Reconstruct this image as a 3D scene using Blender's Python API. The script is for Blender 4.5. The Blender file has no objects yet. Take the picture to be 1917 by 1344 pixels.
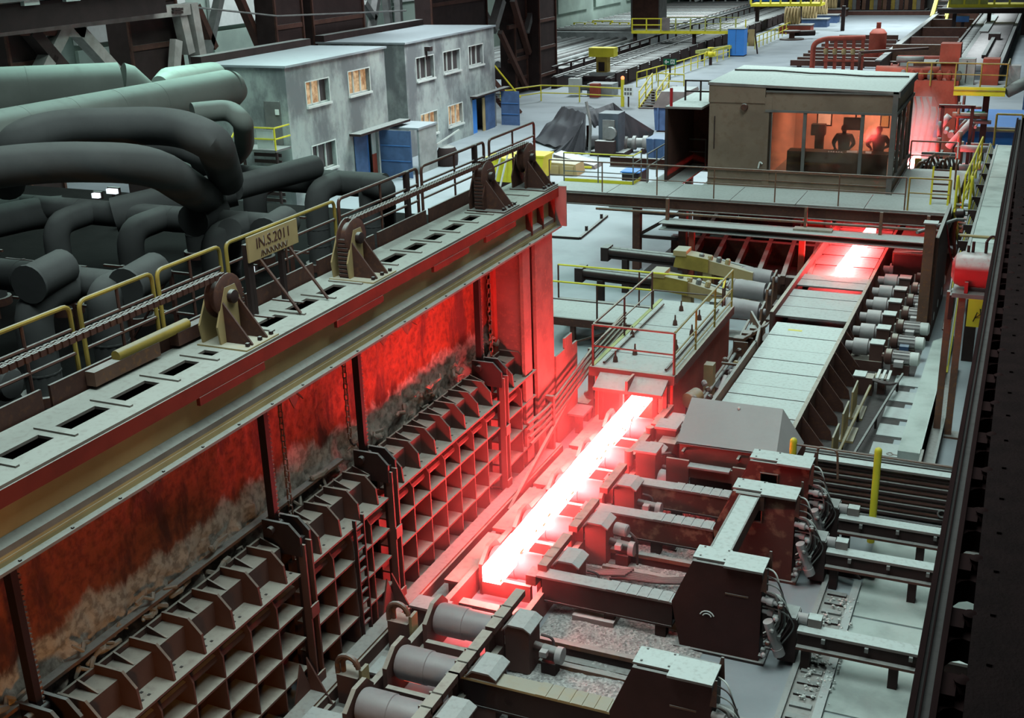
import bpy, bmesh, math, random
from mathutils import Vector as V, Matrix, noise
C = bpy.context.scene.collection
SC = bpy.context.scene
R = random.Random(7)
PI = math.pi
# ------------------------------------------------------------------ camera
FPX, YAW, PITCH, ROLL, H = 2187.24, .424963, .350755, -.0313776, 12.0
_f = V((-math.sin(YAW)*math.cos(PITCH), math.cos(YAW)*math.cos(PITCH), -math.sin(PITCH)))
_r = V((math.cos(YAW), math.sin(YAW), 0)); _u = _r.cross(_f)
CR = math.cos(ROLL)*_r + math.sin(ROLL)*_u
CU = -math.sin(ROLL)*_r + math.cos(ROLL)*_u
CF = _f
cam = bpy.data.cameras.new('camera'); co = bpy.data.objects.new('camera', cam); C.objects.link(co)
cam.sensor_fit = 'HORIZONTAL'; cam.sensor_width = 36; cam.lens = FPX/1917*36
cam.clip_start = .1; cam.clip_end = 600
co.matrix_world = Matrix(((CR.x, CU.x, -CF.x, 0), (CR.y, CU.y, -CF.y, 0), (CR.z, CU.z, -CF.z, H), (0, 0, 0, 1)))
SC.camera = co
# ------------------------------------------------------------------ light and exposure
SC.view_settings.view_transform = 'Standard'; SC.view_settings.look = 'None'
SC.view_settings.exposure = 0.0; SC.view_settings.gamma = 1.0; SC.view_settings.use_curve_mapping = False
w = bpy.data.worlds.new('hall_air'); SC.world = w; w.use_nodes = True
w.node_tree.nodes['Background'].inputs[0].default_value = (.62, .8, .86, 1)
w.node_tree.nodes['Background'].inputs[1].default_value = .03
def lamp(name, loc, sx, sy, energy, col, rot=(0, 0, 0), spread=PI):
    l = bpy.data.lights.new(name, 'AREA'); l.shape = 'RECTANGLE'; l.size = sx; l.size_y = sy
    l.energy = energy; l.color = col; l.spread = spread
    o = bpy.data.objects.new(name, l); C.objects.link(o); o.location = loc; o.rotation_euler = rot
    return o
COOL = (.82, 1.0, .97)
for i, (x, y, e) in enumerate([(-3, 15, 850), (-9.5, 11, 1050), (-5, 34, 1500), (-8, 56, 2600), (-10, 82, 3300), (-12, 112, 4200), (-16, 150, 6000),
                               (-24, 60, 4000), (-34, 98, 4600), (-38, 140, 6000), (-44, 66, 2600), (-44, 36, 900), (-30, 44, 1300)]):
    lamp('high_bay_and_fill_lamps', (x, y, 19), 7, 9, e, COOL if y < 60 else (.86, .97, 1.0), spread=math.radians(130))  # unseen hall lamps; those over furnace, wall and truss added to brighten them
lamp('high_bay_and_fill_lamps', (-20, 25, 16), 4, 5, 1500, (.66, 1.0, .9), spread=math.radians(150)); lamp('high_bay_and_fill_lamps', (-25, 40, 17), 4, 6, 1500, (.66, 1.0, .9), spread=math.radians(150))
lamp('sodium_lamp', (-5.2, 5.0, 3.2), .6, .6, 120, (1.0, .42, .08), rot=(math.radians(75), 0, math.radians(60)))
# ------------------------------------------------------------------ pixel helpers (photo pixel -> point on a real plane)
def ray(px, py): return CR*((px-958.5)/FPX) - CU*((py-672)/FPX) + CF
def at(px, py, z=0.0): d = ray(px, py); return V((0, 0, H)) + d*((z-H)/d.z)
def aty(px, py, y): d = ray(px, py); return V((0, 0, H)) + d*(y/d.y)
def atx(px, py, x): d = ray(px, py); return V((0, 0, H)) + d*(x/d.x)
# ------------------------------------------------------------------ mesh builder
ORG = {}
class G:
    def __init__(s): s.v = []; s.f = []; s.sm = []
    def add(s, vs, fs, smooth=False):
        n = len(s.v); s.v += [V(p) for p in vs]
        for f in fs: s.f.append([n+i for i in f]); s.sm.append(smooth)
        return s
    def box(s, a, b):
        (x0, y0, z0), (x1, y1, z1) = a, b
        return s.add([(x0,y0,z0),(x1,y0,z0),(x1,y1,z0),(x0,y1,z0),(x0,y0,z1),(x1,y0,z1),(x1,y1,z1),(x0,y1,z1)],
                     [(0,3,2,1),(4,5,6,7),(0,1,5,4),(1,2,6,5),(2,3,7,6),(3,0,4,7)])
    def bar(s, p, q, w, h, up=(0, 0, 1)):
        p, q = V(p), V(q); d = (q-p).normalized(); u = V(up)
        if abs(d.dot(u)) > .98: u = V((0, 1, 0)) if abs(d.y) < .9 else V((1, 0, 0))
        a = d.cross(u).normalized(); u = a.cross(d)
        vs = [e + a*sx*w/2 + u*sz*h/2 for e in (p, q) for sx, sz in ((-1,-1),(1,-1),(1,1),(-1,1))]
        return s.add(vs, [(0,1,2,3),(7,6,5,4),(0,4,5,1),(1,5,6,2),(2,6,7,3),(3,7,4,0)])
    def lathe(s, o, axis, prof, n=12, caps=True, smooth=True):
        o = V(o); d = V(axis).normalized(); a = d.orthogonal().normalized(); b = d.cross(a)
        vs = [o + d*t + (a*math.cos(2*PI*i/n) + b*math.sin(2*PI*i/n))*r for r, t in prof for i in range(n)]
        fs = [(k*n+i, k*n+(i+1) % n, (k+1)*n+(i+1) % n, (k+1)*n+i) for k in range(len(prof)-1) for i in range(n)]
        s.add(vs, fs, smooth)
        if caps:
            m = len(s.v)-len(vs)
            s.f.append([m+i for i in range(n)][::-1]); s.sm.append(False)
            s.f.append([m+(len(prof)-1)*n+i for i in range(n)]); s.sm.append(False)
        return s
    def cyl(s, p, q, r, n=10, r2=None):
        p, q = V(p), V(q); L = (q-p).length
        return s.lathe(p, q-p, [(r, 0), (r if r2 is None else r2, L)], n)
    def tube(s, pts, r, n=8, bend=0.0, k=4, closed=False):
        P = [V(p) for p in pts]
        if bend > 0 and len(P) > 2:
            Q = [P[0]]
            for i in range(1, len(P)-1):
                a, b, c = P[i-1], P[i], P[i+1]; u = (a-b); t = (c-b)
                m = min(bend, u.length*.49, t.length*.49); u = b+u.normalized()*m; t = b+t.normalized()*m
                for j in range(k+1):
                    w = j/k; Q.append(u*(1-w)**2 + b*2*w*(1-w) + t*w*w)
            P = Q+[P[-1]]
        m = len(P); d0 = (P[1]-P[0]).normalized(); a = d0.orthogonal().normalized(); vs = []
        for i in range(m):
            if closed: d = (P[(i+1) % m]-P[i-1]).normalized()
            else: d = (P[min(i+1, m-1)]-P[max(i-1, 0)]).normalized()
            a = (a - d*a.dot(d)).normalized(); b = d.cross(a)
            vs += [P[i] + (a*math.cos(2*PI*j/n)+b*math.sin(2*PI*j/n))*r for j in range(n)]
        fs = [(i*n+j, i*n+(j+1) % n, ((i+1) % m)*n+(j+1) % n, ((i+1) % m)*n+j) for i in range(m if closed else m-1) for j in range(n)]
        s.add(vs, fs, True)
        if not closed:
            o = len(s.v)-len(vs)
            s.f.append([o+j for j in range(n)][::-1]); s.sm.append(False)
            s.f.append([o+(m-1)*n+j for j in range(n)]); s.sm.append(False)
        return s
    def prism(s, poly, axis, a, b):
        n = len(poly)
        def p(c, t): return {'x': (t, c[0], c[1]), 'y': (c[0], t, c[1]), 'z': (c[0], c[1], t)}[axis]
        return s.add([p(c, a) for c in poly]+[p(c, b) for c in poly],
                     [list(range(n)), [2*n-1-i for i in range(n)]]+[(i, n+i, n+(i+1) % n, (i+1) % n) for i in range(n)])
    def ibeam(s, p, q, w, h, t=.03, up=(0, 0, 1)):
        u = V(up); p, q = V(p), V(q)
        s.bar(p+u*(h/2-t/2), q+u*(h/2-t/2), w, t, up); s.bar(p-u*(h/2-t/2), q-u*(h/2-t/2), w, t, up)
        return s.bar(p, q, t, h-2*t, up)
    def ball(s, c, r, n=8, sq=1.0):
        k = max(4, n//2+1)
        return s.lathe(V(c)-V((0, 0, r*sq)), (0, 0, 1), [(max(.02*r, r*math.sin(PI*i/k)), r*sq*(1-math.cos(PI*i/k))) for i in range(k+1)], n)
    def build(s, name, mat, parent=None, label=None, kind=None):
        me = bpy.data.meshes.new(name)
        if parent is not None: o0 = V((0, 0, 0)); org = ORG[parent]
        else:
            xs = [p.x for p in s.v]; ys = [p.y for p in s.v]; zs = [p.z for p in s.v]
            org = V(((min(xs)+max(xs))/2, (min(ys)+max(ys))/2, min(zs)))
        me.from_pydata([tuple(p-org) for p in s.v], [], s.f)
        bm = bmesh.new(); bm.from_mesh(me); bmesh.ops.recalc_face_normals(bm, faces=bm.faces); bm.to_mesh(me); bm.free()
        me.polygons.foreach_set('use_smooth', s.sm); me.set_sharp_from_angle(angle=math.radians(38)) if any(s.sm) else None; me.materials.append(mat); me.update()
        o = bpy.data.objects.new(name, me); C.objects.link(o)
        if parent is not None: o.parent = parent
        else: o.location = org
        ORG[o] = org
        if label: o['label'] = label
        if kind: o['kind'] = kind
        return o
def tag(o, label, cat, group=None):
    o['label'] = label; o['category'] = cat
    if group: o['group'] = group
    return o
def thing(name, label, cat, loc=(0, 0, 0), group=None):
    o = bpy.data.objects.new(name, None); C.objects.link(o); o.location = loc; o.empty_display_size = .2
    ORG[o] = V(loc); return tag(o, label, cat, group)
def struct(o): o['kind'] = 'structure'; return o
_bc = {}
def bp(name, mat, par, a, b, label=None):                       # a box part that shares its mesh with equal boxes
    a, b = V(a), V(b); d = b-a; key = (round(d.x, 3), round(d.y, 3), round(d.z, 3), mat.name)
    if key not in _bc:
        g = G().box(-d/2, d/2); me = bpy.data.meshes.new(name); me.from_pydata([tuple(p) for p in g.v], [], g.f); me.materials.append(mat)
        bm = bmesh.new(); bm.from_mesh(me); bmesh.ops.recalc_face_normals(bm, faces=bm.faces); bm.to_mesh(me); bm.free(); _bc[key] = me
    o = bpy.data.objects.new(name, _bc[key]); C.objects.link(o); o.parent = par
    o.location = (a+b)/2 - ORG[par]; ORG[o] = (a+b)/2
    if label: o['label'] = label
    return o
def copy_tree(o, off, label=None, parent=None, rotz=None):
    c = o.copy(); C.objects.link(c)
    if parent is None: c.location = o.location + V(off); ORG[c] = ORG[o]+V(off)
    else: c.parent = parent; ORG[c] = ORG[o]+V(off)
    if label: c['label'] = label
    if rotz is not None and parent is None: c.rotation_euler = (0, 0, rotz)
    for ch in list(o.children): copy_tree(ch, off, None, c)
    return c
# ------------------------------------------------------------------ materials
def nt(name):
    m = bpy.data.materials.new(name); m.use_nodes = True; t = m.node_tree; b = t.nodes['Principled BSDF']
    return m, t, b
def N(t, typ, **k):
    n = t.nodes.new(typ)
    for a, v in k.items():
        if a[0] == 'i' and a[1:].isdigit(): n.inputs[int(a[1:])].default_value = v
        else: setattr(n, a, v)
    return n
def L(t, a, b): t.links.new(a, b)
def mixc(t, fac, a, b):
    m = N(t, 'ShaderNodeMix', data_type='RGBA')
    for i, x in ((0, fac), (6, a), (7, b)):
        if hasattr(x, 'node'): L(t, x, m.inputs[i])
        else: m.inputs[i].default_value = x if i == 0 else (*x, 1)
    return m.outputs[2]
def ramp(t, x, lo, hi, a=0.0, b=1.0):
    m = N(t, 'ShaderNodeMapRange', interpolation_type='SMOOTHSTEP'); L(t, x, m.inputs[0])
    m.inputs[1].default_value = lo; m.inputs[2].default_value = hi; m.inputs[3].default_value = a; m.inputs[4].default_value = b
    return m.outputs[0]
def mul(t, a, b):
    m = N(t, 'ShaderNodeMath', operation='MULTIPLY')
    for i, x in ((0, a), (1, b)):
        if hasattr(x, 'node'): L(t, x, m.inputs[i])
        else: m.inputs[i].default_value = x
    return m.outputs[0]
def noise_(t, scale, detail=4, rough=.55, vec=None):
    n = N(t, 'ShaderNodeTexNoise'); n.inputs['Scale'].default_value = scale; n.inputs['Detail'].default_value = detail
    n.inputs['Roughness'].default_value = rough
    if vec is None: vec = N(t, 'ShaderNodeNewGeometry').outputs['Position']
    L(t, vec, n.inputs['Vector']); return n.outputs['Fac']
DUST = (.36, .385, .37)
def metal(name, base, dust=.8, dustc=DUST, rough=.75, met=0.0, var=.5, scale=1.6, rust=None, rustamt=.5, bump=.15, spec=.25, up=(.55, .9)):
    """painted or bare steel, patchy, with scale dust settled on the faces that look up"""
    m, t, b = nt(name); g = N(t, 'ShaderNodeNewGeometry')
    n1 = noise_(t, scale, 5); n2 = noise_(t, scale*7, 4)
    col = mixc(t, mul(t, ramp(t, n1, .35, .65), var), base, tuple(c*.5 for c in base))
    if rust: col = mixc(t, mul(t, ramp(t, n2, .5, .68), rustamt), col, rust)
    if dust > 0:
        sx = N(t, 'ShaderNodeSeparateXYZ'); L(t, g.outputs['Normal'], sx.inputs[0])
        d = mul(t, ramp(t, sx.outputs[2], *up), mul(t, ramp(t, n2, .2, .55, .65, 1.0), dust)); col = mixc(t, d, col, dustc)
    L(t, col, b.inputs['Base Color']); b.inputs['Roughness'].default_value = rough; b.inputs['Metallic'].default_value = met; b.inputs['Specular IOR Level'].default_value = spec
    if bump:
        bn = N(t, 'ShaderNodeBump'); bn.inputs[0].default_value = bump; bn.inputs[1].default_value = .02; L(t, n2, bn.inputs['Height']); L(t, bn.outputs[0], b.inputs['Normal'])
    return m
def emit(name, col, s):
    m, t, b = nt(name); b.inputs['Base Color'].default_value = (0.02, .02, .02, 1)
    b.inputs['Emission Color'].default_value = (*col, 1); b.inputs['Emission Strength'].default_value = s; return m
DARK = metal('sooty_steel', (.035, .02, .019), .75)
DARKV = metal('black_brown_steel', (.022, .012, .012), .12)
BROWN = metal('red_brown_steel', (.085, .038, .03), .7, rust=(.12, .05, .025))
RUST = metal('rusted_steel', (.16, .085, .06), .75, rust=(.22, .1, .04), rustamt=.7)
GREYM = metal('grey_steel', (.17, .17, .165), .8)
PLATE = metal('dusty_plate', (.2, .17, .16), .95, dustc=(.4, .43, .42))
LIDM = metal('pale_lid_plate', (.2, .17, .16), .97, dustc=(.5, .56, .54), bump=.05)
YEL = metal('yellow_paint', (.68, .6, .04), .25, rough=.5, var=.25, bump=.03)
YELD = metal('dirty_yellow_paint', (.34, .24, .05), .6, var=.6)
OLIVE = metal('faded_yellow_green', (.4, .42, .12), .3)
BLUE = metal('blue_paint', (.06, .17, .42), .3, rough=.55, var=.3)
BLUEB = metal('bright_blue_paint', (.05, .22, .62), .3, rough=.5, var=.15)
NAVY = metal('dull_blue_paint', (.07, .12, .24), .45, rough=.6)
REDP = metal('red_paint', (.42, .025, .03), .95, rough=.35, var=.2, dustc=(.4, .39, .38), up=(.15, .5))
REDM = metal('mill_red_paint', (.36, .07, .045), .35, rust=(.3, .09, .06), dustc=(.4, .25, .22))
TAN = metal('tan_paint', (.42, .31, .15), .8, dustc=(.34, .35, .31), scale=.8, var=.45)
REDB = metal('red_oxide_paint', (.15, .02, .011), .9, dustc=(.34, .36, .33))
DECK = metal('deck_plate', (.2, .17, .15), .95, dustc=(.33, .35, .32))
LATT = metal('door_steel', (.1, .05, .042), .92, dustc=(.4, .38, .33), scale=.9)  # dusty steel, base darkened to stand in for shadowed side faces
ROLL = metal('roller_steel', (.3, .27, .28), .35, met=.2, rough=.55, var=.3)
PIPE = metal('sooty_lagging', (.06, .062, .062), .55, dustc=(.1, .11, .105), rough=.95, scale=.9)
DUCT = metal('pale_lagging', (.2, .22, .2), .75, dustc=(.34, .43, .39), rough=.9, scale=.5)
ALU = metal('motor_grey', (.36, .34, .34), .7, dustc=(.48, .46, .45))
CONCR = metal('bare_concrete', (.3, .32, .31), .8, dustc=(.42, .46, .45))
WHITE = metal('white_paint', (.6, .63, .6), .3, rough=.6, var=.2)
GREEN = metal('sign_green', (.01, .16, .08), 0, rough=.5, var=.05, bump=0)
WSIGN = metal('sign_white', (.8, .85, .82), 0, rough=.5, var=.05, bump=0)
TARP = metal('grey_tarpaulin', (.04, .04, .045), .35, dustc=(.13, .145, .15), rough=.42)
TRUSS = metal('truss_grey', (.32, .285, .27), .4)
MBLUE = metal('machine_blue_grey', (.07, .085, .105), .4)
SALM = metal('heat_faded_steel', (.19, .11, .095), .6, rust=(.24, .12, .09))
HOSE = metal('hose_rubber', (.06, .04, .04), .6, dustc=(.3, .29, .28))
def hot(name, col, s, sc):
    m, t, b = nt(name); n = noise_(t, sc, 5, .6)
    b.inputs['Base Color'].default_value = (.05, .02, .02, 1)
    L(t, mixc(t, ramp(t, n, .3, .46), tuple(c*.35 for c in col), col), b.inputs['Emission Color']); b.inputs['Emission Strength'].default_value = s; return m
VOIDM = metal('dark_void_roof', (.008, .007, .007), 0, spec=.05)  # black colour stands in for the unlit void under the pipes
HOT = hot('hot_steel', (1.0, .085, .085), 125.0, 1.1)
EMB = emit('glowing_scale', (1.0, .1, .05), 3)
m, t, b = nt('lit_window'); b.inputs['Base Color'].default_value = (.05, .04, .03, 1); wn = noise_(t, 2.6, 4, .6); L(t, mixc(t, ramp(t, wn, .35, .65), (1.0, .72, .4), (.45, .2, .07)), b.inputs['Emission Color']); b.inputs['Emission Strength'].default_value = .6; WARM = m
LITE = emit('lit_screen', (.85, .95, 1.0), 1.2)
# ------------------------------------------------------------------ setting
def floormat(name, base, dark, sc):
    m, t, b = nt(name); n1 = noise_(t, sc, 6, .6); n2 = noise_(t, sc*14, 3)
    c = mixc(t, ramp(t, n1, .42, .7), base, dark); c = mixc(t, mul(t, ramp(t, n2, .55, .8), .25), c, dark)
    L(t, c, b.inputs['Base Color']); b.inputs['Roughness'].default_value = .62
    bn = N(t, 'ShaderNodeBump'); bn.inputs[0].default_value = .1; bn.inputs[1].default_value = .01; L(t, n2, bn.inputs['Height']); L(t, bn.outputs[0], b.inputs['Normal'])
    return m
FLOOR = floormat('hall_floor', (.29, .33, .35), (.235, .27, .285), .35)
SLAB = floormat('pale_slab', (.4, .46, .43), (.27, .31, .29), .8)
struct(G().box((-52, 0, -.4), (9, 182, 0)).build('floor', FLOOR))
WALLM = metal('pale_green_sheet', (.3, .38, .33), 0, scale=.3)
struct(G().box((-50.3, 15, 0), (-50, 182, 22)).build('wall_left', WALLM))
struct(G().box((-50, 180, 0), (9, 180.3, 26)).build('wall_back', metal('far_wall', (.3, .29, .27), 0, scale=.3)))
wl = thing('wall_cladding', 'pale wall cladding with dark louvres behind the column row', 'cladding', (-49.8, 70, 0))
for k in range(10):
    y0 = 52+k*12.2
    for j in range(9): bp('louvre', GREYM, wl, (-49.9, y0+.3, 9.2+j*.32), (-49.6, y0+9.5, 9.28+j*.32))
    bp('panel', WALLM, wl, (-49.95, y0, 3.2), (-49.7, y0+9.8, 6.4)); bp('panel', WHITE, wl, (-49.95, y0, 6.7), (-49.7, y0+9.8, 9))
# gravel (mill scale) bed between the roller line and the carriages
g = G(); nx, ny = 46, 110
for j in range(ny+1):
    for i in range(nx+1):
        x, y = -7.25+i*2.95/nx, 11.5+j*15.0/ny
        e = min(i, nx-i, 4)/4*min(j, ny-j, 4)/4
        g.v.append(V((x, y, .012+e*(.03+.05*noise.noise((x*1.3, y*1.3, 0))+.03*noise.noise((x*7, y*7, 3))))))
for j in range(ny):
    for i in range(nx):
        a = j*(nx+1)+i; g.f.append([a, a+1, a+nx+2, a+nx+1]); g.sm.append(True)
m, t, b = nt('mill_scale_gravel'); vo = N(t, 'ShaderNodeTexVoronoi'); vo.inputs['Scale'].default_value = 26
L(t, N(t, 'ShaderNodeNewGeometry').outputs['Position'], vo.inputs['Vector'])
L(t, mixc(t, vo.outputs['Color'], (.13, .125, .12), (.52, .52, .5)), b.inputs['Base Color']); b.inputs['Roughness'].default_value = .8
bn = N(t, 'ShaderNodeBump'); bn.inputs[0].default_value = .6; bn.inputs[1].default_value = .03; L(t, vo.outputs['Distance'], bn.inputs['Height']); L(t, bn.outputs[0], b.inputs['Normal'])
tag(g.build('gravel', m, kind='stuff'), 'loose grey mill scale gravel covering the floor between the carriages', 'gravel')
# ------------------------------------------------------------------ furnace
fur = thing('furnace_casing', 'long red and orange furnace front wall stained pale at its foot', 'furnace wall', (-11.2, 14, 0))
m, t, b = nt('furnace_wall_paint'); gp = N(t, 'ShaderNodeNewGeometry'); sx = N(t, 'ShaderNodeSeparateXYZ'); L(t, gp.outputs['Position'], sx.inputs[0])
mp = N(t, 'ShaderNodeMapping'); mp.inputs['Scale'].default_value = (1, 1.1, .35); L(t, gp.outputs['Position'], mp.inputs[0])
n1 = noise_(t, 1.2, 6, .6, mp.outputs[0]); n2 = noise_(t, 9, 4)
ad = N(t, 'ShaderNodeMath', operation='MULTIPLY_ADD'); L(t, n1, ad.inputs[0]); ad.inputs[1].default_value = 1.5; L(t, sx.outputs[2], ad.inputs[2])
paint = mixc(t, ramp(t, n2, .35, .7), (.27, .066, .024), (.15, .034, .015))
paint = mixc(t, ramp(t, n1, .5, .62), paint, (.08, .022, .014))
pale = mixc(t, ramp(t, n2, .4, .65), (.46, .4, .34), (.24, .2, .165))
L(t, mixc(t, ramp(t, ad.outputs[0], 4.3, 4.5), pale, paint), b.inputs['Base Color']); b.inputs['Roughness'].default_value = .9
bn = N(t, 'ShaderNodeBump'); bn.inputs[0].default_value = .6; bn.inputs[1].default_value = .03; L(t, n2, bn.inputs['Height']); L(t, bn.outputs[0], b.inputs['Normal'])
FW = m
g = G(); ny, nz = 420, 60                                       # casing wall with uneven slagged surface
for j in range(nz+1):
    for i in range(ny+1):
        y = 4.5+i*18.9/ny; z = 1.6+j*4.0/nz
        low = max(0, min(1, (4.0-z)/1.2))
        d = low*(.16*noise.noise((y*1.6, z*2.2, 1))+.2*max(0, noise.noise((y*4.2, z*3.6, 5)))+.06*noise.noise((y*13, z*11, 8)))+.025*noise.noise((y*6, z*6, 2))
        g.v.append(V((-10.95+d, y, z)))
for j in range(nz):
    for i in range(ny):
        a = j*(ny+1)+i; g.f.append([a, a+1, a+ny+2, a+ny+1]); g.sm.append(True)
g.build('casing_wall', FW, fur)
bp('foot_wall', RUST, fur, (-11.1, 4.5, 0), (-10.75, 22.7, 2.5))
bp('back_plate', DARKV, fur, (-11.6, 4.5, 0), (-11.1, 23.4, 5.6))
bp('roof', VOIDM, fur, (-30, 4.5, 5.35), (-11.1, 24.6, 5.6))
bp('end_wall', DARKV, fur, (-30, 24.2, 0), (-11.3, 24.6, 5.4))
bp('ledge_strip', RUST, fur, (-10.86, 5, 3.12), (-10.72, 16.2, 3.17))
slag = metal('slag_crust', (.3, .25, .2), .6, dustc=(.4, .38, .34), var=.8, scale=4)
for k in range(60):                                             # lumps and hanging crusts of slag
    y = R.uniform(6, 22.8); z = R.uniform(2.72, 3.35); r = R.uniform(.02, .06)
    g = G(); p0 = V((-10.78, y, z)); pts = [p0+V((R.uniform(-.04, .1), (i-1.5)*r*2.6, R.uniform(-.07, .07))) for i in range(4)]
    for i in range(3): g.lathe(pts[i], pts[i+1]-pts[i], [(r*.4, -.02), (r*R.uniform(.6, 1), .1*r), (r*R.uniform(.6, 1.0), (pts[i+1]-pts[i]).length), (r*.35, (pts[i+1]-pts[i]).length+.03)], 6)
    g.build('slag_lump', slag, fur)
for k, (px, py) in enumerate([(548, 748), (642, 668), (760, 612), (796, 583), (275, 905), (715, 632)]):   # torn sheet hanging under the girder
    c = atx(px, py, -10.5); g = G(); s = .16+.05*(k % 3)
    g.prism([(c.y-s, c.z+.22), (c.y+s*.9, c.z+.25), (c.y+s*.8, c.z-.05), (c.y+s*.1, c.z-.16), (c.y-s*.4, c.z-.02)], 'x', c.x-.01, c.x+.01)
    g.bar((c.x, c.y-s*.2, c.z+.2), (c.x+.12, c.y+s*.6, c.z+.02), .14, .015); g.build('torn_sheet', RUST, fur)
# girder above the wall ------------------------------------------------
gd = thing('furnace_girder', 'long tan girder with red upper edge carrying the slotted deck', 'girder', (-10.4, 14, 5.5))
Y0, Y1 = 3.5, 24.9
# deck: two strips and the bars between the slots
bp('deck_strip', DECK, gd, (-10.36, Y0, 6.41), (-9.95, Y1, 6.45)); bp('deck_strip', DECK, gd, (-11.12, Y0, 6.41), (-10.62, Y1, 6.45))
PUL = [13.25, 16.85, 22.3, 24.55]
for k, y in enumerate([6.2, 7.0, 7.85, 8.7, 9.63, 10.6, 11.55, 12.4, 13.75, 14.6, 15.5, 16.35, 17.6, 18.5, 19.3, 20.1, 20.95, 21.7, 22.9, 23.6]):
    bp('tie_bar', DECK, gd, (-10.8, y-.03, 6.45), (-10.14, y+.03, 6.475)); bp('slot_bridge', DECK, gd, (-10.62, y-.14, 6.41), (-10.36, y+.14, 6.449))
for (a, c) in ((23.0, Y1), (16.2, 17.4), (12.7, 13.6)): bp('deck_patch', DECK, gd, (-10.62, a, 6.412), (-10.36, c, 6.452))
bp('red_band', REDB, gd, (-9.99, Y0, 6.2), (-9.93, Y1, 6.41))
for y in (12.4, 15.9, 19.3, 21.6): bp('red_band', REDB, gd, (-9.985, y-.75, 6.08), (-9.925, y+.75, 6.2))
bp('web', TAN, gd, (-10.2, Y0, 5.55), (-10.13, Y1, 6.4))
bp('web', DARK, gd, (-11.1, Y0, 5.55), (-11.03, Y1, 6.4)); bp('slot_floor', DARKV, gd, (-11.03, Y0, 5.6), (-10.25, Y1, 5.63))
g = G().prism([(-10.13, 5.76), (-10.0, 5.70), (-10.0, 5.62), (-10.13, 5.62)], 'y', Y0, Y1); g.build('lower_flange', DECK, gd)
bp('lower_flange', TAN, gd, (-10.3, Y0, 5.58), (-10.0, Y1, 5.62)); bp('flange_lip', DECK, gd, (-10.25, Y0, 5.46), (-9.88, Y1, 5.5)); bp('flange_strip', TAN, gd, (-10.2, Y0, 5.5), (-9.99, Y1, 5.58))
for y in (23.35, 24.0, 24.7): g = G().prism([(-10.13, 5.62), (-9.98, 5.62), (-9.98, 6.2), (-10.13, 6.2)], 'y', y, y+.05); g.build('stiffener', REDB, gd)
for k in range(24): bp('bolt', DARK, gd, (-9.93, 5+k*.82, 5.5), (-9.9, 5.03+k*.82, 5.52))
bp('end_plate', DECK, gd, (-10.9, Y1-.05, 5.5), (-9.75, Y1, 6.44))
# end columns under the girder
for k, (ya, yb, la) in enumerate([(22.75, 23.15, 'narrow red end column left of the wide one beneath the girder'), (23.45, 24.5, 'wide red steel end column under the right end of girder')]):
    col = thing('end_column', la, 'column', (-10.3, (ya+yb)/2, 0))
    bp('flange', SALM, col, (-10.05, ya, 0), (-9.97, yb, 5.5)); bp('web', SALM, col, (-10.7, (ya+yb)/2-.05, 0), (-10.05, (ya+yb)/2+.05, 5.5)); bp('flange', REDM, col, (-10.78, ya, 0), (-10.7, yb, 5.5))
pn = thing('stepped_screen', 'stepped red sheet panel beside the end column', 'panel', (-9.9, 25, 0))
for a, c, z in ((24.52, 25.1, 2.35), (25.1, 25.6, 2.62), (25.6, 25.95, 2.3)): bp('sheet', SALM, pn, (-9.98, a, 0), (-9.93, c, z))
# lattice doors ----------------------------------------------------------
ROWS = [.12, .68, 1.24, 1.8, 2.4]
def door(y0, y1, n, lab):
    d = thing('furnace_door', lab, 'furnace door', (-10.2, (y0+y1)/2, 0), 'lattice furnace doors along the curb')
    bp('back_plate', LATT, d, (-10.42, y0, .1), (-10.36, y1, 2.4))
    for z in ROWS[:-1]: bp('shelf', LATT, d, (-10.36, y0, z), (-9.95, y1, z+.035))
    bp('top_shelf', LATT, d, (-10.3, y0, 2.42), (-9.93, y1, 2.46)); bp('riser', LATT, d, (-10.33, y0, 2.44), (-10.28, y1, 2.82))
    bp('top_step', LATT, d, (-10.66, y0, 2.82), (-10.28, y1, 2.86)); bp('upstand', LATT, d, (-10.7, y0, 2.55), (-10.66, y1, 2.95))
    
    G().cyl((-10.13, y0, 2.14), (-10.13, y1, 2.14), .075, 8).build('round_bar', LATT, d)
    st = (y1-y0)/n
    for k in range(n+1):
        y = y0+k*st
        if 0 < k < n:
            G().prism([(-10.36, .14), (-9.955, .14), (-9.955, 2.2), (-10.08, 2.42), (-10.36, 2.42)], 'x' if False else 'y', y-.015, y+.015).build('rib', LATT, d)
        if k < n:
            yy = y+st*.5
            G().prism([(-10.66, 2.86), (-10.66, 3.0), (-10.2, 3.0), (-9.99, 2.78), (-9.96, 2.46), (-10.28, 2.46), (-10.28, 2.86)], 'y', yy-.02, yy+.02).build('hook_plate', LATT, d)
            y2 = y+st*.98
            G().prism([(-10.64, 2.86), (-10.64, 2.99), (-10.3, 2.87)], 'y', y2-.015, y2+.015).build('fin', LATT, d)
            for i in range(4): bp('hole_stud', DARKV, d, (-10.24+.13*(i % 2), yy+st*(.2+.2*(i//2)), 2.46), (-10.2+.13*(i % 2), yy+st*(.2+.2*(i//2))+.04, 2.466))
    return d
door(5.0, 8.45, 5, 'lattice furnace door nearest the camera, cut by the left picture edge')
door(8.75, 13.5, 7, 'tan lattice furnace door in the lower left with studded shelf and hook plates')
door(13.85, 16.35, 4, 'short lattice furnace door with a small ladder between two lifting posts')
door(16.65, 21.25, 7, 'glowing red lattice furnace door beside the long hot bar')
door(21.65, 23.3, 2, 'last short lattice furnace door next to the end column')
ld = thing('rung_ladder', 'narrow dark ladder fixed on the short lattice door', 'ladder', (-9.9, 15.25, .2))
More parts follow.
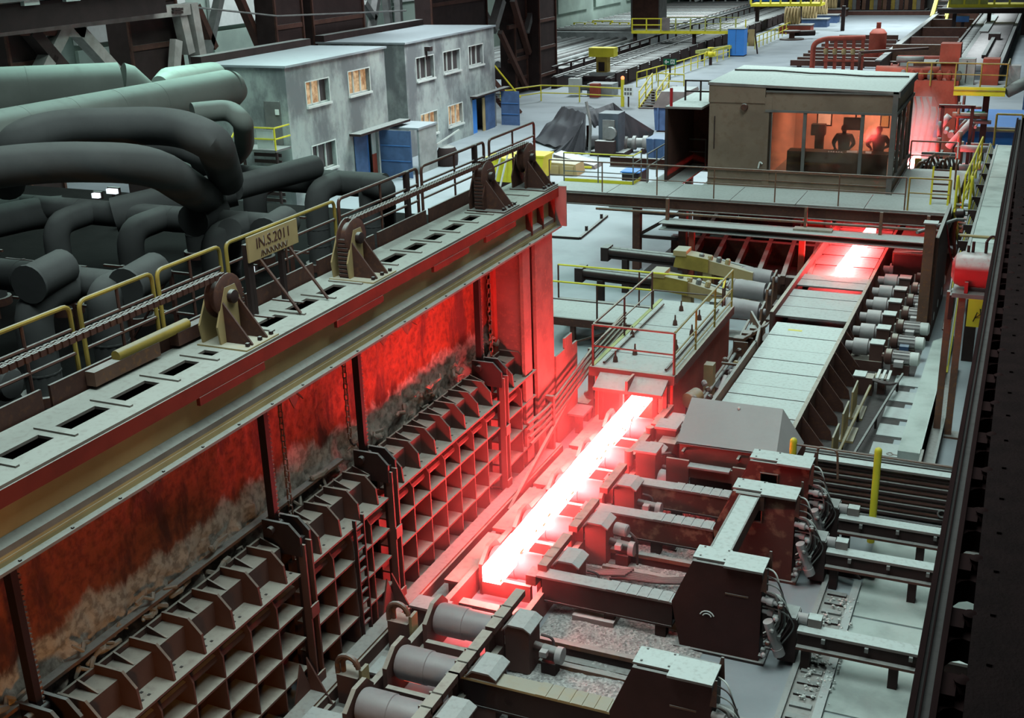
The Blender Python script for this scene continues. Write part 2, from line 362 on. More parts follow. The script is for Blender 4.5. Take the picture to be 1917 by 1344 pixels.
for y in (15.12, 15.38): bp('stile', DARK, ld, (-9.95, y, .15), (-9.88, y+.03, 2.6))
for k in range(11): bp('rung', DARK, ld, (-9.94, 15.15, .3+k*.21), (-9.89, 15.38, .33+k*.21))
for k, (y, z) in enumerate([(13.2, .4), (16.05, .5)]):          # triangular feet
    f = thing('corner_bracket', ['triangular steel foot at the bottom left lifting post', 'triangular steel foot at the middle lifting post'][k], 'bracket', (-9.8, y, .1))
    G().prism([(y-.3, .15), (y+.3, .15), (y, .95)], 'x', -9.93, -9.9).build('plate', LATT, f); G().prism([(-9.93, .15), (-9.5, .15), (-9.93, .95)], 'y', y+.2, y+.23).build('gusset', LATT, f)
    bp('base_plate', LATT, f, (-9.95, y-.3, .1), (-9.5, y+.3, .15))
# lifting posts with hangers and chains ---------------------------------------
POST = [(8.6, 'lifting post at the left picture edge'), (13.68, 'lifting post in the middle of the furnace front'), (16.5, 'lifting post left of the glowing door'), (21.45, 'lifting post at right near the end column')]
for y, la in POST:
    p = thing('lifting_post', 'dark steel '+la, 'post', (-9.9, y, .2))
    for s in (-1, 1): bp('flange', LATT, p, (-9.99, y+s*.09-.02, .25), (-9.86, y+s*.09+.02, 2.95))
    bp('web', DARKV, p, (-10.05, y-.1, .25), (-9.97, y+.1, 3.0)); 
    for z in (.3, 1.6): bp('tie_plate', LATT, p, (-9.87, y-.11, z), (-9.84, y+.11, z+.22))
    for s in (-1, 1): G().prism([(-10.6, 2.75), (-9.9, 2.75), (-9.9, 3.1), (-10.1, 3.3), (-10.6, 3.3)], 'y', y+s*.13-.025, y+s*.13+.025).build('cheek', DARK, p)
    G().cyl((-10.42, y-.24, 3.15), (-10.42, y+.24, 3.15), .07, 10).build('pin', DARK, p)
    h = thing('hanger_bar', 'toothed hanger bar above the '+la, 'hanger', (-10.45, y, 3.1))
    g = G().box((-10.53, y-.07, 3.05), (-10.4, y+.03, 5.5)); g.build('bar', DARKV, h)
    for k in range(30): bp('tooth', RUST, h, (-10.46, y+.03, 3.2+k*.075), (-10.4, y+.07, 3.235+k*.075))
lk = None
for ci, (y, z0, z1, la) in enumerate([(14.25, 3.0, 5.35, 'rusty chain hanging right of the middle lifting post'), (16.2, 3.6, 5.4, 'rusty chain with a hook left of the third hanger bar'), (22.2, 3.1, 5.4, 'rusty chain at the right end of the furnace wall')]):
    ch = thing('hoist_chain', la, 'chain', (-10.55, y, z0))
    for k in range(int((z1-z0)/.105)):
        z = z0+k*.105; d = (.035, 0) if k % 2 else (0, .035)
        G().tube([(-10.55+d[0], y+d[1], z), (-10.55+d[0], y+d[1], z+.1), (-10.55-d[0], y-d[1], z+.1), (-10.55-d[0], y-d[1], z)], .016, 5, closed=True).build('link', RUST, ch)
    G().tube([(-10.55, y, z0), (-10.55, y+.02, z0-.1), (-10.5, y+.06, z0-.16), (-10.45, y, z0-.1)], .02, 6, .05).build('hook', DARK, ch)
# curb and floor strip along the doors
cb = thing('steel_curb', 'pale steel curb beam running along the foot of the doors', 'curb', (-9.7, 14, 0))
bp('curb_top', RUST, cb, (-9.9, 9, .1), (-9.62, 24, .34)); bp('curb_side', LATT, cb, (-9.62, 9, 0), (-9.58, 24, .3)); bp('curb_foot', RUST, cb, (-9.95, 9, 0), (-9.3, 24, .06))
# chain pulleys ---------------------------------------------------------
PN = ['chain pulley bracket nearest, left of the sign board', 'chain pulley bracket right of the sign board', 'dark chain pulley near the right end of the deck', 'rightmost dark chain pulley at the end of the deck']
for k, y in enumerate(PUL):
    mt = (TAN if k < 2 else BROWN); p = thing('chain_pulley', PN[k], 'pulley', (-10.5, y, 6.45), 'chain pulleys on the furnace deck')
    zc = 7.12
    G().lathe((-10.72, y, zc), (1, 0, 0), [(.3, 0), (.34, .03), (.34, .05), (.27, .07), (.27, .17), (.34, .19), (.34, .21), (.3, .24)], 20).build('wheel', BROWN, p)
    G().lathe((-10.48, y, zc), (1, 0, 0), [(.1, 0), (.1, .08), (.05, .1)], 12).build('hub', DARK, p)
    G().prism([(y-.34, 6.47), (y+.3, 6.47), (y+.33, 6.75), (y+.12, 7.28), (y-.12, 7.28), (y-.38, 6.75)], 'x', -10.5, -10.47).build('side_plate', mt, p)
    G().prism([(y-.34, 6.47), (y+.3, 6.47), (y+.33, 6.75), (y+.12, 7.2), (y-.12, 7.2), (y-.38, 6.75)], 'x', -10.82, -10.79).build('side_plate', mt, p)
    for yy in (y-.2, y+.16): G().prism([(-10.47, 6.47), (-10.02, 6.47), (-10.02, 6.5), (-10.47, 7.08)], 'y', yy-.015, yy+.015).build('gusset', BROWN, p)
    bp('base_plate', mt, p, (-10.85, y-.42, 6.452), (-9.97, y+.38, 6.475))
    for yy in (y-.3, y+.0, y+.28):
        bp('bolt', DARK, p, (-10.08, yy, 6.475), (-10.03, yy+.05, 6.53))
    s = -1 if k in (1, 2) else 1
    for j in range(9): bp('chain_plate', BROWN, p, (-10.7, y+s*.3-.03, 6.5+j*.075), (-10.5, y+s*.3+.05, 6.55+j*.075))
    bp('chain_strip', DARKV, p, (-10.69, y+s*.3-.02, 6.45), (-10.51, y+s*.3+.02, 7.15))
def chain(y0, y1, z, la):
    c = thing('drive_chain', la, 'chain', (-10.6, (y0+y1)/2, z))
    g = G(); n = int((y1-y0)/.06)
    for k in range(n):
        y = y0+k*.06; o = .02 if k % 2 else 0
        for x in (-10.66+o, -10.6+o, -10.56+o): g.box((x, y, z-.04), (x+.022, y+.085, z+.04))
    g.build('strand', BROWN, c, kind='stuff')
chain(3.6, 13.25, 7.44, 'heavy leaf chain running left from the nearest pulley'); chain(16.8, 22.0, 7.42, 'heavy leaf chain between the second and third pulleys'); chain(22.1, 24.6, 7.44, 'heavy leaf chain over the two right pulleys')
# walkway railing behind the deck
XR = -11.3
rl = thing('walkway_railing', 'pipe railing with yellow top rail along the furnace deck', 'railing', (XR, 14, 6.3))
secs = [(-60, 130), (148, 283), (293, 410), (422, 625), (633, 780), (788, 905), (915, 1000)]
for k, (a, c) in enumerate(secs):
    tops = [(-60, 650), (130, 584), (148, 576), (283, 515), (293, 512), (410, 465), (422, 460), (625, 382), (633, 378), (780, 320), (788, 317), (905, 271), (915, 268), (1000, 268)]
    pa, pb = atx(*tops[2*k], XR), atx(*tops[2*k+1], XR); mt = YELD if k < 4 else BROWN
    zt = 7.58
    G().tube([(XR, pa.y, 6.4), (XR, pa.y, zt), (XR, pb.y, zt), (XR, pb.y, 6.4)], .032, 8, .12).build('rail_frame', mt, rl)
    for z in (7.25, 6.92): G().cyl((XR, pa.y, z), (XR, pb.y, z), .025, 6).build('mid_rail', BROWN, rl)
    for u in (.5,): G().cyl((XR, pa.y*(1-u)+pb.y*u, 6.4), (XR, pa.y*(1-u)+pb.y*u, zt), .024, 6).build('post', BROWN, rl)
for y in (20.15, 23.3): bp('post', DARK, rl, (XR-.05, y-.05, 6.4), (XR+.05, y+.05, 7.6))
kb = thing('deck_kerb', 'brown sheet kerb and cable trays behind the deck slots', 'kerb', (-11.25, 12, 6.4))
for k in range(9): bp('kerb_sheet', BROWN, kb, (-11.2, 4+k*2.1, 6.42), (-11.16, 5.95+k*2.1, 6.72))
for y, l in ((10.9, 1.3), (12.6, .9)):
    bp('tray', RUST if y < 12 else BROWN, kb, (-11.14, y, 6.5), (-10.98, y+l, 6.7))
G().cyl((-11.05, 11.4, 6.75), (-11.05, 12.9, 6.75), .08, 10).build('motor_tube', YELD, kb)
# sign board on its stand
sg = thing('sign_stand', 'weathered tan sign board with cut letters on braced legs over the deck', 'sign', (-10.8, 14.6, 6.45))
c = [aty(512, 455, 14.5), aty(572, 430, 14.5)]
ys, ye, zs, ze = 14.25, 15.6, 7.32, 7.72
G().box((-10.86, ys, zs), (-10.83, ye, ze)).build('board', TAN, sg)
for y in (14.25, 14.32, 15.15): bp('leg', DARK, sg, (-10.95, y, 6.45), (-10.87, y+.08, 7.6))
for y in (14.55, 15.35): G().bar((-10.85, y, 7.3), (-10.2, y+.02, 6.48), .045, .03).build('brace', BROWN, sg)
for y in (14.28, 15.1): bp('foot', BROWN, sg, (-11.1, y-.02, 6.455), (-10.5, y+.03, 6.475))
def text(body, size, mat, par, loc, rot, ext=.004, name='lettering'):
    cu = bpy.data.curves.new(name, 'FONT'); cu.body = body; cu.size = size; cu.extrude = ext; cu.align_x = 'CENTER'; cu.align_y = 'CENTER'; cu.resolution_u = 3
    t = bpy.data.objects.new(name, cu); C.objects.link(t); bpy.context.view_layer.update()
    me = bpy.data.meshes.new_from_object(t.evaluated_get(bpy.context.evaluated_depsgraph_get())); bpy.data.objects.remove(t)
    o = bpy.data.objects.new(name, me); C.objects.link(o); me.materials.clear(); me.materials.append(mat); o.parent = par; ORG[o] = V(loc)
    o.location = V(loc)-ORG[par]; o.rotation_euler = rot; return o
text('IN.S.2011', .24, BROWN, sg, (-10.825, 14.92, 7.57), (PI/2, 0, PI/2)); text('/NNNNNN/', .14, BROWN, sg, (-10.825, 14.92, 7.39), (PI/2, 0, PI/2))
# ------------------------------------------------------------------ pipework above the furnace
def pipe(label, pts, r, mat, seams=0, bend=None, cat='pipe', parts=(), name='lagged_pipe', n=18):
    P = [at(*p) for p in pts]; c = sum(P, V((0, 0, 0)))/len(P)
    t = thing(name, label, cat, (c.x, c.y, min(p.z for p in P)-r))
    G().tube(P, r, n, bend if bend else r*2.2, 6).build('pipe_body', mat, t)
    for i in range(len(P)-1):
        L_ = (P[i+1]-P[i]).length; k = int(L_*seams)
        for j in range(1, k):
            q = P[i].lerp(P[i+1], j/k); d = (P[i+1]-P[i]).normalized()
            if min(j, k-j)/k*L_ > r*2 or len(P) == 2: G().cyl(q-d*.015, q+d*.015, r*1.012, n).build('seam_band', mat, t)
    for (a, b_, rr) in parts:                                     # stub elbows: from the header towards the deck, then down
        a, b_ = at(*a), at(*b_); G().tube([a, b_, b_-V((0, 0, 2.0))], rr, 14, rr*2.0, 5).build('elbow', mat, t)
        G().cyl(b_-V((0, 0, .62)), b_-V((0, 0, .6)), rr*1.03, 14).build('seam_band', mat, t)
    return t
# headers in the X direction with stub elbows
def header(label, y, z, x0, x1, r, stubs, cap=False, rs=.3):
    t = thing('header_pipe', label, 'pipe', ((x0+x1)/2, y, z-r))
    G().cyl((x0, y, z), (x1, y, z), r, 18).build('pipe_body', PIPE, t)
    if cap: G().lathe((x1, y, z), (1, 0, 0), [(r, 0), (r*.8, r*.3), (r*.3, r*.45)], 18).build('end_cap', PIPE, t)
    for k in range(int((x1-x0)/1.1)): G().cyl((x0+.5+k*1.1, y, z), (x0+.53+k*1.1, y, z), r*1.015, 18).build('seam_band', PIPE, t)
    for x, dy in stubs:
        G().tube([(x, y, z+.02), (x, y-dy, z), (x, y-dy, 5.6)], rs, 14, rs*1.6, 5).build('elbow', PIPE, t)
        for zz in (z-.75, z-1.1): G().cyl((x, y-dy, zz), (x, y-dy, zz+.025), rs*1.03, 14).build('seam_band', PIPE, t)
        G().cyl((x, y-dy-.0, 5.6), (x, y-dy, 5.75), rs*1.3, 14).build('flange', BROWN, t)
    return t
header("sooty header pipe with three drop elbows in the middle row", 16.5, 7.28, -19, -11.9, .24, [(-17.8, 1.0), (-16.0, 1.0), (-14.3, 1.0), (-12.5, 1.0)], rs=.23)
header("nearest sooty header pipe with a round end cap at left", 13.0, 7.15, -17, -12.2, .25, [(-15.6, 1.0), (-13.1, 1.0), (-12.3, .35)], True, .27)
header("farthest sooty header pipe beside the right part of railing", 20.5, 7.2, -18, -12.0, .26, [(-16.2, .9), (-14.6, .9), (-13.1, .9), (-12.15, .35)], rs=.24)
header("lowest sooty header pipe at the left picture edge", 10.4, 6.6, -15.5, -12.0, .24, [(-13.2, .9), (-12.2, .8)], True, .24)
for k, (px, py, z) in enumerate([(72, 515, 7.5), (250, 520, 7.3), (505, 425, 7.35), (372, 400, 7.5)]):
    p = at(px, py, z); t = thing('pipe_blank', 'round blanked pipe stub with domed end, '+['far left in front of the header', 'above the yellow rail near left', 'left of the sign board', 'behind the middle header'][k], 'pipe stub', (p.x, p.y, z-.4))
    G().lathe(p+V((0, .5, 0)), (.15, -1, -.05), [(.27, 0), (.27, .75), (.25, .78)], 18).build('stub', PIPE, t); G().lathe(p+V((.12, -.28, -.04)), (.15, -1, -.05), [(.29, 0), (.29, .05)], 18).build('blank_flange', PIPE, t)
# big winding pipes
pipe('broad sooty pipe winding down from the left edge to the middle rows', [(-70, 322, 9.0), (90, 302, 9.0), (285, 306, 8.9), (352, 352, 8.3), (392, 374, 7.6)], .3, PIPE, .6, 1.0)
pipe('short sooty pipe with a flanged reducer leading right from the broad pipe', [(214, 404, 7.28), (438, 352, 7.6)], .34, PIPE, .9)
pipe('narrower sooty pipe beyond the flanged reducer', [(438, 352, 7.6), (590, 312, 7.6)], .24, PIPE, .5)
pipe('dark sooty pipe with a hooked left end and an elbow going down', [(10, 345, 8.4), (26, 264, 9.2), (110, 240, 9.3), (325, 234, 9.25), (400, 264, 9.1), (424, 335, 8.0)], .3, PIPE, .5, .8)
pipe('smaller sooty pipe tucked under the hooked dark pipe', [(150, 276, 8.4), (310, 272, 8.4), (372, 286, 8.3), (394, 345, 7.4)], .22, PIPE, .6, .7)
pipe('thin pale pipe bent like a handle beside the building stair', [(360, 212, 8.9), (430, 205, 8.9), (455, 228, 8.7), (458, 272, 8.0), (440, 296, 7.6), (400, 300, 7.5)], .2, DUCT, 0, .4)
pipe('sooty vertical pipe dropping at the right end of the far header', [(690, 346, 7.3), (718, 350, 7.3), (722, 420, 6.0)], .24, PIPE, 1, .4)
pipe('sooty pipe running low under the headers at left', [(-30, 420, 7.2), (60, 400, 7.2), (120, 395, 7.2)], .3, PIPE, .8)
pipe('upright sooty pipe between the middle drop elbows', [(430, 430, 7.4), (432, 520, 5.8)], .2, PIPE, 1)
def duct(label, a, b_, r, cone, warm):
    P0, P1 = at(*a), at(*b_); d = (P1-P0).normalized(); Ln = (P1-P0).length
    t = thing('large_duct', label, 'duct', tuple((P0+P1)/2-V((0, 0, r))))
    G().cyl(P0, P1, r, 28).build('duct_body', DUCT, t)
    for k in range(1, int(Ln/1.15)): q = P0+d*1.15*k; G().cyl(q, q+d*.03, r*1.008, 28).build('seam_band', DUCT, t)
    G().lathe(P1, d+V((0, 0, -.25)), [(r, 0), (r*.97, r*.35), (r*.55, r*1.0)], 28).build('end_cone', DUCT, t)
    return t
duct('wide pale green duct behind, ending in a cut cone', (-60, 186, 9.1), (225, 172, 9.0), .62, 1, 0)
duct('wide pale green duct in front, ending beside the building', (-60, 262, 8.9), (425, 167, 8.9), .42, 1, 1)
dk = thing('duct_stub', 'slanted pale duct branch between the two wide ducts', 'duct', tuple(at(320, 150, 8.6)))
G().cyl(at(318, 160, 8.2), at(400, 148, 8.1), .5, 20).build('duct_body', DUCT, dk)
G().lathe(at(318, 160, 8.2), (at(318, 160, 8.2)-at(400, 148, 8.1)), [(.5, 0), (.3, .5)], 20).build('end_cone', DUCT, dk)
q = at(360, 154, 8.15); bp('prop', DARK, dk, (q.x-.12, q.y-.12, 0), (q.x+.12, q.y+.12, q.z-.4))
# handrails and supports between the pipes
for k, (x, y) in enumerate([(-13.2, 14.6), (-15.2, 14.4), (-13.6, 18.6), (-17.5, 14.8)]):
    t = thing('pipe_trestle', 'thin dark trestle frame standing under the pipes, '+['third elbow at centre', 'second elbow', 'far header', 'far left'][k], 'frame', (x, y, 5.6))
    for dx in (-.5, .5): bp('leg', BROWN, t, (x+dx-.03, y-.03, 5.6), (x+dx+.03, y+.03, 6.95))
    for z in (6.2, 6.9): bp('rail', BROWN, t, (x-.9, y-.02, z), (x+.9, y+.02, z+.04))
    G().bar((x-.5, y, 5.65), (x+.5, y, 6.9), .03, .03).build('brace', BROWN, t)
for k, (px, py, sx) in enumerate([(210, 358, .3), (180, 366, .2), (545, 565, .12), (470, 505, .1), (218, 380, .15)]):
    p = at(px, py, 6.2); t = thing('bulkhead_lamp', 'small bright lamp glinting in the dark between pipes, '+['upper one', 'upper left one', 'right of the sign legs', 'left of the sign legs', 'lower one beside red valve'][k], 'lamp', tuple(p))
    bp('stem', DARK, t, (p.x-.03, p.y, 5.6), (p.x+.03, p.y+.05, p.z)); G().box(p-V((sx/2, .05, .06)), p+V((sx/2, .05, .06))).build('lens', LITE, t); G().box(p-V((sx/2+.04, -.05, .09)), p+V((sx/2+.04, .1, .09))).build('housing', DARK, t)
# ------------------------------------------------------------------ two-storey plastered buildings
m, t, b = nt('stained_plaster'); gp = N(t, 'ShaderNodeNewGeometry'); mp = N(t, 'ShaderNodeMapping'); mp.inputs['Scale'].default_value = (1, 1, .55); L(t, gp.outputs['Position'], mp.inputs[0])
n1 = noise_(t, .55, 6, .62, mp.outputs[0]); n2 = noise_(t, 2.2, 5, .6); c = mixc(t, ramp(t, n1, .38, .62), (.36, .40, .38), (.145, .155, .16)); c = mixc(t, mul(t, ramp(t, n2, .5, .75), .45), c, (.16, .16, .165))
L(t, c, b.inputs['Base Color']); b.inputs['Roughness'].default_value = .9; PLASTER = m
ROOFM = metal('dusty_roof', (.3, .33, .35), .9, dustc=(.36, .41, .43), scale=.4)
PANE = metal('dark_pane', (.06, .05, .05), 0, rough=.15, var=.2, bump=0)
def window(par, x, y0, y1, z0, z1, lit):
    """window in a wall facing +x: recess frame with three sashes"""
    f = bp('window_frame', WHITE, par, (x-.02, y0-.06, z0-.1), (x+.12, y1+.06, z0))
    for (a, c, e, g_) in ((y0-.05, y0, z0, z1), (y1, y1+.05, z0, z1), (y0-.05, y1+.05, z1, z1+.05)):
        bp('jamb', WHITE, f, (x+.0, a, e), (x+.03, c, g_))
    w_ = (y1-y0)/3
    for k in range(3):
        bp('pane', WARM if (lit and (k < 2 or lit > 1)) else PANE, f, (x-.22, y0+k*w_+.04, z0+.04), (x-.2, y0+(k+1)*w_-.04, z1))
        bp('mullion', WHITE, f, (x-.2, y0+k*w_-.03, z0), (x-.13, y0+k*w_+.03, z1))
    bp('sash', WHITE, f, (x-.2, y0, z0), (x-.13, y1, z0+.06))
def wall_holes(par, x, th, y0, y1, z0, z1, holes, mat):
    ys = sorted({y0, y1, *[h[0] for h in holes], *[h[1] for h in holes]}); zs = sorted({z0, z1, *[h[2] for h in holes], *[h[3] for h in holes]})
    g = G()
    for i in range(len(ys)-1):
        for j in range(len(zs)-1):
            cy, cz = (ys[i]+ys[i+1])/2, (zs[j]+zs[j+1])/2
            if not any(h[0] < cy < h[1] and h[2] < cz < h[3] for h in holes): g.box((x-th, ys[i], zs[j]), (x, ys[i+1], zs[j+1]))
    g.build('front_wall', mat, par)
def building(label, x, y0, y1, zt, back, wins, doors, cat='building'):
    t = thing('office_building', label, cat, (x-back/2, (y0+y1)/2, 0))
    wall_holes(t, x, .3, y0, y1, 0, zt, [w_[:4] for w_ in wins]+[d[:4] for d in doors], PLASTER)
    for w_ in wins: window(t, x, *w_)
    bp('side_wall', PLASTER, t, (x-back, y0, 0), (x-.3, y0+.3, zt)); bp('side_wall', PLASTER, t, (x-back, y1-.3, 0), (x-.3, y1, zt)); bp('back_wall', PLASTER, t, (x-back, y0+.3, 0), (x-back+.3, y1-.3, zt))
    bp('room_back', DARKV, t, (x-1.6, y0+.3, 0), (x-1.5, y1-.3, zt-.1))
    bp('roof', ROOFM, t, (x-back-.1, y0-.1, zt), (x+.12, y1+.1, zt+.1)); bp('roof_upstand', DARK, t, (x-back-.1, y0-.1, zt+.1), (x-back+.5, y1+.1, zt+.45))
    return t
B1 = building('left grey plastered two-storey building with lit windows and blue gate', -31.36, 45.33, 54.4, 6.5, 5.0,
     [(46.9, 48.9, 4.55, 5.65, 1), (50.7, 52.75, 4.55, 5.7, 2), (47.0, 49.05, 1.4, 2.65, 0)], [(50.75, 53.2, 0, 2.6)])
B2 = building('right grey plastered two-storey building with three dark upper windows', -32.45, 58.55, 70.45, 6.3, 5.6,
     [(59.8, 61.95, 4.15, 5.4, 0), (63.2, 65.4, 4.2, 5.4, 0), (66.65, 68.7, 4.2, 5.4, 0), (60.0, 62.05, .95, 2.2, 2), (63.5, 65.45, 1.0, 2.2, 2)], [(66.9, 70.0, 0, 2.25)])
bp('canopy', DARK, B1, (-31.36, 50.4, 2.6), (-30.7, 55.6, 2.72)); bp('gate_leaf', NAVY, B1, (-31.33, 50.75, .02), (-31.27, 51.9, 2.55)); bp('inner_panel', REDM, B1, (-31.5, 52.7, 0), (-31.45, 53.1, 1.3)); bp('inner_panel', WHITE, B1, (-31.5, 52.7, 1.3), (-31.45, 53.1, 2.5)); bp('inner_door', BLUE, B1, (-31.7, 52.0, 0), (-31.6, 52.6, 2.4))
gl = bp('gate_leaf', NAVY, B1, (-31.25, 53.15, .05), (-29.4, 53.21, 2.5))
for z in (.9, 1.7): bp('gate_rib', BLUE, B1, (-31.2, 53.1, z), (-29.45, 53.15, z+.05))
bp('annex_roof', ROOFM, B1, (-31.3, 54.4, 2.35), (-29.6, 56.6, 2.45)); bp('annex_side', CONCR, B1, (-29.75, 54.5, 0), (-29.65, 56.5, 2.35))
bp('canopy', DARK, B2, (-32.45, 66.6, 2.3), (-32.0, 71.8, 2.4)); bp('gate_leaf', NAVY, B2, (-32.4, 68.6, 0), (-32.34, 70.0, 2.2)); bp('inner_door', BLUEB, B2, (-32.6, 66.95, 0), (-32.55, 67.7, 2.1)); bp('door_post', TAN, B2, (-32.45, 68.3, 0), (-32.38, 68.6, 2.1))
gl = bp('gate_leaf', NAVY, B2, (-32.3, 70.9, 0), (-31.0, 70.96, 2.2))
for z in (.7, 1.4): bp('gate_rib', BLUE, B2, (-32.25, 70.85, z), (-31.05, 70.9, z+.05))
bp('wall_lamp', DARK, B2, (-32.45, 60.9, 5.7), (-32.1, 61.25, 5.95)); bp('pipe_bracket', DARK, B2, (-32.44, 61.0, 5.2), (-32.38, 61.1, 5.7))
# side door of the left building with landing and stair
sd = bp('side_door', GREYM, B1, (-32.6, 45.24, 3.0), (-31.75, 45.3, 5.0)); bp('door_sign', WSIGN, sd, (-32.0, 45.2, 4.4), (-31.8, 45.23, 4.65))
stc = thing('outside_stair', 'yellow railed steel stair climbing to the side door of left building', 'stair', (-32, 43, 0))
bp('landing', GREYM, stc, (-33.3, 44.0, 2.9), (-31.3, 45.2, 3.0))
for x in (-33.2, -31.4): bp('landing_post', DARK, stc, (x, 44.05, 0), (x+.1, 44.15, 2.9))
for k in range(13): bp('tread', GREYM, stc, (-34.3, 40.6+k*.27, .2+k*.215), (-33.3, 40.9+k*.27, .24+k*.215))
for x in (-34.3, -33.3):
    G().bar((x, 40.5, .1), (x, 44.0, 2.95), .05, .22).build('stringer', YEL, stc); G().bar((x, 40.5, 1.1), (x, 44.0, 4.0), .06, .06).build('handrail', YEL, stc); G().bar((x, 40.5, .6), (x, 44.0, 3.5), .05, .05).build('mid_rail', YEL, stc)
    for k in range(4): bp('post', YEL, stc, (x-.03, 40.6+k*1.1, .2+k*.9), (x+.03, 40.66+k*1.1, 1.3+k*.9))
for a, c in (((-33.3, 44.0), (-31.3, 44.0)), ((-31.3, 44.0), (-31.3, 45.2)), ((-33.3, 44.0), (-33.3, 44.05))):
    for z in (3.5, 4.0): G().bar((*a, z), (*c, z), .06, .06).build('rail', YEL, stc)
    bp('post', YEL, stc, (a[0]-.03, a[1]-.03, 3), (a[0]+.03, a[1]+.03, 4))
bp('infill_panel', WHITE, stc, (-32.3, 44.02, 3.05), (-31.4, 44.06, 3.9))
ln = thing('louvre_screen', 'dark louvred screen standing under the side door landing', 'screen', (-31.8, 44.6, 0))
for k in range(9): bp('louvre', DARK, ln, (-32.9, 44.5, .2+k*.3), (-31.4, 44.55, .36+k*.3))
br = thing('dark_barrel', 'dark covered drum standing between the two buildings', 'drum', (-29.4, 57.2, 0))
G().lathe((-29.4, 57.2, 0), (0, 0, 1), [(.55, 0), (.6, .3), (.6, .7), (.45, 1.0), (.2, 1.1)], 14).build('drum_body', DARK, br); G().bar((-29.9, 56.6, 1.1), (-28.8, 57.6, 1.9), .08, .08).build('white_pipe', WHITE, br)
# ------------------------------------------------------------------ crane columns and trusses behind the buildings
XC = -38.5
def column(label, pxl, pxr, py, x=XC, base=None, dep=1.2, mat=DARK, lat=True):
    a, c = atx(pxl, py, x), atx(pxr, py, x); y0, y1 = min(a.y, c.y), max(a.y, c.y)
    t = thing('crane_column', label, 'column', (x, (y0+y1)/2, 0))
    w_ = (y1-y0)
    bp('shaft', mat, t, (x-dep, y0, 0), (x, y1, 21))
    for y in (y0, y1-.12): bp('flange', BROWN, t, (x, y, 0), (x+.12, y+.12, 21))
    for k in range(10): bp('batten', BROWN, t, (x+.0, y0, 1+k*2.1), (x+.06, y1, 1.25+k*2.1))
    return t
for la, a, c in [('dark crane column behind the ducts at far left', 5, 75), ('dark crane column left of the first building', 238, 335), ('dark riveted column behind the left building', 515, 568),
                 ('wide dark column between the two buildings', 585, 682), ('wide dark column behind the right building', 808, 912)]:
    column(la, a, c, 60)
t = column('great dark brown double column right of the buildings', 1008, 1040, 60, -36.5); t2 = column('brown inner leg of the great double column', 962, 985, 60, -37.5)
lg = thing('column_lacing', 'slanted lacing bars beside the great double column', 'bracing', tuple(at(950, 160, 0)))
for (a, c, mt, wd) in [((936, 60), (985, 165), BROWN, .35), ((1000, 0), (985, 60), GREYM, .4), ((960, 0), (990, 100), BROWN, .4), ((938, 0), (922, 55), GREYM, .6)]:
    G().bar(atx(*a, -37.2), atx(*c, -37.2), wd, wd).build('lacing_bar', mt, lg)
for z in (2.5, 5, 7.5, 10): bp('batten', BROWN, lg, (-37.6, 84, z), (-37.4, 89, z+.3))
tr = thing('crane_truss', 'grey bolted lattice girder crossing the upper left corner', 'truss', tuple(atx(180, 60, -37.8)))
def tb(a, c, wd, mt, dp=.5, name='truss_bar', x=-37.8): G().bar(atx(*a, x), atx(*c, x), dp, wd, (1, 0, 0)).build(name, mt, tr)
tb((-30, 58), (345, 17), .75, TRUSS, name='bottom_chord'); tb((352, 6), (375, 135), .75, TRUSS, name='end_post'); tb((335, 25), (352, 100), .5, TRUSS, name='end_post')
tb((118, 50), (68, 150), .6, TRUSS); tb((128, 40), (215, 135), .6, TRUSS); tb((100, 55), (30, 55), .4, BROWN); tb((55, 58), (130, 145), .6, DARK); tb((330, 75), (326, 130), .35, TRUSS)
G().prism([(p.y, p.z) for p in [atx(112, 32, -37.75), atx(160, 27, -37.75), atx(150, 70, -37.75), atx(118, 68, -37.75)]], 'x', -37.9, -37.5).build('gusset_plate', TRUSS, tr)
for k in range(6): q = atx(325+6*(k % 3), 17+6*(k//3), -37.4); bp('rivet', DARK, tr, q-V((.1, .12, .06)), q+V((.1, .12, .06)))
rb = thing('crane_runway', 'dark crane runway beam along the very top left', 'beam', tuple(atx(150, 20, -37.0)))
a, c = atx(-30, 38, -37.0), atx(300, 2, -37.0)
G().bar(a, c, .6, 1.0).build('web', DARKV, rb); G().bar(a+V((.2, 0, .65)), c+V((.2, 0, .65)), .9, .12).build('rail_flange', GREYM, rb)
for k in range(4): q = a.lerp(c, .2+.22*k)+V((.4, 0, .5)); bp('bracket', WHITE, rb, q-V((.1, .4, .1)), q+V((.1, .4, .1)))
br2 = thing('wall_bracing', 'thin grey diagonal bracing bars between the far columns', 'bracing', tuple(atx(430, 60, -40)))
for (a, c, mt) in [((412, -10), (385, 110), GREYM), ((365, 10), (400, 90), BROWN), ((445, -10), (490, 95), BROWN), ((497, -10), (480, 75), GREYM), ((672, -5), (685, 90), GREYM), ((680, 5), (700, 35), GREYM), ((705, -5), (695, 60), GREYM), ((722, -5), (730, 60), GREYM), ((745, -5), (748, 60), GREYM), ((885, -5), (892, 50), GREYM), ((900, 10), (925, 60), GREYM)]:
    G().bar(atx(*a, -40), atx(*c, -40), .45, .35).build('bracing_bar', mt, br2)
G().tube([atx(370, 14, -37.5), atx(520, 30, -37.4), atx(760, 20, -37.3)], .05, 5).build('cable', GREYM, br2)
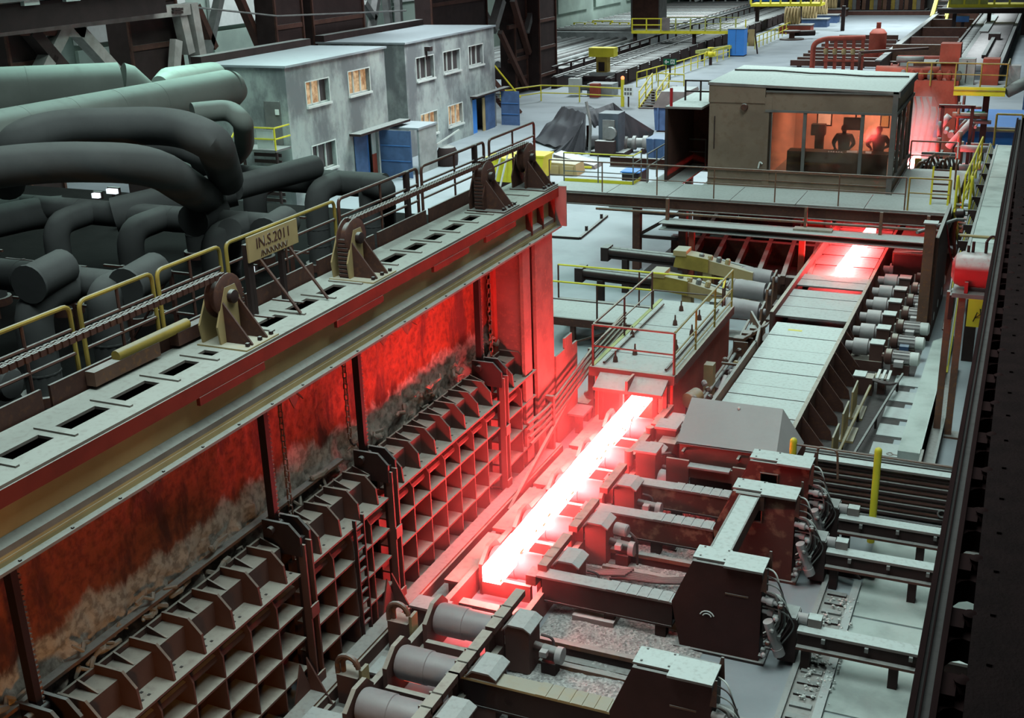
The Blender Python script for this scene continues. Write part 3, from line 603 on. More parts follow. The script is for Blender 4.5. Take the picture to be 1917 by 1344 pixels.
# ------------------------------------------------------------------ railing builder
def railing(label, pts, h=1.1, zs=(.55,), sp=1.6, r=.028, mt=YEL, mt2=None, toe=None, cat='railing', name='guard_railing', top=True):
    P = [V(p) for p in pts]; t = thing(name, label, cat, tuple(P[0])); mt2 = mt2 or mt; up = V((0, 0, 1))
    G().tube([p+up*h for p in P], r, 8, .1 if len(P) > 2 else 0, 3).build('top_rail', mt, t)
    for z in zs: G().tube([p+up*z for p in P], r*.8, 6).build('mid_rail', mt2, t)
    if toe:
        for a, c in zip(P, P[1:]): G().bar(a+up*toe/2, c+up*toe/2, .012, toe).build('toe_board', mt, t)
    for i, (a, c) in enumerate(zip(P, P[1:])):
        n = max(1, round((c-a).length/sp))
        for k in range(n+(i == len(P)-2)):
            q = a.lerp(c, k/n); G().cyl(q, q+up*h, r, 6).build('post', mt2, t)
    return t
# ------------------------------------------------------------------ control pulpit platform
ZP = 2.84
pf = thing('pulpit_platform', 'long raised steel platform carrying the control cabin', 'platform', (-9, 44, 0))
for k, (a, c) in enumerate([(-16.6, -14.2), (-14.18, -11.9), (-11.88, -9.6), (-9.58, -7.3), (-7.28, -5), (-4.98, -2.2)]):
    bp('deck_plate', PLATE, pf, (a, 40.3, ZP-.06), (c, 42.6, ZP))
bp('deck_plate', PLATE, pf, (-11.2, 42.62, ZP-.06), (-4.4, 48.5, ZP)); bp('deck_plate', PLATE, pf, (-4.38, 42.62, ZP-.06), (-2.2, 47.8, ZP)); bp('deck_plate', PLATE, pf, (-13.2, 42.62, ZP-.06), (-12.0, 47, ZP))
G().ibeam((-16.6, 40.35, ZP-.28), (-2.2, 40.35, ZP-.28), .22, .42).build('edge_beam', BROWN, pf); G().ibeam((-16.6, 47.6, ZP-.28), (-2.2, 47.6, ZP-.28), .22, .42).build('edge_beam', BROWN, pf)
G().ibeam((-2.3, 40.3, ZP-.28), (-2.3, 48, ZP-.28), .22, .42).build('edge_beam', BROWN, pf)
G().cyl((-14.5, 40.0, 2.3), (-2.3, 40.0, 2.3), .05, 8).build('front_pipe', RUST, pf)
for x in (-13.05, -11.3, -2.45): bp('leg', BROWN, pf, (x-.14, 40.3, 0), (x+.14, 40.6, ZP-.5))
for x in (-13.05, -8, -2.45): bp('leg', BROWN, pf, (x-.14, 47.3, 0), (x+.14, 47.6, ZP-.5))
for z in (1.2, 2.1): bp('brace', DARK, pf, (-13.05, 40.4, z), (-11.3, 40.5, z+.12))
G().bar((-13, 40.45, 1.3), (-11.2, 40.45, 2.4), .12, .12).build('brace', DARK, pf)
bp('back_screen', DARK, pf, (-11.2, 46.9, .9), (-8.6, 47.0, 2.5)); bp('back_screen', DARK, pf, (-8.4, 46.9, .0), (-2.5, 47.0, 2.5))
railing('rust brown guard railing along the front edge of the cabin platform', [(-16.5, 40.4, ZP), (-10.2, 40.4, ZP), (-3.7, 40.4, ZP)], 1.1, (.55,), 2.1, .026, RUST, RUST)
railing('yellow guard railing on the left end of the cabin platform', [(-16.5, 41.9, ZP), (-13.7, 41.9, ZP), (-13.7, 42.9, ZP)], 1.1, (.8, .4), 1.4, .028, YEL, GREYM, .12)
railing('grey guard railing beside the cabin walkway on the left', [(-13.3, 42.4, ZP), (-13.3, 46, ZP), (-12.0, 46, ZP)], 1.1, (.6,), 1.3, .03, GREYM)
railing('yellow railing at the right front corner of the platform', [(-3.6, 40.4, ZP), (-2.3, 40.4, ZP)], 1.1, (.6,), 1.2, .03, YELD)
railing('rust railing in front of the hydraulic hoses right of the cabin', [(-4.3, 47.6, ZP), (-2.6, 47.6, ZP), (-2.4, 44.2, ZP)], 1.1, (.55,), 1.6, .03, RUST)
lg = thing('cage_ladder', 'yellow ladder frame standing at the right platform corner', 'ladder', (-2.7, 41.6, ZP))
for x in (-3.0, -2.45): bp('stile', YEL, lg, (x, 41.5, ZP), (x+.06, 41.56, ZP+1.3))
for k in range(5): bp('rung', BROWN, lg, (-2.95, 41.51, ZP+.2+k*.24), (-2.44, 41.55, ZP+.26+k*.24))
# ------------------------------------------------------------------ control cabin
CABM = metal('cabin_cladding', (.2, .142, .105), .3, rust=(.14, .09, .06), rustamt=.5, scale=.6)
CABW = metal('cabin_frame', (.13, .12, .115), .3)
INSIDE = metal('glow_tinted_lining', (.62, .42, .34), 0, var=.15, bump=0)  # orange-pink tint stands in for mill glow through the rear windows
cb = thing('control_cabin', 'large dirty brown control cabin with glazed front on the platform', 'cabin', (-7.7, 45.5, ZP))
X0, X1, YF, YB, ZT = -11.05, -4.45, 42.74, 48.3, 6.42
def cladp(x0, x1, z0, z1, name='wall_panel'): bp(name, CABM, cb, (x0, YF, z0), (x1, YF+.08, z1))
cladp(X0, -9.0, ZP, ZT); cladp(-8.98, X1, ZP, 3.42); cladp(-8.98, X1, 5.68, ZT-.06)
bp('wall_panel', CABM, cb, (-9.0, YF-.02, ZP), (-8.75, YF+.06, ZT-.3))
bp('sill', RUST, cb, (X0-.02, YF-.06, 3.42), (X1+.02, YF, 3.5)); bp('head_trim', CABW, cb, (-8.98, YF-.04, 5.6), (X1, YF, 5.68)); bp('low_trim', RUST, cb, (X0, YF-.03, ZP+.25), (X1, YF, ZP+.29))
m, t, b = nt('smoked_glass'); t.nodes.remove(b); tr_ = N(t, 'ShaderNodeBsdfTransparent'); tr_.inputs[0].default_value = (.62, .47, .4, 1); gl_ = N(t, 'ShaderNodeBsdfGlossy'); gl_.inputs[0].default_value = (1, .95, .9, 1); gl_.inputs[1].default_value = .05
df = N(t, 'ShaderNodeBsdfDiffuse'); df.inputs[0].default_value = (.22, .15, .11, 1); fr = N(t, 'ShaderNodeFresnel'); fr.inputs[0].default_value = 1.4; m1 = N(t, 'ShaderNodeMixShader'); m2 = N(t, 'ShaderNodeMixShader')
gx = N(t, 'ShaderNodeSeparateXYZ'); L(t, N(t, 'ShaderNodeNewGeometry').outputs['Position'], gx.inputs[0])
L(t, mul(t, ramp(t, noise_(t, 1.1, 4), .25, .8), .34), m1.inputs[0]); L(t, tr_.outputs[0], m1.inputs[1]); L(t, df.outputs[0], m1.inputs[2]); L(t, fr.outputs[0], m2.inputs[0]); L(t, m1.outputs[0], m2.inputs[1]); L(t, gl_.outputs[0], m2.inputs[2])
L(t, m2.outputs[0], t.nodes['Material Output'].inputs[0]); GLASS = m
for a, c in ((-8.72, -7.62), (-7.5, -5.62), (-5.5, -4.55)): bp('glass_pane', GLASS, cb, (a, YF+.03, 3.5), (c, YF+.045, 5.6))
for x in (-8.78, -7.56, -5.56, -4.5): bp('mullion', CABW, cb, (x-.06, YF-.02, 3.5), (x+.06, YF+.08, 5.6))
bp('right_wall', CABM, cb, (X1-.08, YF+.08, ZP), (X1, YB, 3.3)); bp('right_wall', CABM, cb, (X1-.08, YF+.08, 5.7), (X1, YB, ZT))
for y in (43.0, 44.4, 45.8, 47.2, 48.2): bp('mullion', CABW, cb, (X1-.08, y-.05, 3.3), (X1+.02, y+.05, 5.7))
for k in range(4): bp('glass_pane', GLASS, cb, (X1-.05, 43.05+k*1.4, 3.3), (X1-.035, 44.35+k*1.4-(.35 if k == 3 else 0), 5.7))
bp('left_wall', CABM, cb, (X0, YF+.08, ZP), (X0+.08, YB, ZT)); bp('back_wall', INSIDE, cb, (X0, YB-.08, ZP), (X1, YB, ZT-.1)); bp('partition', INSIDE, cb, (-8.95, YF+.1, ZP), (-8.9, YB-.1, ZT-.1)); bp('cabin_floor', DARK, cb, (X0+.1, YF+.1, ZP), (X1-.1, YB-.1, ZP+.34)); bp('ceiling_panel', INSIDE, cb, (-8.9, YF+.1, 5.9), (X1-.1, YB-.1, 5.95))
G().prism([(X0-.06, ZT+.1), (X1+.05, ZT-.08), (X1+.05, ZT), (X0-.06, ZT+.2)], 'y', YF-.05, YB+.05).build('roof', LIDM, cb); bp('roof_edge', CABW, cb, (X1+.05, YF-.08, ZT-.2), (X1+.1, YB+.08, ZT+.02)); bp('fascia', CABM, cb, (X0-.02, YF-.03, 5.9), (-9.0, YF, ZT+.1)); bp('fascia', CABW, cb, (-8.98, YF-.05, 6.3), (X1+.05, YF-.02, ZT-.06))
g = G().tube([(-11, 46.3, ZT+.24), (-9.5, 46.6, ZT+.2), (-8, 46.1, ZT+.18), (-7.2, 46.35, ZT+.14), (-6, 46.2, ZT+.1), (-4.5, 46.6, ZT+.06)], .035, 6); g.build('roof_cable', DARK, cb)
for x in (-8.85, -4.5): bp('corner_post', CABW, cb, (x-.09, YF-.05, ZP), (x+.09, YF+.03, ZT)) if x > -5 else None
for x in (-4.3,): bp('side_trim', CABW, cb, (X1, YF, 5.6), (X1+.06, YB, 5.7)); bp('side_trim', CABW, cb, (X1, YF, 3.2), (X1+.06, YB, 3.32))
G().lathe((-9.75, YF-.12, 5.75), (0, 1, 0), [(.12, 0), (.14, .12)], 10).build('front_lamp', BROWN, cb); bp('lamp_wire', DARK, cb, (-10.85, YF-.03, 4.2), (-10.82, YF, 5.4)); G().tube([(-9.15, YF-.04, 3.55), (-9.1, YF-.04, 3.8), (-9.0, YF-.04, 3.72)], .03, 6, .1).build('door_hook', WHITE, cb)
pt = thing('cabin_porch', 'open dark porch box built on the left side of the cabin', 'porch', (-12, 44.5, ZP))
bp('roof', LIDM, pt, (-12.75, 42.8, 5.6), (-11.35, 47.6, 5.68)); bp('back_panel', BROWN, pt, (-12.7, 46.6, ZP), (-11.4, 46.7, 5.6)); bp('left_panel', BROWN, pt, (-12.75, 42.85, ZP), (-12.68, 47.6, 5.6)); bp('inner_panel', RUST, pt, (-11.9, 46.5, ZP), (-11.4, 46.6, 4.6)); bp('front_post', DARK, pt, (-12.75, 42.8, ZP), (-12.65, 42.9, 5.6))
for z in (6.0, 6.4): bp('roof_rail', DARK, pt, (-12.5, 44.5, z), (-11.3, 44.56, z+.06))
for x in (-12.5, -11.9): bp('rail_post', DARK, pt, (x, 44.5, 5.68), (x+.06, 44.56, 6.45))
G().cyl((-12.55, 42.9, 5.68), (-12.55, 42.9, 6.35), .06, 8).build('striped_post', REDP, pt)
lamp('mill_glow_fill', (-5.6, 46.5, 5.85), 1.8, 1.6, 400, (1.0, .74, .6)); lamp('mill_glow_fill', (-7.6, 47.0, 5.85), .8, .8, 70, (1.0, .6, .46))  # added lamps imitating the mill glow behind the cabin
dk = thing('control_desk', 'dark control desk with lit keys behind the cabin glass', 'desk', (-6.2, 43.4, ZP))
bp('desk_top', DARK, dk, (-8.2, 43.1, 4.1), (-4.65, 43.75, 4.17)); bp('desk_front', DARK, dk, (-8.2, 43.1, ZP+.34), (-4.65, 43.16, 4.1)); bp('desk_side', DARK, dk, (-8.2, 43.1, ZP+.34), (-8.14, 43.75, 4.1))
for k in range(6): bp('key_lamp', LITE, dk, (-6.75+k*.09, 43.2, 4.17), (-6.71+k*.09, 43.24, 4.2))
bp('screen_pad', LITE, dk, (-6.1, 43.25, 4.17), (-5.75, 43.35, 4.23)); bp('screen_pad', LITE, dk, (-5.45, 43.25, 4.17), (-5.25, 43.33, 4.23)); bp('desk_plinth', DARK, dk, (-8.1, 43.2, ZP+.34), (-4.7, 43.7, ZP+.4))
mo = thing('hanging_monitor', 'dark monitor hanging from the cabin ceiling', 'monitor', (-6.0, 43.7, 4.9)); bp('screen', DARKV, mo, (-6.35, 43.7, 4.9), (-5.66, 43.78, 5.35)); bp('hanger', DARK, mo, (-5.95, 43.72, 5.35), (-5.9, 43.76, 5.9))
for k, (x, w_) in enumerate([(-7.75, .3), (-5.42, .16)]):
    q = thing('framed_notice', ['pale framed notice on the cabin back wall at left', 'narrow framed notice on the cabin back wall beside the right operator'][k], 'notice', (x, 48.15, 4.5)); bp('sheet', WSIGN if k == 0 else TAN, q, (x-w_/1.2, 48.19, 4.35), (x+w_/1.2, 48.21, 5.0)); bp('frame', DARK, q, (x-w_/1.2-.05, 48.205, 4.3), (x+w_/1.2+.05, 48.22, 5.05))
cbp = thing('cabin_duct', 'grey upright duct at the back of the cabin right of the operators', 'duct', (-4.95, 47.9, ZP)); bp('duct_body', BROWN, cbp, (-5.15, 47.8, ZP+.34), (-4.85, 48.15, 5.9)); bp('duct_collar', BROWN, cbp, (-5.2, 47.75, 5.0), (-4.8, 48.18, 5.1))
# operators: one skinned body each
def person(label, x, y, z, cloth, facing=-1, lean=0.0, arms=0):
    s = facing; me = bpy.data.meshes.new('person'); vs, es, rs = [], [], []
    def a(p, r, to=None):
        vs.append((p[0], s*p[1], p[2])); rs.append(r)
        if to is not None: es.append((to, len(vs)-1))
        return len(vs)-1
    pel = a((0, 0, .95), .2); wa = a((0, .02, 1.12), .23, pel); chst = a((0, .06+lean, 1.34), .27, wa); nk0 = a((0, .08+lean, 1.49), .15, chst); nk = a((0, .1+lean, 1.55), .062, nk0)
    hd0 = a((0, .12+lean, 1.61), .088, nk); hd = a((0, .12+lean, 1.69), .1, hd0); a((0, .1+lean, 1.78), .07, hd)
    for sd in (-1, 1):
        sh = a((sd*.24, .06+lean, 1.43), .115, chst); el = a((sd*(.37+.03*arms), .1+lean, 1.18), .085, sh); wr = a((sd*(.27-.05*arms), .36+lean, 1.05+.04*arms), .038, el); pm = a((sd*(.25-.05*arms), .43+lean, 1.02+.04*arms), .036, wr)
        for f_ in range(4): k1 = a((sd*(.21-.05*arms+.024*f_), .49+lean+.01*(f_ in (1, 2)), 1.01+.04*arms), .011, pm); a((sd*(.21-.05*arms+.024*f_), .53+lean+.012*(f_ in (1, 2)), .99+.04*arms), .009, k1)
        th = a((sd*(.19-.05*arms), .43+lean, 1.01+.04*arms), .012, pm); a((sd*(.165-.05*arms), .47+lean, 1.0+.04*arms), .01, th)
        hp = a((sd*.1, 0, .9), .115, pel); kn = a((sd*.12, .03, .5), .075, hp); an = a((sd*.12, -.02, .1), .048, kn); a((sd*.13, .12, .05), .045, an)
    me.from_pydata(vs, es, []); o = bpy.data.objects.new('person', me); C.objects.link(o)
    sk = o.modifiers.new('s', 'SKIN'); 
    for i, r_ in enumerate(rs): me.skin_vertices[0].data[i].radius = (r_, r_*(.68 if i in (1, 2) else 1))
    me.skin_vertices[0].data[0].use_root = True
    sb = o.modifiers.new('b', 'SUBSURF'); sb.levels = 1; bpy.context.view_layer.update()
    m2 = bpy.data.meshes.new_from_object(o.evaluated_get(bpy.context.evaluated_depsgraph_get())); C.objects.unlink(o); bpy.data.objects.remove(o)
    t = thing('person', label, 'person', (x, y, z))
    b_ = bpy.data.objects.new('body', m2); C.objects.link(b_); b_.parent = t; m2.materials.clear(); m2.materials.append(cloth); ORG[b_] = V((x, y, z))
    for p in m2.polygons: p.use_smooth = True
    hy = y+s*(.12+lean); g = G().ball((x, hy, z+1.7), .105, 12, 1.15); g.ball((x, hy+s*.115, z+1.69), .02, 6, 1.4)
    for sd in (-1, 1): g.ball((x+sd*.105, hy, z+1.69), .025, 6, 1.4)
    g.build('head', SKIN, t); G().lathe((x, hy-s*.01, z+1.73), (0, 0, 1), [(.115, -.03), (.115, .03), (.09, .09), (.04, .12)], 12).build('helmet', HELM, t)
    g = G()
    for sd in (-1, 1): g.ball((x+sd*.04, hy+s*.1, z+1.72), .014, 6)
    g.build('eyes', DARKV, t); bp('mouth', REDM, t, (x-.03, hy+s*.1-.01, z+1.635), (x+.03, hy+s*.1+.01, z+1.645))
    return t
SKIN = metal('skin', (.42, .24, .17), 0, bump=0, var=.1); HELM = metal('helmet_plastic', (.2, .2, .2), 0, rough=.4, bump=0)
WORK = metal('dark_workwear', (.05, .05, .06), 0, bump=.1)
ZF = ZP+.34
dp = thing('screen_pillar', 'dark upright equipment pillar at the left end of the control desk', 'equipment', (-7.3, 44.2, ZF)); bp('pillar', DARK, dp, (-7.4, 44.1, ZF), (-7.1, 44.35, 4.75)); bp('pillar_head', DARK, dp, (-7.55, 44.05, 4.6), (-7.05, 44.4, 5.0)); bp('pillar_foot', DARK, dp, (-7.6, 43.95, ZF), (-6.95, 44.5, ZF+.1))
person('operator in dark workwear leaning on the desk under the hanging monitor', -6.35, 44.2, ZF, WORK); person('operator in dark workwear at the corner of the cabin beside the grey duct', -5.12, 44.2, ZF, WORK, -1, .05, 1)
# ------------------------------------------------------------------ hot bars
FLECK = emit('cooling_scale', (.95, .55, .2), .75)
def hotbar(label, a, c, w_, h_):
    t = G(); a, c = V(a), V(c)
    n = 14
    for k in range(n):
        p, q = a.lerp(c, k/n), a.lerp(c, (k+1)/n)
        t.bar(p, q, w_*(1+.03*math.sin(k*2.1)), h_*(1+.03*math.cos(k*1.7)))
    o = tag(t.build('hot_bar', HOT), label, 'steel bar'); d = (c-a)
    for k in range(int(d.length*2.2)):
        u = R.random(); q = a.lerp(c, u); s_ = R.uniform(.03, .09); z_ = q.z+h_*R.uniform(-.35, .3); bp('scale_fleck', FLECK, o, (q.x+w_/2, q.y-s_, z_-.02), (q.x+w_/2+.012, q.y+s_, z_+.025))
    return o
hotbar('long white-hot steel bar on the near roller line beside the furnace', (-8.25, 17.0, .84), (-8.32, 26.6, .84), .36, .3)
hotbar('short white-hot steel bar on the covered roller table under the platform', (-5.38, 38.6, 1.0), (-5.2, 44.6, 1.0), .34, .28)
hotbar('small white-hot bar end beyond the cabin at right', (-5.2, 55.2, 1.1), (-5.05, 59.5, 1.1), .3, .26)
me_t = thing('mill_entry_table', 'dark roller table carrying the hot bar end beyond the cabin', 'roller table', (-5.1, 57, 0)); bp('bed', DARK, me_t, (-6.0, 49, 0), (-4.2, 63, .55))
for k in range(11): G().cyl((-5.9, 50+k*1.2, .72), (-4.3, 50+k*1.2, .72), .24, 12).build('roller', ROLL, me_t)
for x in (-6.05, -4.2): bp('side_beam', DARK, me_t, (x-.08, 49, 0), (x+.08, 63, .95))
# ------------------------------------------------------------------ near roller line
def roller(label, x0, x1, y, z, gear=True, full=True):
    t = thing('table_roller', label, 'roller', ((x0+x1)/2, y, 0), 'rollers of the near roller line')
    G().lathe((x0+.08, y, z), (1, 0, 0), [(.08, -.1), (.1, 0), (.27, 0), (.29, .06), (.29, (x1-x0)*.45), (.275, (x1-x0)*.46), (.275, x1-x0-.22), (.27, x1-x0-.16), (.1, x1-x0-.16), (.08, x1-x0-.05)], 22).build('roller_body', ROLL, t)
    for x in (x0, x1): 
        G().prism([(y-.42, .02), (y+.42, .02), (y+.42, z+.12), (y+.22, z+.34), (y-.1, z+.34), (y-.42, z+.1)], 'x', x-.04, x+.04).build('bearing_plate', LATT, t)
        G().lathe((x-.07 if x == x0 else x+.04, y, z), (1, 0, 0), [(.12, 0), (.12, .06), (.05, .09)], 10).build('bearing_cap', ALU, t)
    bp('apron', LATT, t, (x0+.1, y-.6, .15), (x1-.1, y-.5, .5))
    if gear:
        xg = x1+.26
        G().prism([(xg, .05), (xg+.44, .05), (xg+.44, .86), (xg+.36, .93), (xg+.08, .93), (xg, .85)], 'y', y-.24, y+.24).build('gear_case', LATT, t)
        G().prism([(xg-.05, .83), (xg+.07, .95), (xg+.37, .95), (xg+.49, .87), (xg+.49, .9), (xg+.36, .985), (xg+.07, .985), (xg-.05, .86)], 'y', y-.28, y+.28).build('gear_cover', PLATE, t)
        for s in (-.16, .2): bp('cover_strap', LATT, t, (x1-.02, y+s-.02, .1), (x1+.2, y+s+.02, z+.4))
        G().prism([(x1+.02, z+.28), (x1+.2, z+.28), (x1+.2, z+.4), (x1+.02, z+.4)], 'y', y-.5, y+.8).build('side_cover', LATT, t)
        G().cyl((xg+.44, y, .5), (xg+.6, y, .48), .08, 10).build('coupling', HOSE, t); G().cyl((xg+.6, y-.02, .44), (xg+.86, y-.02, .42), .13, 14).build('motor', DARK, t); G().cyl((xg+.86, y-.02, .42), (xg+.97, y-.02, .42), .15, 14).build('fan_cover', ALU, t)
        bp('terminal_box', ALU, t, (xg+.62, y-.24, .46), (xg+.75, y-.12, .56)); G().tube([(xg+.48, y+.2, .6), (xg+.7, y+.25, .55), (xg+.75, y+.08, .1)], .025, 6, .15).build('hose', HOSE, t); bp('motor_foot', DARK, t, (xg+.6, y-.12, 0), (xg+.86, y+.1, .28))
    return t
RY = [(11.3, 'nearest table roller, cut by the bottom picture edge'), (13.05, 'table roller nearest but one, at the bottom left of the roller line'), (14.3, 'table roller with gear case in the lower left centre'), (15.7, 'table roller just in front of the glowing bar end'), (18.0, 'table roller under the near end of the glowing bar'), (19.6, 'table roller under the near half of the glowing bar'), (21.4, 'table roller under the middle of the glowing bar'), (23.2, 'table roller under the far half of the glowing bar'), (25.0, 'table roller by the descaler opening')]
for y, la in RY: roller(la, -8.75, -7.55, y, .56 if y > 16.5 else .62)
sg = thing('roller_line_beam', 'heavy red frame beam under the right ends of the table rollers', 'beam', (-7.4, 18, 0))
for x in (-8.95, -7.42): G().prism([(x-.08, .0), (x+.08, .0), (x+.06, .46), (x-.06, .46)], 'y', 10.5, 26).build('frame_beam', LATT, sg)
for k in range(9): bp('cross_tie', LATT, sg, (-8.9, 11.9+k*1.65, .02), (-7.5, 12.1+k*1.65, .22))
ap = thing('side_guide', 'red side guide plate running along the left of the glowing bar', 'guide', (-9.2, 21, 0))
for k in range(4): bp('guide_plate', LATT, ap, (-9.35, 17.2+k*2.2, .35), (-9.0, 19.2+k*2.2, .42)); G().prism([(-9.3, .05), (-8.98, .05), (-9.3, .35)], 'y', 17.3+k*2.2, 17.36+k*2.2).build('gusset', LATT, ap); bp('guide_foot', LATT, ap, (-9.32, 17.3+k*2.2, 0), (-9.2, 19.1+k*2.2, .35))
for k, (y, la) in enumerate([(13.75, 'horseshoe lifting hook bracket at bottom left by the curb'), (15.45, 'horseshoe lifting hook bracket by the curb near the first gear case')]):
    t = thing('shackle_bracket', la, 'bracket', (-9.3, y, 0)); bp('pedestal', LATT, t, (-9.5, y-.16, 0), (-9.1, y+.16, .62))
    for r_, q in ((.2, .0), (.13, .03)): G().tube([(-9.3+r_*math.cos(a_), y-.1+q*2, .78+r_*math.sin(a_)) for a_ in [PI*i/8 for i in range(9)]]+[(-9.3-r_, y-.1+q*2, .6)], .045, 8).build('horseshoe', RUST, t)
    bp('front_plate', TAN, t, (-9.1, y-.1, .05), (-9.04, y+.12, .75)); bp('base', LATT, t, (-9.55, y-.25, 0), (-8.98, y+.25, .06))
for k, (x, y, w_, d_, z, la) in enumerate([(-9.15, 14.6, .5, .5, .2, 'dusty plate between the two horseshoe brackets'), (-9.05, 16.1, .7, .4, .6, 'flat dusty bearing plate left of the roller in front of the glowing bar'), (-9.1, 12.6, .7, .4, .55, 'pale flat plate at the bottom edge left of the nearest rollers'), (-9.0, 13.75, .5, .25, .25, 'ragged pale plate beside the first horseshoe bracket')]):
    t = thing('bearing_bed', la, 'plate', (x, y, 0)); bp('top_plate', PLATE, t, (x-w_/2, y-d_/2, z-.05), (x+w_/2, y+d_/2, z)); bp('block', LATT, t, (x-w_/2+.03, y-d_/2+.03, 0), (x+w_/2-.03, y+d_/2-.03, z-.05))
gs = thing('glowing_scale', 'strip of glowing scale fallen behind the second nearest roller', 'scale', (-7.9, 13.6, .02)); q = at(775, 1272, .24); bp('ember', EMB, gs, q+V((-.16, -.06, -.02)), q+V((.16, .06, .03))); bp('scale_crust', slag, gs, (-8.45, 13.5, .02), (-7.75, 13.8, .22))
# red motor-gear units on the right of the hot bar
for k, (x, y, la) in enumerate([(-7.0, 24.1, 'small red gear unit nearest to the descaler box'), (-7.05, 22.7, 'small red gear unit left of the grey hood front')]):
    t = thing('gear_unit', la, 'gear unit', (x, y, 0), 'red gear units beside the grey hood')
    bp('case', LATT, t, (x-.2, y-.22, .1), (x+.25, y+.25, 1.15)); bp('case_lid', PLATE, t, (x-.24, y-.26, 1.15), (x+.28, y+.28, 1.2)); bp('base', LATT, t, (x-.3, y-.35, 0), (x+.5, y+.35, .12)); G().cyl((x-.4, y-.1, .75), (x-.4, y-.1, 1.1), .1, 10).build('filter', LATT, t); G().cyl((x+.3, y, .5), (x+.8, y-.05, .5), .2, 12).build('motor', ALU, t)
    G().tube([(x+.1, y+.2, .9), (x+.5, y+.4, 1.0), (x+.9, y+.2, .1)], .03, 6, .2).build('hose', HOSE, t)
    for z in (.25, .4): bp('rib', LATT, t, (x-.22, y-.28, z), (x+.3, y-.22, z+.04))
# ------------------------------------------------------------------ descaler box with small deck
ds = thing('descaler_box', 'red box with bolted roof deck from which the long hot bar comes', 'machine housing', (-8.4, 28.5, 0))
ZD = 1.75
for k in range(5): bp('roof_plate', PLATE, ds, (-9.4, 25.75+k*1.17, ZD-.05), (-7.4, 26.9+k*1.17, ZD+.004*(k % 2)))
bp('edge_channel', LATT, ds, (-9.5, 25.62, ZD-.22), (-7.3, 25.75, ZD+.02)); bp('edge_channel', LATT, ds, (-7.4, 25.75, ZD-.22), (-7.28, 31.6, ZD+.02)); bp('edge_channel', OLIVE, ds, (-9.5, 25.75, ZD-.22), (-9.4, 31.6, ZD+.02))
bp('right_wall', REDM, ds, (-7.45, 25.8, 0), (-7.38, 31.5, ZD-.2)); bp('left_wall', REDM, ds, (-9.4, 25.8, 0), (-9.33, 31.5, ZD-.2)); bp('back_wall', REDM, ds, (-9.4, 31.4, 0), (-7.4, 31.5, ZD-.2))
for x, w_ in ((-9.15, .1), (-8.62, .1), (-7.75, .12), (-7.5, .1)): bp('front_jamb', LATT, ds, (x-w_/2, 25.5, 0), (x+w_/2, 25.62, ZD-.2))
bp('front_panel', LATT, ds, (-9.15, 25.6, 0), (-8.62, 25.64, ZD-.25)); bp('front_header', LATT, ds, (-9.2, 25.5, 1.25), (-7.45, 25.62, 1.55)); bp('dark_mouth', REDM, ds, (-8.6, 26.6, 0), (-7.75, 26.65, 1.3))
for x0, x1 in ((-9.2, -8.35), (-8.3, -7.45)): G().prism([(25.62, 1.66), (25.62, 1.6), (25.1, 1.42), (25.1, 1.46)], 'x', x0, x1).build('hood_flap', PLATE, ds)
bp('hood_rib', LATT, ds, (-8.36, 25.05, 1.44), (-8.3, 25.65, 1.72)); bp('hood_lip', LATT, ds, (-9.2, 25.06, 1.38), (-7.45, 25.1, 1.46))
for k in range(8):
    x = [-9.0, -8.7, -7.8, -9.2, -7.75, -8.4, -7.9, -8.6][k]; y = 26.2+k*.65
    G().lathe((x, y, ZD), (0, 0, 1), [(.07, 0), (.055, .12), (.025, .16), (.02, .3)], 8).build('lifting_lug', BROWN, ds)
for x in (-9.2, -7.6): G().cyl((x, 25.9, ZD+.06), (x, 31, ZD+.06), .035, 6).build('deck_pipe', BROWN, ds)
railing('red railing on the small descaler deck facing the hot bar', [(-9.42, 30.6, ZD), (-9.42, 25.7, ZD), (-7.34, 25.7, ZD)], 1.1, (.55,), 2.4, .03, LATT, LATT)
railing('rust and yellow railing on the right of the small descaler deck', [(-7.34, 25.75, ZD), (-7.34, 31.5, ZD)], 1.1, (.55, .2), 1.9, .03, YELD, YELD)
for k, (z, la) in enumerate([(.0, 'pump and valve cluster left of the descaler box')]):
    t = thing('valve_cluster', la, 'valves', (-9.9, 27.2, 0)); 
    for j in range(14): q = V((-9.95+.35*R.random(), 26.2+2.6*R.random(), .5+.9*R.random())); G().lathe(q, (R.random()-.5, R.random()-.5, .6), [(.06, 0), (.1, .04), (.1, .16), (.05, .2)], 8).build('valve', LATT if j % 3 else GREYM, t)
    bp('frame', LATT, t, (-10.1, 26.2, 0), (-9.75, 28.8, .5)); bp('drip_tray', PLATE, t, (-9.95, 25.2, .55), (-9.5, 25.9, .6)); bp('tray_leg', LATT, t, (-9.8, 25.4, 0), (-9.7, 25.7, .55))
t = thing('pipe_run', 'bundle of red pipes descending from the end column towards the doors', 'pipe', (-9.9, 25, 1))
for k in range(4): z = 1.75-k*.16; G().tube([(-9.75+k*.02, 22.3, z-.25), (-9.7, 23.4, z-.25), (-9.75, 26.6, z+.15), (-9.85, 29.5, z+.2)], .045, 6, .3).build('pipe', LATT, t)
bp('bracket', LATT, t, (-9.85, 23.6, 0), (-9.65, 23.7, 1.7)); bp('bracket', LATT, t, (-9.85, 26.5, 0), (-9.7, 26.6, 1.9))
G().bar((-9.5, 20.6, .2), (-9.75, 25.4, 1.3), .07, .1).build('slant_pipe', LATT, t)
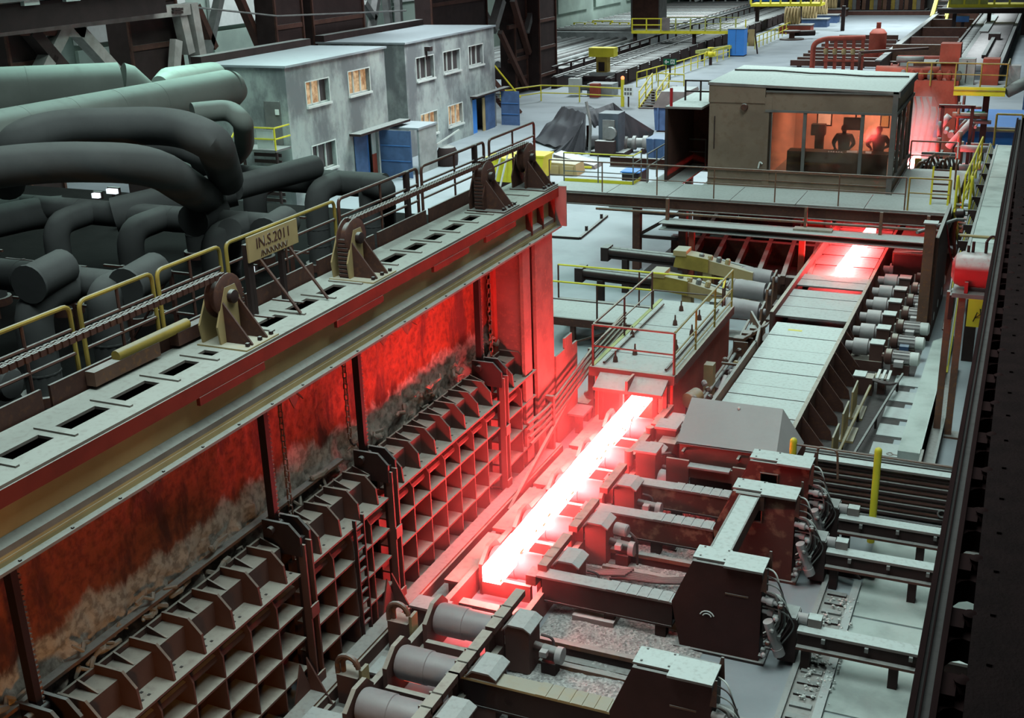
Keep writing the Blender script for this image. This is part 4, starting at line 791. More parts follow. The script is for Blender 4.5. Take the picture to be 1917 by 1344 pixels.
# ------------------------------------------------------------------ covered roller table
tb_ = thing('covered_roller_table', 'long roller table covered by dusty pale plates', 'roller table', (-5.4, 34, 0))
ys = [24.6, 26.0, 27.2, 27.95, 29.0, 29.95, 30.85, 32.0, 33.2]
for k in range(8): bp('cover_plate', LIDM if k > 0 else PLATE, tb_, (-6.35, ys[k]+.02, .84+.005*(k % 3)), (-4.4, ys[k+1]-.02, .89+.005*(k % 3)))
for a, c in ((33.65, 34.65), (34.68, 35.7), (35.75, 36.5), (37.0, 37.7), (37.75, 38.35)): bp('cover_plate', PLATE, tb_, (-6.5, a, .9), (-4.4, c, .95))
for k in range(7): bp('cover_plate', BROWN, tb_, (-6.5, 38.9+k*1.4, .72), (-4.5, 40.15+k*1.4, .78))
for k in range(6): G().cyl((-6.4, 38.62+k*1.4, .62), (-4.5, 38.62+k*1.4, .62), .2, 14).build('roller', ROLL, tb_)
bp('yellow_mark', YEL, tb_, (-5.9, 32.5, .892), (-5.5, 32.62, .902)); bp('under_frame', DARK, tb_, (-6.3, 24.6, .1), (-4.45, 48.3, .55))
bp('right_beam', LATT, tb_, (-4.4, 24.6, .0), (-4.3, 48, .98)); bp('left_beam', LATT, tb_, (-6.6, 33.3, .0), (-6.5, 48, 1.15)); bp('left_guard', RUST, tb_, (-6.46, 25.5, .7), (-6.38, 30.6, 1.15))
G().prism([(-6.42, 30.5), (-6.36, 30.5), (-6.55, 31.9), (-6.62, 31.9)], 'z', .7, 1.15).build('left_guard', RUST, tb_); G().prism([(-6.62, 31.9), (-6.56, 31.9), (-7.1, 33.2), (-7.16, 33.2)], 'z', .7, 1.15).build('left_guard', RUST, tb_)
for k in range(9): y = 25.2+k*.95; G().prism([(-4.3, .0), (-3.7, .0), (-3.75, .25), (-4.3, .95)], 'y', y, y+.04).build('side_rib', BROWN, tb_)
for k in range(6): y = 34+k*1.4; G().prism([(-4.3, .0), (-3.9, .0), (-3.95, .25), (-4.3, .95)], 'y', y-.7, y-.66).build('side_rib', BROWN, tb_)
for k in range(4): bp('inner_plate', RUST, tb_, (-7.1+.1*k, 30.9+.4*k, .2), (-6.7+.05*k, 30.95+.4*k, .95))
def motor(label, y):
    t = thing('roller_motor', label, 'motor', (-3.3, y, 0), 'roller table motors in a row')
    G().lathe((-4.25, y+.25, .62), (1, 0, 0), [(.14, 0), (.14, .2), (.24, .22), (.24, .62), (.18, .64), (.18, .7)], 16).build('gear_head', ALU, t); bp('gear_box', LATT, t, (-3.56, y+.05, .2), (-3.2, y+.45, .78)); bp('gear_lid', LIDM, t, (-3.57, y+.03, .78), (-3.19, y+.47, .82))
    bp('gear_base', LATT, t, (-4.1, y-.0, 0), (-3.2, y+.5, .3)); G().cyl((-3.2, y+.05, .5), (-3.0, y, .48), .09, 8).build('coupling', LATT, t); G().lathe((-3.15, y, .5), (1, 0, 0), [(.15, 0), (.22, .05), (.22, .2), (.19, .22)], 14).build('brake', LATT, t)
    G().cyl((-2.95, y, .5), (-2.45, y, .5), .17, 14).build('stator', ALU, t); G().lathe((-2.45, y, .5), (1, 0, 0), [(.19, 0), (.19, .22), (.12, .26)], 14).build('fan_cowl', WHITE, t)
    for k in range(8): a_ = -.4+k*.55; G().bar((-2.92, y+.18*math.cos(a_), .5+.18*math.sin(a_)), (-2.47, y+.18*math.cos(a_), .5+.18*math.sin(a_)), .02, .03).build('cooling_fin', ALU, t)
    bp('terminal_box', NAVY if 'second' in label else ALU, t, (-2.85, y-.42, .35), (-2.6, y-.2, .5)); bp('foot', LATT, t, (-2.95, y-.15, 0), (-2.45, y+.15, .33)); bp('bracket_rod', GREYM, t, (-3.1, y+.15, .6), (-3.06, y+.18, .95))
    return t
ORD = ['nearest', 'second', 'third', 'fourth', 'fifth', 'sixth', 'seventh']
for k in range(7): motor(ORD[k]+' pale geared motor of the row right of the covered roller table', 32.3+k*1.38)
wb = thing('wiring_stand', 'small cable terminal block with loops in front of the nearest motor', 'terminal block', (-3.2, 30.9, 0))
bp('block', LATT, wb, (-3.7, 30.4, 0), (-3.2, 30.8, .5)); bp('block_lid', LIDM, wb, (-3.72, 30.38, .5), (-3.4, 30.82, .54))
for k in range(3): bp('white_tube', WHITE, wb, (-3.15+.14*k, 30.5, .45), (-3.08+.14*k, 31.2, .5)); G().tube([(-3.2, 30.3+.06*k, .5), (-2.8, 30.2+.06*k, .45), (-2.6, 30.8, .3)], .03, 6, .2).build('cable', HOSE, wb)
bp('post', LATT, wb, (-3.1, 30.6, 0), (-2.9, 31.0, .45))
for k in range(3):
    y = 25.6+k*1.5; t = thing('foot_plate', 'tan steel foot plate fixed beside the table ribs, '+['nearest', 'middle', 'farthest'][k], 'plate', (-3.35, y, 0)); bp('plate', TAN, t, (-3.5, y, 0), (-3.46, y+.9, .75)); bp('base', TAN, t, (-3.55, y, 0), (-3.2, y+.9, .06))
# ------------------------------------------------------------------ grey hood
hd = thing('grey_hood', 'large plain grey sheet hood in front of the covered roller table', 'hood', (-5.3, 23.4, 0))
HM = metal('hood_sheet', (.3, .28, .275), .35, dustc=(.36, .34, .335), var=.15, bump=.03)
G().add([(-6.35, 22.55, 1.5), (-4.2, 22.6, 1.5), (-6.5, 24.3, 1.85), (-4.42, 24.3, 1.85)], [(0, 1, 3, 2)]).add([(-6.35, 22.55, 1.46), (-4.2, 22.6, 1.46), (-6.5, 24.3, 1.81), (-4.42, 24.3, 1.81)], [(0, 2, 3, 1)]).build('top_sheet', HM, hd)
G().add([(-4.2, 22.6, 1.5), (-4.42, 24.3, 1.85), (-3.9, 24.2, 1.15), (-3.95, 23.0, 1.15)], [(0, 1, 2, 3)]).build('right_sheet', HM, hd); G().add([(-6.35, 22.55, 1.5), (-6.5, 24.3, 1.85), (-6.75, 24.2, .9), (-6.6, 22.7, .9)], [(0, 1, 2, 3)]).build('left_sheet', HM, hd)
G().ball((-5.35, 24.05, 1.83), .04, 8).build('knob', WHITE, hd); bp('front_skirt', LATT, hd, (-6.3, 22.62, .95), (-4.3, 22.66, 1.46))
for a, c, z0 in ((-6.5, -6.0, .35), (-5.05, -4.4, .35)): bp('front_plate', LATT, hd, (a, 22.3, z0), (c, 22.36, 1.2))
bp('front_bar', LATT, hd, (-6.0, 22.34, .8), (-5.05, 22.4, 1.1)); bp('bar_shelf', PLATE, hd, (-6.0, 22.2, 1.08), (-5.1, 22.42, 1.12)); bp('bar_shelf', PLATE, hd, (-4.5, 22.2, 1.08), (-4.1, 22.5, 1.12)); bp('inner', DARKV, hd, (-6.2, 23.2, 0), (-4.4, 24.0, 1.2))
for x in (-6.2, -5.0): bp('strut', LATT, hd, (x, 22.4, 1.3), (x+.05, 22.75, 1.36))
bp('side_shelf', PLATE, hd, (-7.1, 24.2, 1.0), (-6.6, 25.0, 1.05)); bp('side_box', LATT, hd, (-7.05, 23.5, 0), (-6.6, 24.9, .98))
# ------------------------------------------------------------------ hydraulic pushers
for k, (y, x0, x1, la) in enumerate([(37.45, -13.2, -8.0, 'far yellow and tan hydraulic pusher with long dark twin tubes'), (34.9, -13.2, -8.2, 'near yellow and tan hydraulic pusher behind the railing')]):
    t = thing('hydraulic_pusher', la, 'pusher', ((x0+x1)/2, y, 0)); z = 1.35 if k == 0 else 1.3
    for dy in (-.14, .14): G().cyl((x0, y+dy, z+.1), (x0+2.6, y+dy, z+.02), .12, 12).build('tube', DARK, t)
    G().cyl((x0-.05, y, z-.1), (x0+2.4, y, z-.18), .08, 10).build('tube', DARK, t); bp('end_block', DARK, t, (x0-.12, y-.28, z-.22), (x0+.15, y+.28, z+.26))
    G().prism([(x0+2.5, z-.2), (x0+3.7, z-.32), (x0+3.7, z+.15), (x0+2.6, z+.3)], 'y', y-.3, y+.3).build('yellow_body', YELD, t); bp('clamp_block', TAN, t, (x0+2.5, y-.34, z+.2), (x0+2.95, y+.34, z+.38))
    G().prism([(x0+3.7, z-.35), (x1, z-.55), (x1, z-.2), (x0+3.7, z+.1)], 'y', y-.24, y+.24).build('tan_body', TAN, t); G().cyl((x0+4.0, y+.2, z), (x1-.1, y+.2, z-.2), .08, 8).build('rod', GREYM, t)
    bp('leg', TAN, t, (x0+3.5, y-.2, 0), (x0+3.8, y+.2, z-.3)); bp('leg', TAN, t, (x1-.4, y-.2, 0), (x1-.1, y+.2, z-.5)); bp('leg', DARK, t, (x0+.6, y-.12, 0), (x0+.8, y+.12, z-.15))
    for j in range(4): G().lathe((x0+3.4+j*.3, y-.1, z+.1-.04*j), (.2, .1, 1), [(.09, 0), (.09, .16), (.05, .2)], 8).build('valve', TAN if j % 2 else GREYM, t)
for k, (px, py, la) in enumerate([(1400, 578, 'shiny steel drum nearest, at the end of the near pusher'), (1412, 542, 'shiny steel drum in the middle, between both pushers'), (1425, 518, 'shiny steel drum farthest, at the end of the far pusher')]):
    c = at(px, py, .95); t = thing('feed_drum', la, 'drum', (c.x, c.y, 0), 'steel drums beside the covered table')
    G().lathe(c-V((.75, 0, 0)), (1, 0, -.04), [(.1, -.3), (.1, 0), (.3, 0), (.32, .1), (.3, .12), (.32, .3), (.3, .5), (.31, .52), (.28, 1.1), (.1, 1.1), (.1, 1.3)], 18).build('drum_body', ROLL, t)
    for dx in (-.85, .45): G().prism([(c.y-.45, 0), (c.y+.45, 0), (c.y+.3, 1.15), (c.y-.2, 1.05)], 'x', c.x+dx-.03, c.x+dx+.03).build('cheek_plate', RUST, t)
    bp('bearing', GREYM, t, (c.x-1.15, c.y-.18, .8), (c.x-.88, c.y+.18, 1.12)); bp('base', BROWN, t, (c.x-1.2, c.y-.35, 0), (c.x+.6, c.y+.35, .1)); bp('bearing_leg', BROWN, t, (c.x-1.12, c.y-.1, 0), (c.x-.95, c.y+.1, .85))
sw = thing('shelf_beam', 'long dusty shelf beam hanging below the platform front edge', 'beam', (-7.4, 40, 1.9)); G().ibeam((-11.9, 39.8, 1.95), (-2.8, 39.6, 1.95), .85, .25).build('beam', PLATE, sw); bp('rubble', slag, sw, (-7.2, 39.6, 2.08), (-5.9, 40.0, 2.15)); bp('hanger', RUST, sw, (-6.9, 39.9, 2.0), (-6.8, 40.0, 2.85)); bp('hanger', RUST, sw, (-4.4, 39.8, 2.0), (-4.3, 39.9, 2.85)); bp('hanger', RUST, sw, (-11.8, 39.85, 2.0), (-11.7, 40.0, 2.85)); bp('hanger', RUST, sw, (-2.9, 39.7, 0), (-2.8, 39.8, 2.85))
for (a, c) in (((-10.9, -10.7)), ((-7.0, -6.8))): bp('support_leg', REDM, sw, (a, 39.75, 0), (c, 39.9, 1.85))
# tall post on the right of the roller table
ps = thing('tall_post', 'tall rusty box post right of the motors supporting the platform', 'post', (-2.45, 35.3, 0)); bp('post_body', RUST, ps, (-2.6, 35.2, 0), (-2.3, 35.5, 3.65)); bp('cap', PLATE, ps, (-2.65, 35.15, 3.65), (-2.25, 35.55, 3.69)); bp('rear_panel', BROWN, ps, (-2.3, 35.45, 0), (-2.2, 40.2, 3.2))
# access walkway left of the descaler
wk = thing('access_walkway', 'low steel walkway with red legs left of the small deck', 'walkway', (-11.5, 32.6, 0))
for a, c in ((-13.4, -11.4), (-11.38, -9.6)): bp('deck_plate', PLATE, wk, (a, 31.6, .85), (c, 33.4, .9))
bp('edge_beam', BROWN, wk, (-13.4, 31.5, .65), (-9.6, 31.6, .9)); bp('edge_beam', BROWN, wk, (-13.4, 33.4, .65), (-9.6, 33.5, .9))
for x in (-13.2, -12.3, -10): bp('leg', BROWN, wk, (x, 31.55, 0), (x+.14, 31.7, .65)); bp('leg', BROWN, wk, (x, 33.3, 0), (x+.14, 33.45, .65))
G().bar((-12.2, 31.6, .1), (-11, 31.6, .6), .06, .06).build('brace', BROWN, wk)
railing('yellow topped railing on the near side of the low walkway', [(-13.35, 29.4, .9), (-13.35, 31.6, .9)], 1.1, (.55,), 1.6, .03, YELD, BROWN)
railing('yellow topped railing along the front of the low walkway', [(-13.2, 31.62, .9), (-9.7, 31.62, .9)], 1.1, (.55,), 2.2, .03, YEL, BROWN)
railing('yellow topped railing along the back of the low walkway', [(-13.4, 33.4, .9), (-8.0, 33.4, .9), (-7.6, 31.5, 1.2)], 1.1, (.55,), 2.6, .03, YEL, BROWN)
fd = thing('floor_channel', 'angled dark channel lying on the pale floor right of the furnace', 'channel', (-13.5, 35, 0)); G().bar(at(1022, 442, .05), at(1085, 446, .05), .12, .1).build('bar', DARK, fd); G().bar(at(1085, 446, .05), at(1136, 404, .05), .12, .1).build('bar', DARK, fd)
for px, py in ((1098, 436), (1126, 413)): q = at(px, py, 0); bp('stub', DARK, fd, q+V((-.05, -.05, 0)), q+V((.05, .05, .3)))
cbk = thing('concrete_block', 'pale concrete block on the floor under the platform left end', 'block', tuple(at(1170, 385, 0))); q = at(1172, 386, 0); G().box(q-V((.7, .4, 0)), q+V((.6, .8, .6))).build('block_body', CONCR, cbk); G().box(q-V((.6, .3, -.6)), q+V((.5, .7, .68))).build('cap', LIDM, cbk)
tk = thing('rack_track', 'toothed rack track on the floor below the end of furnace deck', 'track', (-18, 41, 0)); a, c = at(1010, 395, 0), at(1095, 345, 0)
for s in (-.35, .35): G().bar(a+V((s, 0, .06)), c+V((s, 0, .06)), .08, .12).build('rail', BROWN, tk)
for k in range(14): q = a.lerp(c, (k+.5)/14); G().bar(q+V((-.3, 0, .08)), q+V((.3, 0, .08)), .12, .08).build('tooth', DARK, tk)
# ------------------------------------------------------------------ hot haze around the glowing bars, also imitating lens glare
def haze(name, label, a, b_, dens, ctr, rad):
    m = bpy.data.materials.new(name); m.use_nodes = True; t = m.node_tree; t.nodes.clear(); out = N(t, 'ShaderNodeOutputMaterial'); vs = N(t, 'ShaderNodeVolumeScatter'); vs.inputs['Color'].default_value = (.95, .62, .62, 1)
    gp = N(t, 'ShaderNodeNewGeometry'); mp = N(t, 'ShaderNodeVectorMath', operation='SUBTRACT'); L(t, gp.outputs['Position'], mp.inputs[0]); mp.inputs[1].default_value = ctr
    dv = N(t, 'ShaderNodeVectorMath', operation='DIVIDE'); L(t, mp.outputs[0], dv.inputs[0]); dv.inputs[1].default_value = rad; ln = N(t, 'ShaderNodeVectorMath', operation='LENGTH'); L(t, dv.outputs[0], ln.inputs[0])
    n = noise_(t, 1.1, 3, .6, gp.outputs['Position']); L(t, mul(t, mul(t, ramp(t, ln.outputs['Value'], .15, 1.0, 1.0, 0.0), ramp(t, n, .3, .7, .5, 1.4)), dens), vs.inputs['Density']); L(t, vs.outputs[0], out.inputs['Volume'])
    o = G().box(a, b_).build(name, m, kind='stuff'); return tag(o, label, 'haze')
haze('glare_haze', 'thin hot haze with imitated lens glare over the long white-hot bar', (-10.4, 12.0, .02), (-4.6, 30.5, 3.4), .042, (-7.9, 21.4, .9), (3.3, 9.4, 2.3))
haze('glare_haze', 'thin hot haze with imitated lens glare over the short bar on the covered roller table', (-7.2, 36, 1.0), (-3.4, 46.5, 2.5), .03, (-5.3, 41.4, 1.0), (1.9, 5.0, 1.5))
haze('steam_cloud', 'reddish steam rising from the bar end in the mill stand', (-6.2, 57, .9), (-3.6, 63.5, 4.6), .45, (-5.0, 60.4, 2.2), (1.2, 3.0, 2.3))

# dark bed and cross beams left of the roller table under the platform
db = thing('cross_transfer_bed', 'dark red machine bed with slanting rails under the cabin platform', 'machine', (-9, 42, 0))
bp('bed_shade_sheet', DARKV, db, (-12.6, 37.9, 0), (-6.7, 47, .12)); bp('rear_beam', BROWN, db, (-12.4, 45.8, .12), (-6.8, 46.2, 1.5)); bp('front_beam', BROWN, db, (-10.2, 38.4, .12), (-6.8, 38.7, .75)); bp('mid_beam', BROWN, db, (-12.2, 42.0, .12), (-6.8, 42.3, .95))  # first sheet darkens the floor in place of shade under the platform
for k in range(6): G().bar((-11.4+k*.85, 46, .95), (-10.6+k*.85, 38.2, .7), .16, .3).build('slant_rail', BROWN, db)
for k in range(5): bp('upright', DARK, db, (-11.6+k*1.2, 44.0, .12), (-11.4+k*1.2, 44.3, 2.3))
bp('top_tie', DARK, db, (-11.8, 44.0, 2.1), (-6.7, 44.25, 2.4)); bp('side_plate', DARK, db, (-9.9, 44.3, .3), (-8.1, 44.4, 1.9)); bp('side_plate', REDM, db, (-7.7, 44.3, .4), (-6.8, 44.4, 1.8))
rp = thing('dark_side_machine', 'dark frame with red rim between the roller table and the tall post', 'machine', (-3.2, 42, 0))
bp('frame_body', DARK, rp, (-3.9, 40.5, 0), (-2.7, 46, 1.3)); 
for k in range(5): bp('frame_rib', BROWN, rp, (-3.98, 40.7+k*1.1, .1), (-3.9, 40.9+k*1.1, 1.25)); G().cyl((-3.7+.15*(k % 2), 40.6+k*1.05, 1.3), (-3.0, 40.6+k*1.05, 1.35), .09, 8).build('pipe', LATT, rp)
bp('frame_cap', BROWN, rp, (-3.95, 40.45, 1.3), (-2.65, 46, 1.36))

# pipe gallery between the small deck and the covered table
pg = thing('pipe_gallery', 'rusty pipes, valves and a tan cylinder in the gap right of the descaler box', 'pipes', (-6.95, 29, 0))
for k in range(4): G().tube([(-7.22+.16*k, 25.6, .35+.12*(k % 2)), (-7.22+.16*k, 30.5, .4+.12*(k % 2)), (-7.15+.16*k, 33, .9)], .045, 8, .4).build('pipe', [RUST, GREYM, BROWN, LATT][k], pg)
G().lathe((-7.25, 26.6, .75), (.3, 1, .05), [(.12, 0), (.2, .05), (.2, .5), (.12, .56)], 14).build('tan_cylinder', TAN, pg); bp('cylinder_stand', DARK, pg, (-7.3, 26.7, 0), (-7.05, 27.0, .58))
G().cyl((-6.75, 26.8, .2), (-6.75, 28.6, .75), .07, 10).build('white_pipe', ALU, pg); bp('tan_box', TAN, pg, (-7.3, 28.4, .0), (-7.05, 28.7, 1.1)); bp('cross_pipe', RUST, pg, (-7.0, 29.1, .9), (-6.5, 29.16, .96))
for k in range(12): y = 25.9+k*.42; G().lathe((-7.1+.35*R.random(), y, .5+.4*R.random()), (R.random()-.5, R.random()-.5, .5), [(.04, 0), (.075, .03), (.075, .12), (.03, .16)], 8).build('valve', [ALU, RUST, TAN, BROWN][k % 4], pg)
for k in range(5): y = 26+k*1.4; bp('pipe_support', BROWN, pg, (-7.28, y, 0), (-6.6, y+.06, .34))
for k in range(3): x, y = -7.0+.12*k, 31.2+.5*k; bp('bracket_box', RUST, pg, (x-.15, y-.15, .2), (x+.15, y+.15, 1.0)); G().prism([(x+.15, .9), (x+.35, 1.1), (x+.35, 1.16), (x+.1, .98)], 'y', y-.15, y+.15).build('bracket_plate', RUST, pg)
bp('pale_lump', CONCR, pg, (-6.9, 29.6, .02), (-6.5, 30.1, .45))
DARKRED = metal('dark_red_plate', (.05, .016, .014), .6, var=.5)
# ------------------------------------------------------------------ transfer carriages (trapezoid housings with pale lids)
ORDC = ['nearest', 'second', 'third', 'farthest']
WIPE = metal('worn_rusty_face', (.085, .03, .024), .75, rust=(.24, .15, .1), rustamt=.6, dustc=(.4, .42, .4), scale=.55)
def carriage(k, y):
    la = ORDC[k]
    t = thing('transfer_carriage', la+' dark red transfer carriage with two pale lid plates and hydraulic hoses', 'carriage', (-4, y, 0), 'transfer carriages right of the roller line')
    xl, xr = -4.53, -3.33; mt = DARK if k < 2 else WIPE
    hole = k >= 2
    if not hole: G().prism([(xl, 1.78), (xr, 1.78), (xr, .05), (xl-.2, .05), (xl-.36, .9)], 'y', y, y+.06).build('front_plate', DARKRED, t)
    else:
        P = [(xl, 1.78), (xr, 1.78), (xr, .05), (xl-.2, .05), (xl-.36, .9)]
        hx0, hx1, hz0, hz1 = -4.3, -3.95, 1.2, 1.55
        G().prism([(xl, 1.78), (xr, 1.78), (xr, hz1), (xl-.06, hz1)], 'y', y, y+.06).prism([(xl-.06, hz1), (hx0, hz1), (hx0, hz0), (xl-.24, hz0)], 'y', y, y+.06).prism([(hx1, hz1), (xr, hz1), (xr, hz0), (hx1, hz0)], 'y', y, y+.06).prism([(xl-.24, hz0), (xr, hz0), (xr, .05), (xl-.2, .05), (xl-.36, .9)], 'y', y, y+.06).build('front_plate', WIPE, t)
        G().tube([(hx0, y-.01, hz0), (hx1, y-.01, hz0), (hx1, y-.01, hz1), (hx0, y-.01, hz1)], .018, 6, closed=True).build('opening_rim', RUST, t)
    G().prism([(xl, 1.78), (xr, 1.78), (xr, .05), (xl-.2, .05), (xl-.36, .9)], 'y', y+.5, y+.56).build('rear_plate', mt, t)
    G().prism([(xl, 1.78), (xl-.36, .9), (xl-.32, .88), (xl+.05, 1.78)], 'y', y+.06, y+.5).build('left_plate', WIPE, t); bp('right_plate', mt, t, (xr-.05, y+.06, .05), (xr, y+.5, 1.78)); bp('sole_plate', mt, t, (xl-.3, y-.05, 0), (xr+.1, y+.6, .05)); bp('inner_web', DARKV, t, (xl+.1, y+.25, .06), (xr-.1, y+.3, 1.7))
    l1 = bp('left_lid', LIDM, t, (xl-.02, y+.08, 1.78), (xl+.57, y+.52, 1.82)); l2 = bp('right_lid', LIDM, t, (xl+.56, y-.12, 1.82), (xr+.03, y+.42, 1.86))
    for dx, dy in ((.08, .14), (.5, .14), (.08, .46), (.5, .46)): bp('bolt', DARK, l1, (xl+dx, y+dy, 1.82), (xl+dx+.03, y+dy+.03, 1.835))
    if k < 2: bp('slot_mark', RUST, t, (-3.95, y-.01, 1.25), (-3.55, y, 1.28)); G().tube([(-4.25+.13*math.cos(PI*i/8), y-.012, .72+.13*math.sin(PI*i/8)) for i in range(1, 8)], .012, 6).build('arc_mark', WHITE, t); G().tube([(-4.25+.08*math.cos(PI*i/8), y-.012, .72+.08*math.sin(PI*i/8)) for i in range(1, 8)], .012, 6).build('arc_mark', WHITE, t)
    G().prism([(xr-.06, 1.6), (xr+.08, 1.6), (xr+.06, 1.98), (xr+.02, 1.98)], 'y', y+.42, y+.45).build('ear_plate', BROWN, t); G().prism([(xr, 1.5), (xr+.1, 1.5), (xr+.1, 1.95), (xr+.07, 1.95)], 'y', y-.12, y-.1).build('ear_plate', BROWN, t)
    # hydraulics on the right flank
    hy = bp('manifold', DARK, t, (xr+.02, y+.05, .5), (xr+.3, y+.4, 1.2))
    for j in range(5): G().tube([(xr+.05, y-.02+.08*j, 1.45-.06*j), (xr+.25+.05*j, y-.08+.05*j, 1.5-.1*j), (xr+.38+.03*j, y-.1+.06*j, 1.0-.1*j), (xr+.15, y-.08+.06*j, .55-.06*j)], .022, 6, .25).build('hose', HOSE if j % 2 else GREYM, t)
    for j in range(4): G().lathe((xr+.02, y-.02+.1*j, 1.3-.27*j), (1, -.2, 0), [(.05, 0), (.05, .1), (.07, .1), (.07, .2), (.04, .22), (.04, .3)], 10).build('valve', ALU, t)
    G().lathe((xr+.15, y-.1, .95), (.25, .1, -.8), [(.09, 0), (.09, .55), (.1, .55), (.1, .7)], 12).build('cylinder', ALU, t)
    for j in range(3): bp('fitting', GREYM, t, (xr+.05+.12*j, y-.12, .3+.16*j), (xr+.13+.12*j, y-.04, .38+.16*j))
    bp('slide_block', DARK, t, (xr+.3, y+.1, .1), (xr+.6, y+.5, .95)); bp('slide_lid', GREYM, t, (xr+.3, y+.1, .95), (xr+.58, y+.5, .98))
    G().cyl((xr+.58, y+.3, .88), (xr+.75, y+.3, .88), .1, 12).build('end_cap', ALU, t); bp('junction_box', LIDM, t, (xr+.76, y+.2, .8), (xr+.98, y+.4, .96))
    for j in range(6): G().tube([(xr+.02, y+.3-.05*j, 1.72-.12*j), (xr+.2+.04*j, y+.1-.04*j, 1.8-.12*j), (xr+.34+.05*j, y+.15, 1.3-.1*j), (xr+.3, y-.1, .9-.1*j), (xr+.08, y-.1+.03*j, .7-.08*j)], .014, 5, .2).build('thin_line', [WHITE, HOSE, GREYM][j % 3], t)
    for j in range(5): bp('bracket', GREYM if j % 2 else DARK, t, (xr+.02+.07*j, y-.16+.03*(j % 3), .22+.27*j), (xr+.1+.07*j, y-.06, .27+.27*j)); G().lathe((xr+.1+.06*j, y-.14, .3+.25*j), (.2, -.6, .3), [(.03, 0), (.045, .03), (.045, .1), (.02, .13)], 8).build('coupling', [ALU, BROWN, GREYM][j % 3], t)
    # arm to the left (over the roller line) and guide rail to the right
    a = thing('transfer_beam', la+' transfer arm, a box beam running left from its carriage to the roller line', 'beam', (-6.2, y+.25, 0), 'transfer arms')
    bp('top_plate', PLATE if k else TAN, a, (-7.5, y+.08, .78), (xl-.38, y+.4, .82))
    for j in range(6): bp('wear_plate', PLATE if k else TAN, a, (xl-1.6+j*.2, y+.07, .82), (xl-1.43+j*.2, y+.41, .835))
    bp('front_web', WIPE if k > 1 else DARK, a, (-7.4, y+.11, .32), (xl-.38, y+.15, .78)); bp('rear_web', DARK, a, (-7.4, y+.33, .32), (xl-.38, y+.37, .78)); bp('bottom_plate', DARK, a, (-7.4, y+.1, .28), (xl-.38, y+.38, .32)); bp('nose_plate', BROWN, a, (-7.7, y+.06, .6), (-7.5, y+.42, .8))
    bp('leg', DARK, a, (-6.2, y+.15, .01), (-6.0, y+.33, .28)); bp('leg', DARK, a, (xl-.7, y+.15, .01), (xl-.5, y+.33, .28))
    g = thing('guide_rail', la+' dusty topped guide rail running right from its carriage', 'rail', (-1.5, y+.25, 0), 'guide rails')
    zt = .8
    bp('rail_head', LIDM, g, (xr+.62, y+.02, zt-.05), (1.2, y+.3, zt)); bp('upper_web', DARK, g, (xr+.62, y+.06, zt-.28), (1.2, y+.1, zt-.05)); bp('ledge', BROWN, g, (xr+.62, y-.04, zt-.33), (1.2, y+.28, zt-.28)); [bp('support_leg', DARK, g, (x_, y+.05, 0), (x_+.15, y+.25, zt-.33)) for x_ in (xr+.7, -1.2, .5)]
    for j in range(3): bp('clip', GREYM, g, (-2.3+.7*j, y-.02, zt-.14), (-2.24+.7*j, y+.06, zt-.06))
for k, y in enumerate([13.95, 17.26, 20.1, 21.55]): carriage(k, y)
st = thing('link_plate', 'pale plate strip joining the second and third carriages', 'plate', (-4.15, 19, 1.7)); bp('strip', LIDM, st, (-4.35, 17.83, 1.72), (-4.02, 20.0, 1.77)); bp('side_flange', BROWN, st, (-4.38, 17.83, 1.5), (-4.35, 20.05, 1.78)); bp('side_flange', BROWN, st, (-4.02, 17.83, 1.5), (-3.99, 20.05, 1.78)); bp('end_flange', BROWN, st, (-4.45, 20.0, 1.5), (-3.9, 20.06, 1.8))
for k, (y, la) in enumerate([(16.25, 'low rusty slide rail in the gravel between the two nearest arms'), (19.68, 'low rusty slide rail in the gravel between the second and third arms')]):
    t = thing('slide_rail', la, 'rail', (-6, y, 0)); bp('head', RUST, t, (-7.0, y-.06, .22), (-4.9, y+.06, .3)); bp('web', DARK, t, (-7.0, y-.03, .05), (-4.9, y+.03, .22)); bp('foot', BROWN, t, (-7.0, y-.2, 0), (-4.9, y+.2, .06)); bp('lower_strip', RUST, t, (-6.9, y-.4, .02), (-4.9, y-.28, .1))
for k, (px, py, w_, d_, z, la) in enumerate([(1118, 1160, .8, .5, .16, 'pale rectangular floor plate under the second arm'), (1270, 1175, .35, .3, .3, 'small pale block against the second carriage'), (1225, 1016, 1.0, .35, .1, 'small flat plate in the gravel behind the second arm')]):
    q = at(px, py, 0); t = thing('floor_plate', la, 'plate', tuple(q)); bp('plate', LIDM, t, q+V((-w_/2, -d_/2, .04)), q+V((w_/2, d_/2, z))); bp('frame', DARK, t, q+V((-w_/2-.03, -d_/2-.03, .0)), q+V((w_/2+.03, d_/2+.03, .04)))
for k, (px, py, la) in enumerate([(1210, 1090, 'bundle of dark cables entering the second carriage'), (1120, 975, 'bundle of red hoses in front of the third arm'), (1110, 1075, 'dark cables lying behind the second arm')]):
    q = at(px, py, .05); t = thing('cable_bundle', la, 'cables', tuple(q))
    for j in range(5): G().tube([q+V((-.7, .25-.1*j, .02)), q+V((-.25, .1-.06*j, .1)), q+V((.2, .12-.09*j, .05+.03*j)), q+V((.75, .3-.13*j, .1+.04*j))], .028, 6, .3).build('cable', HOSE, t)
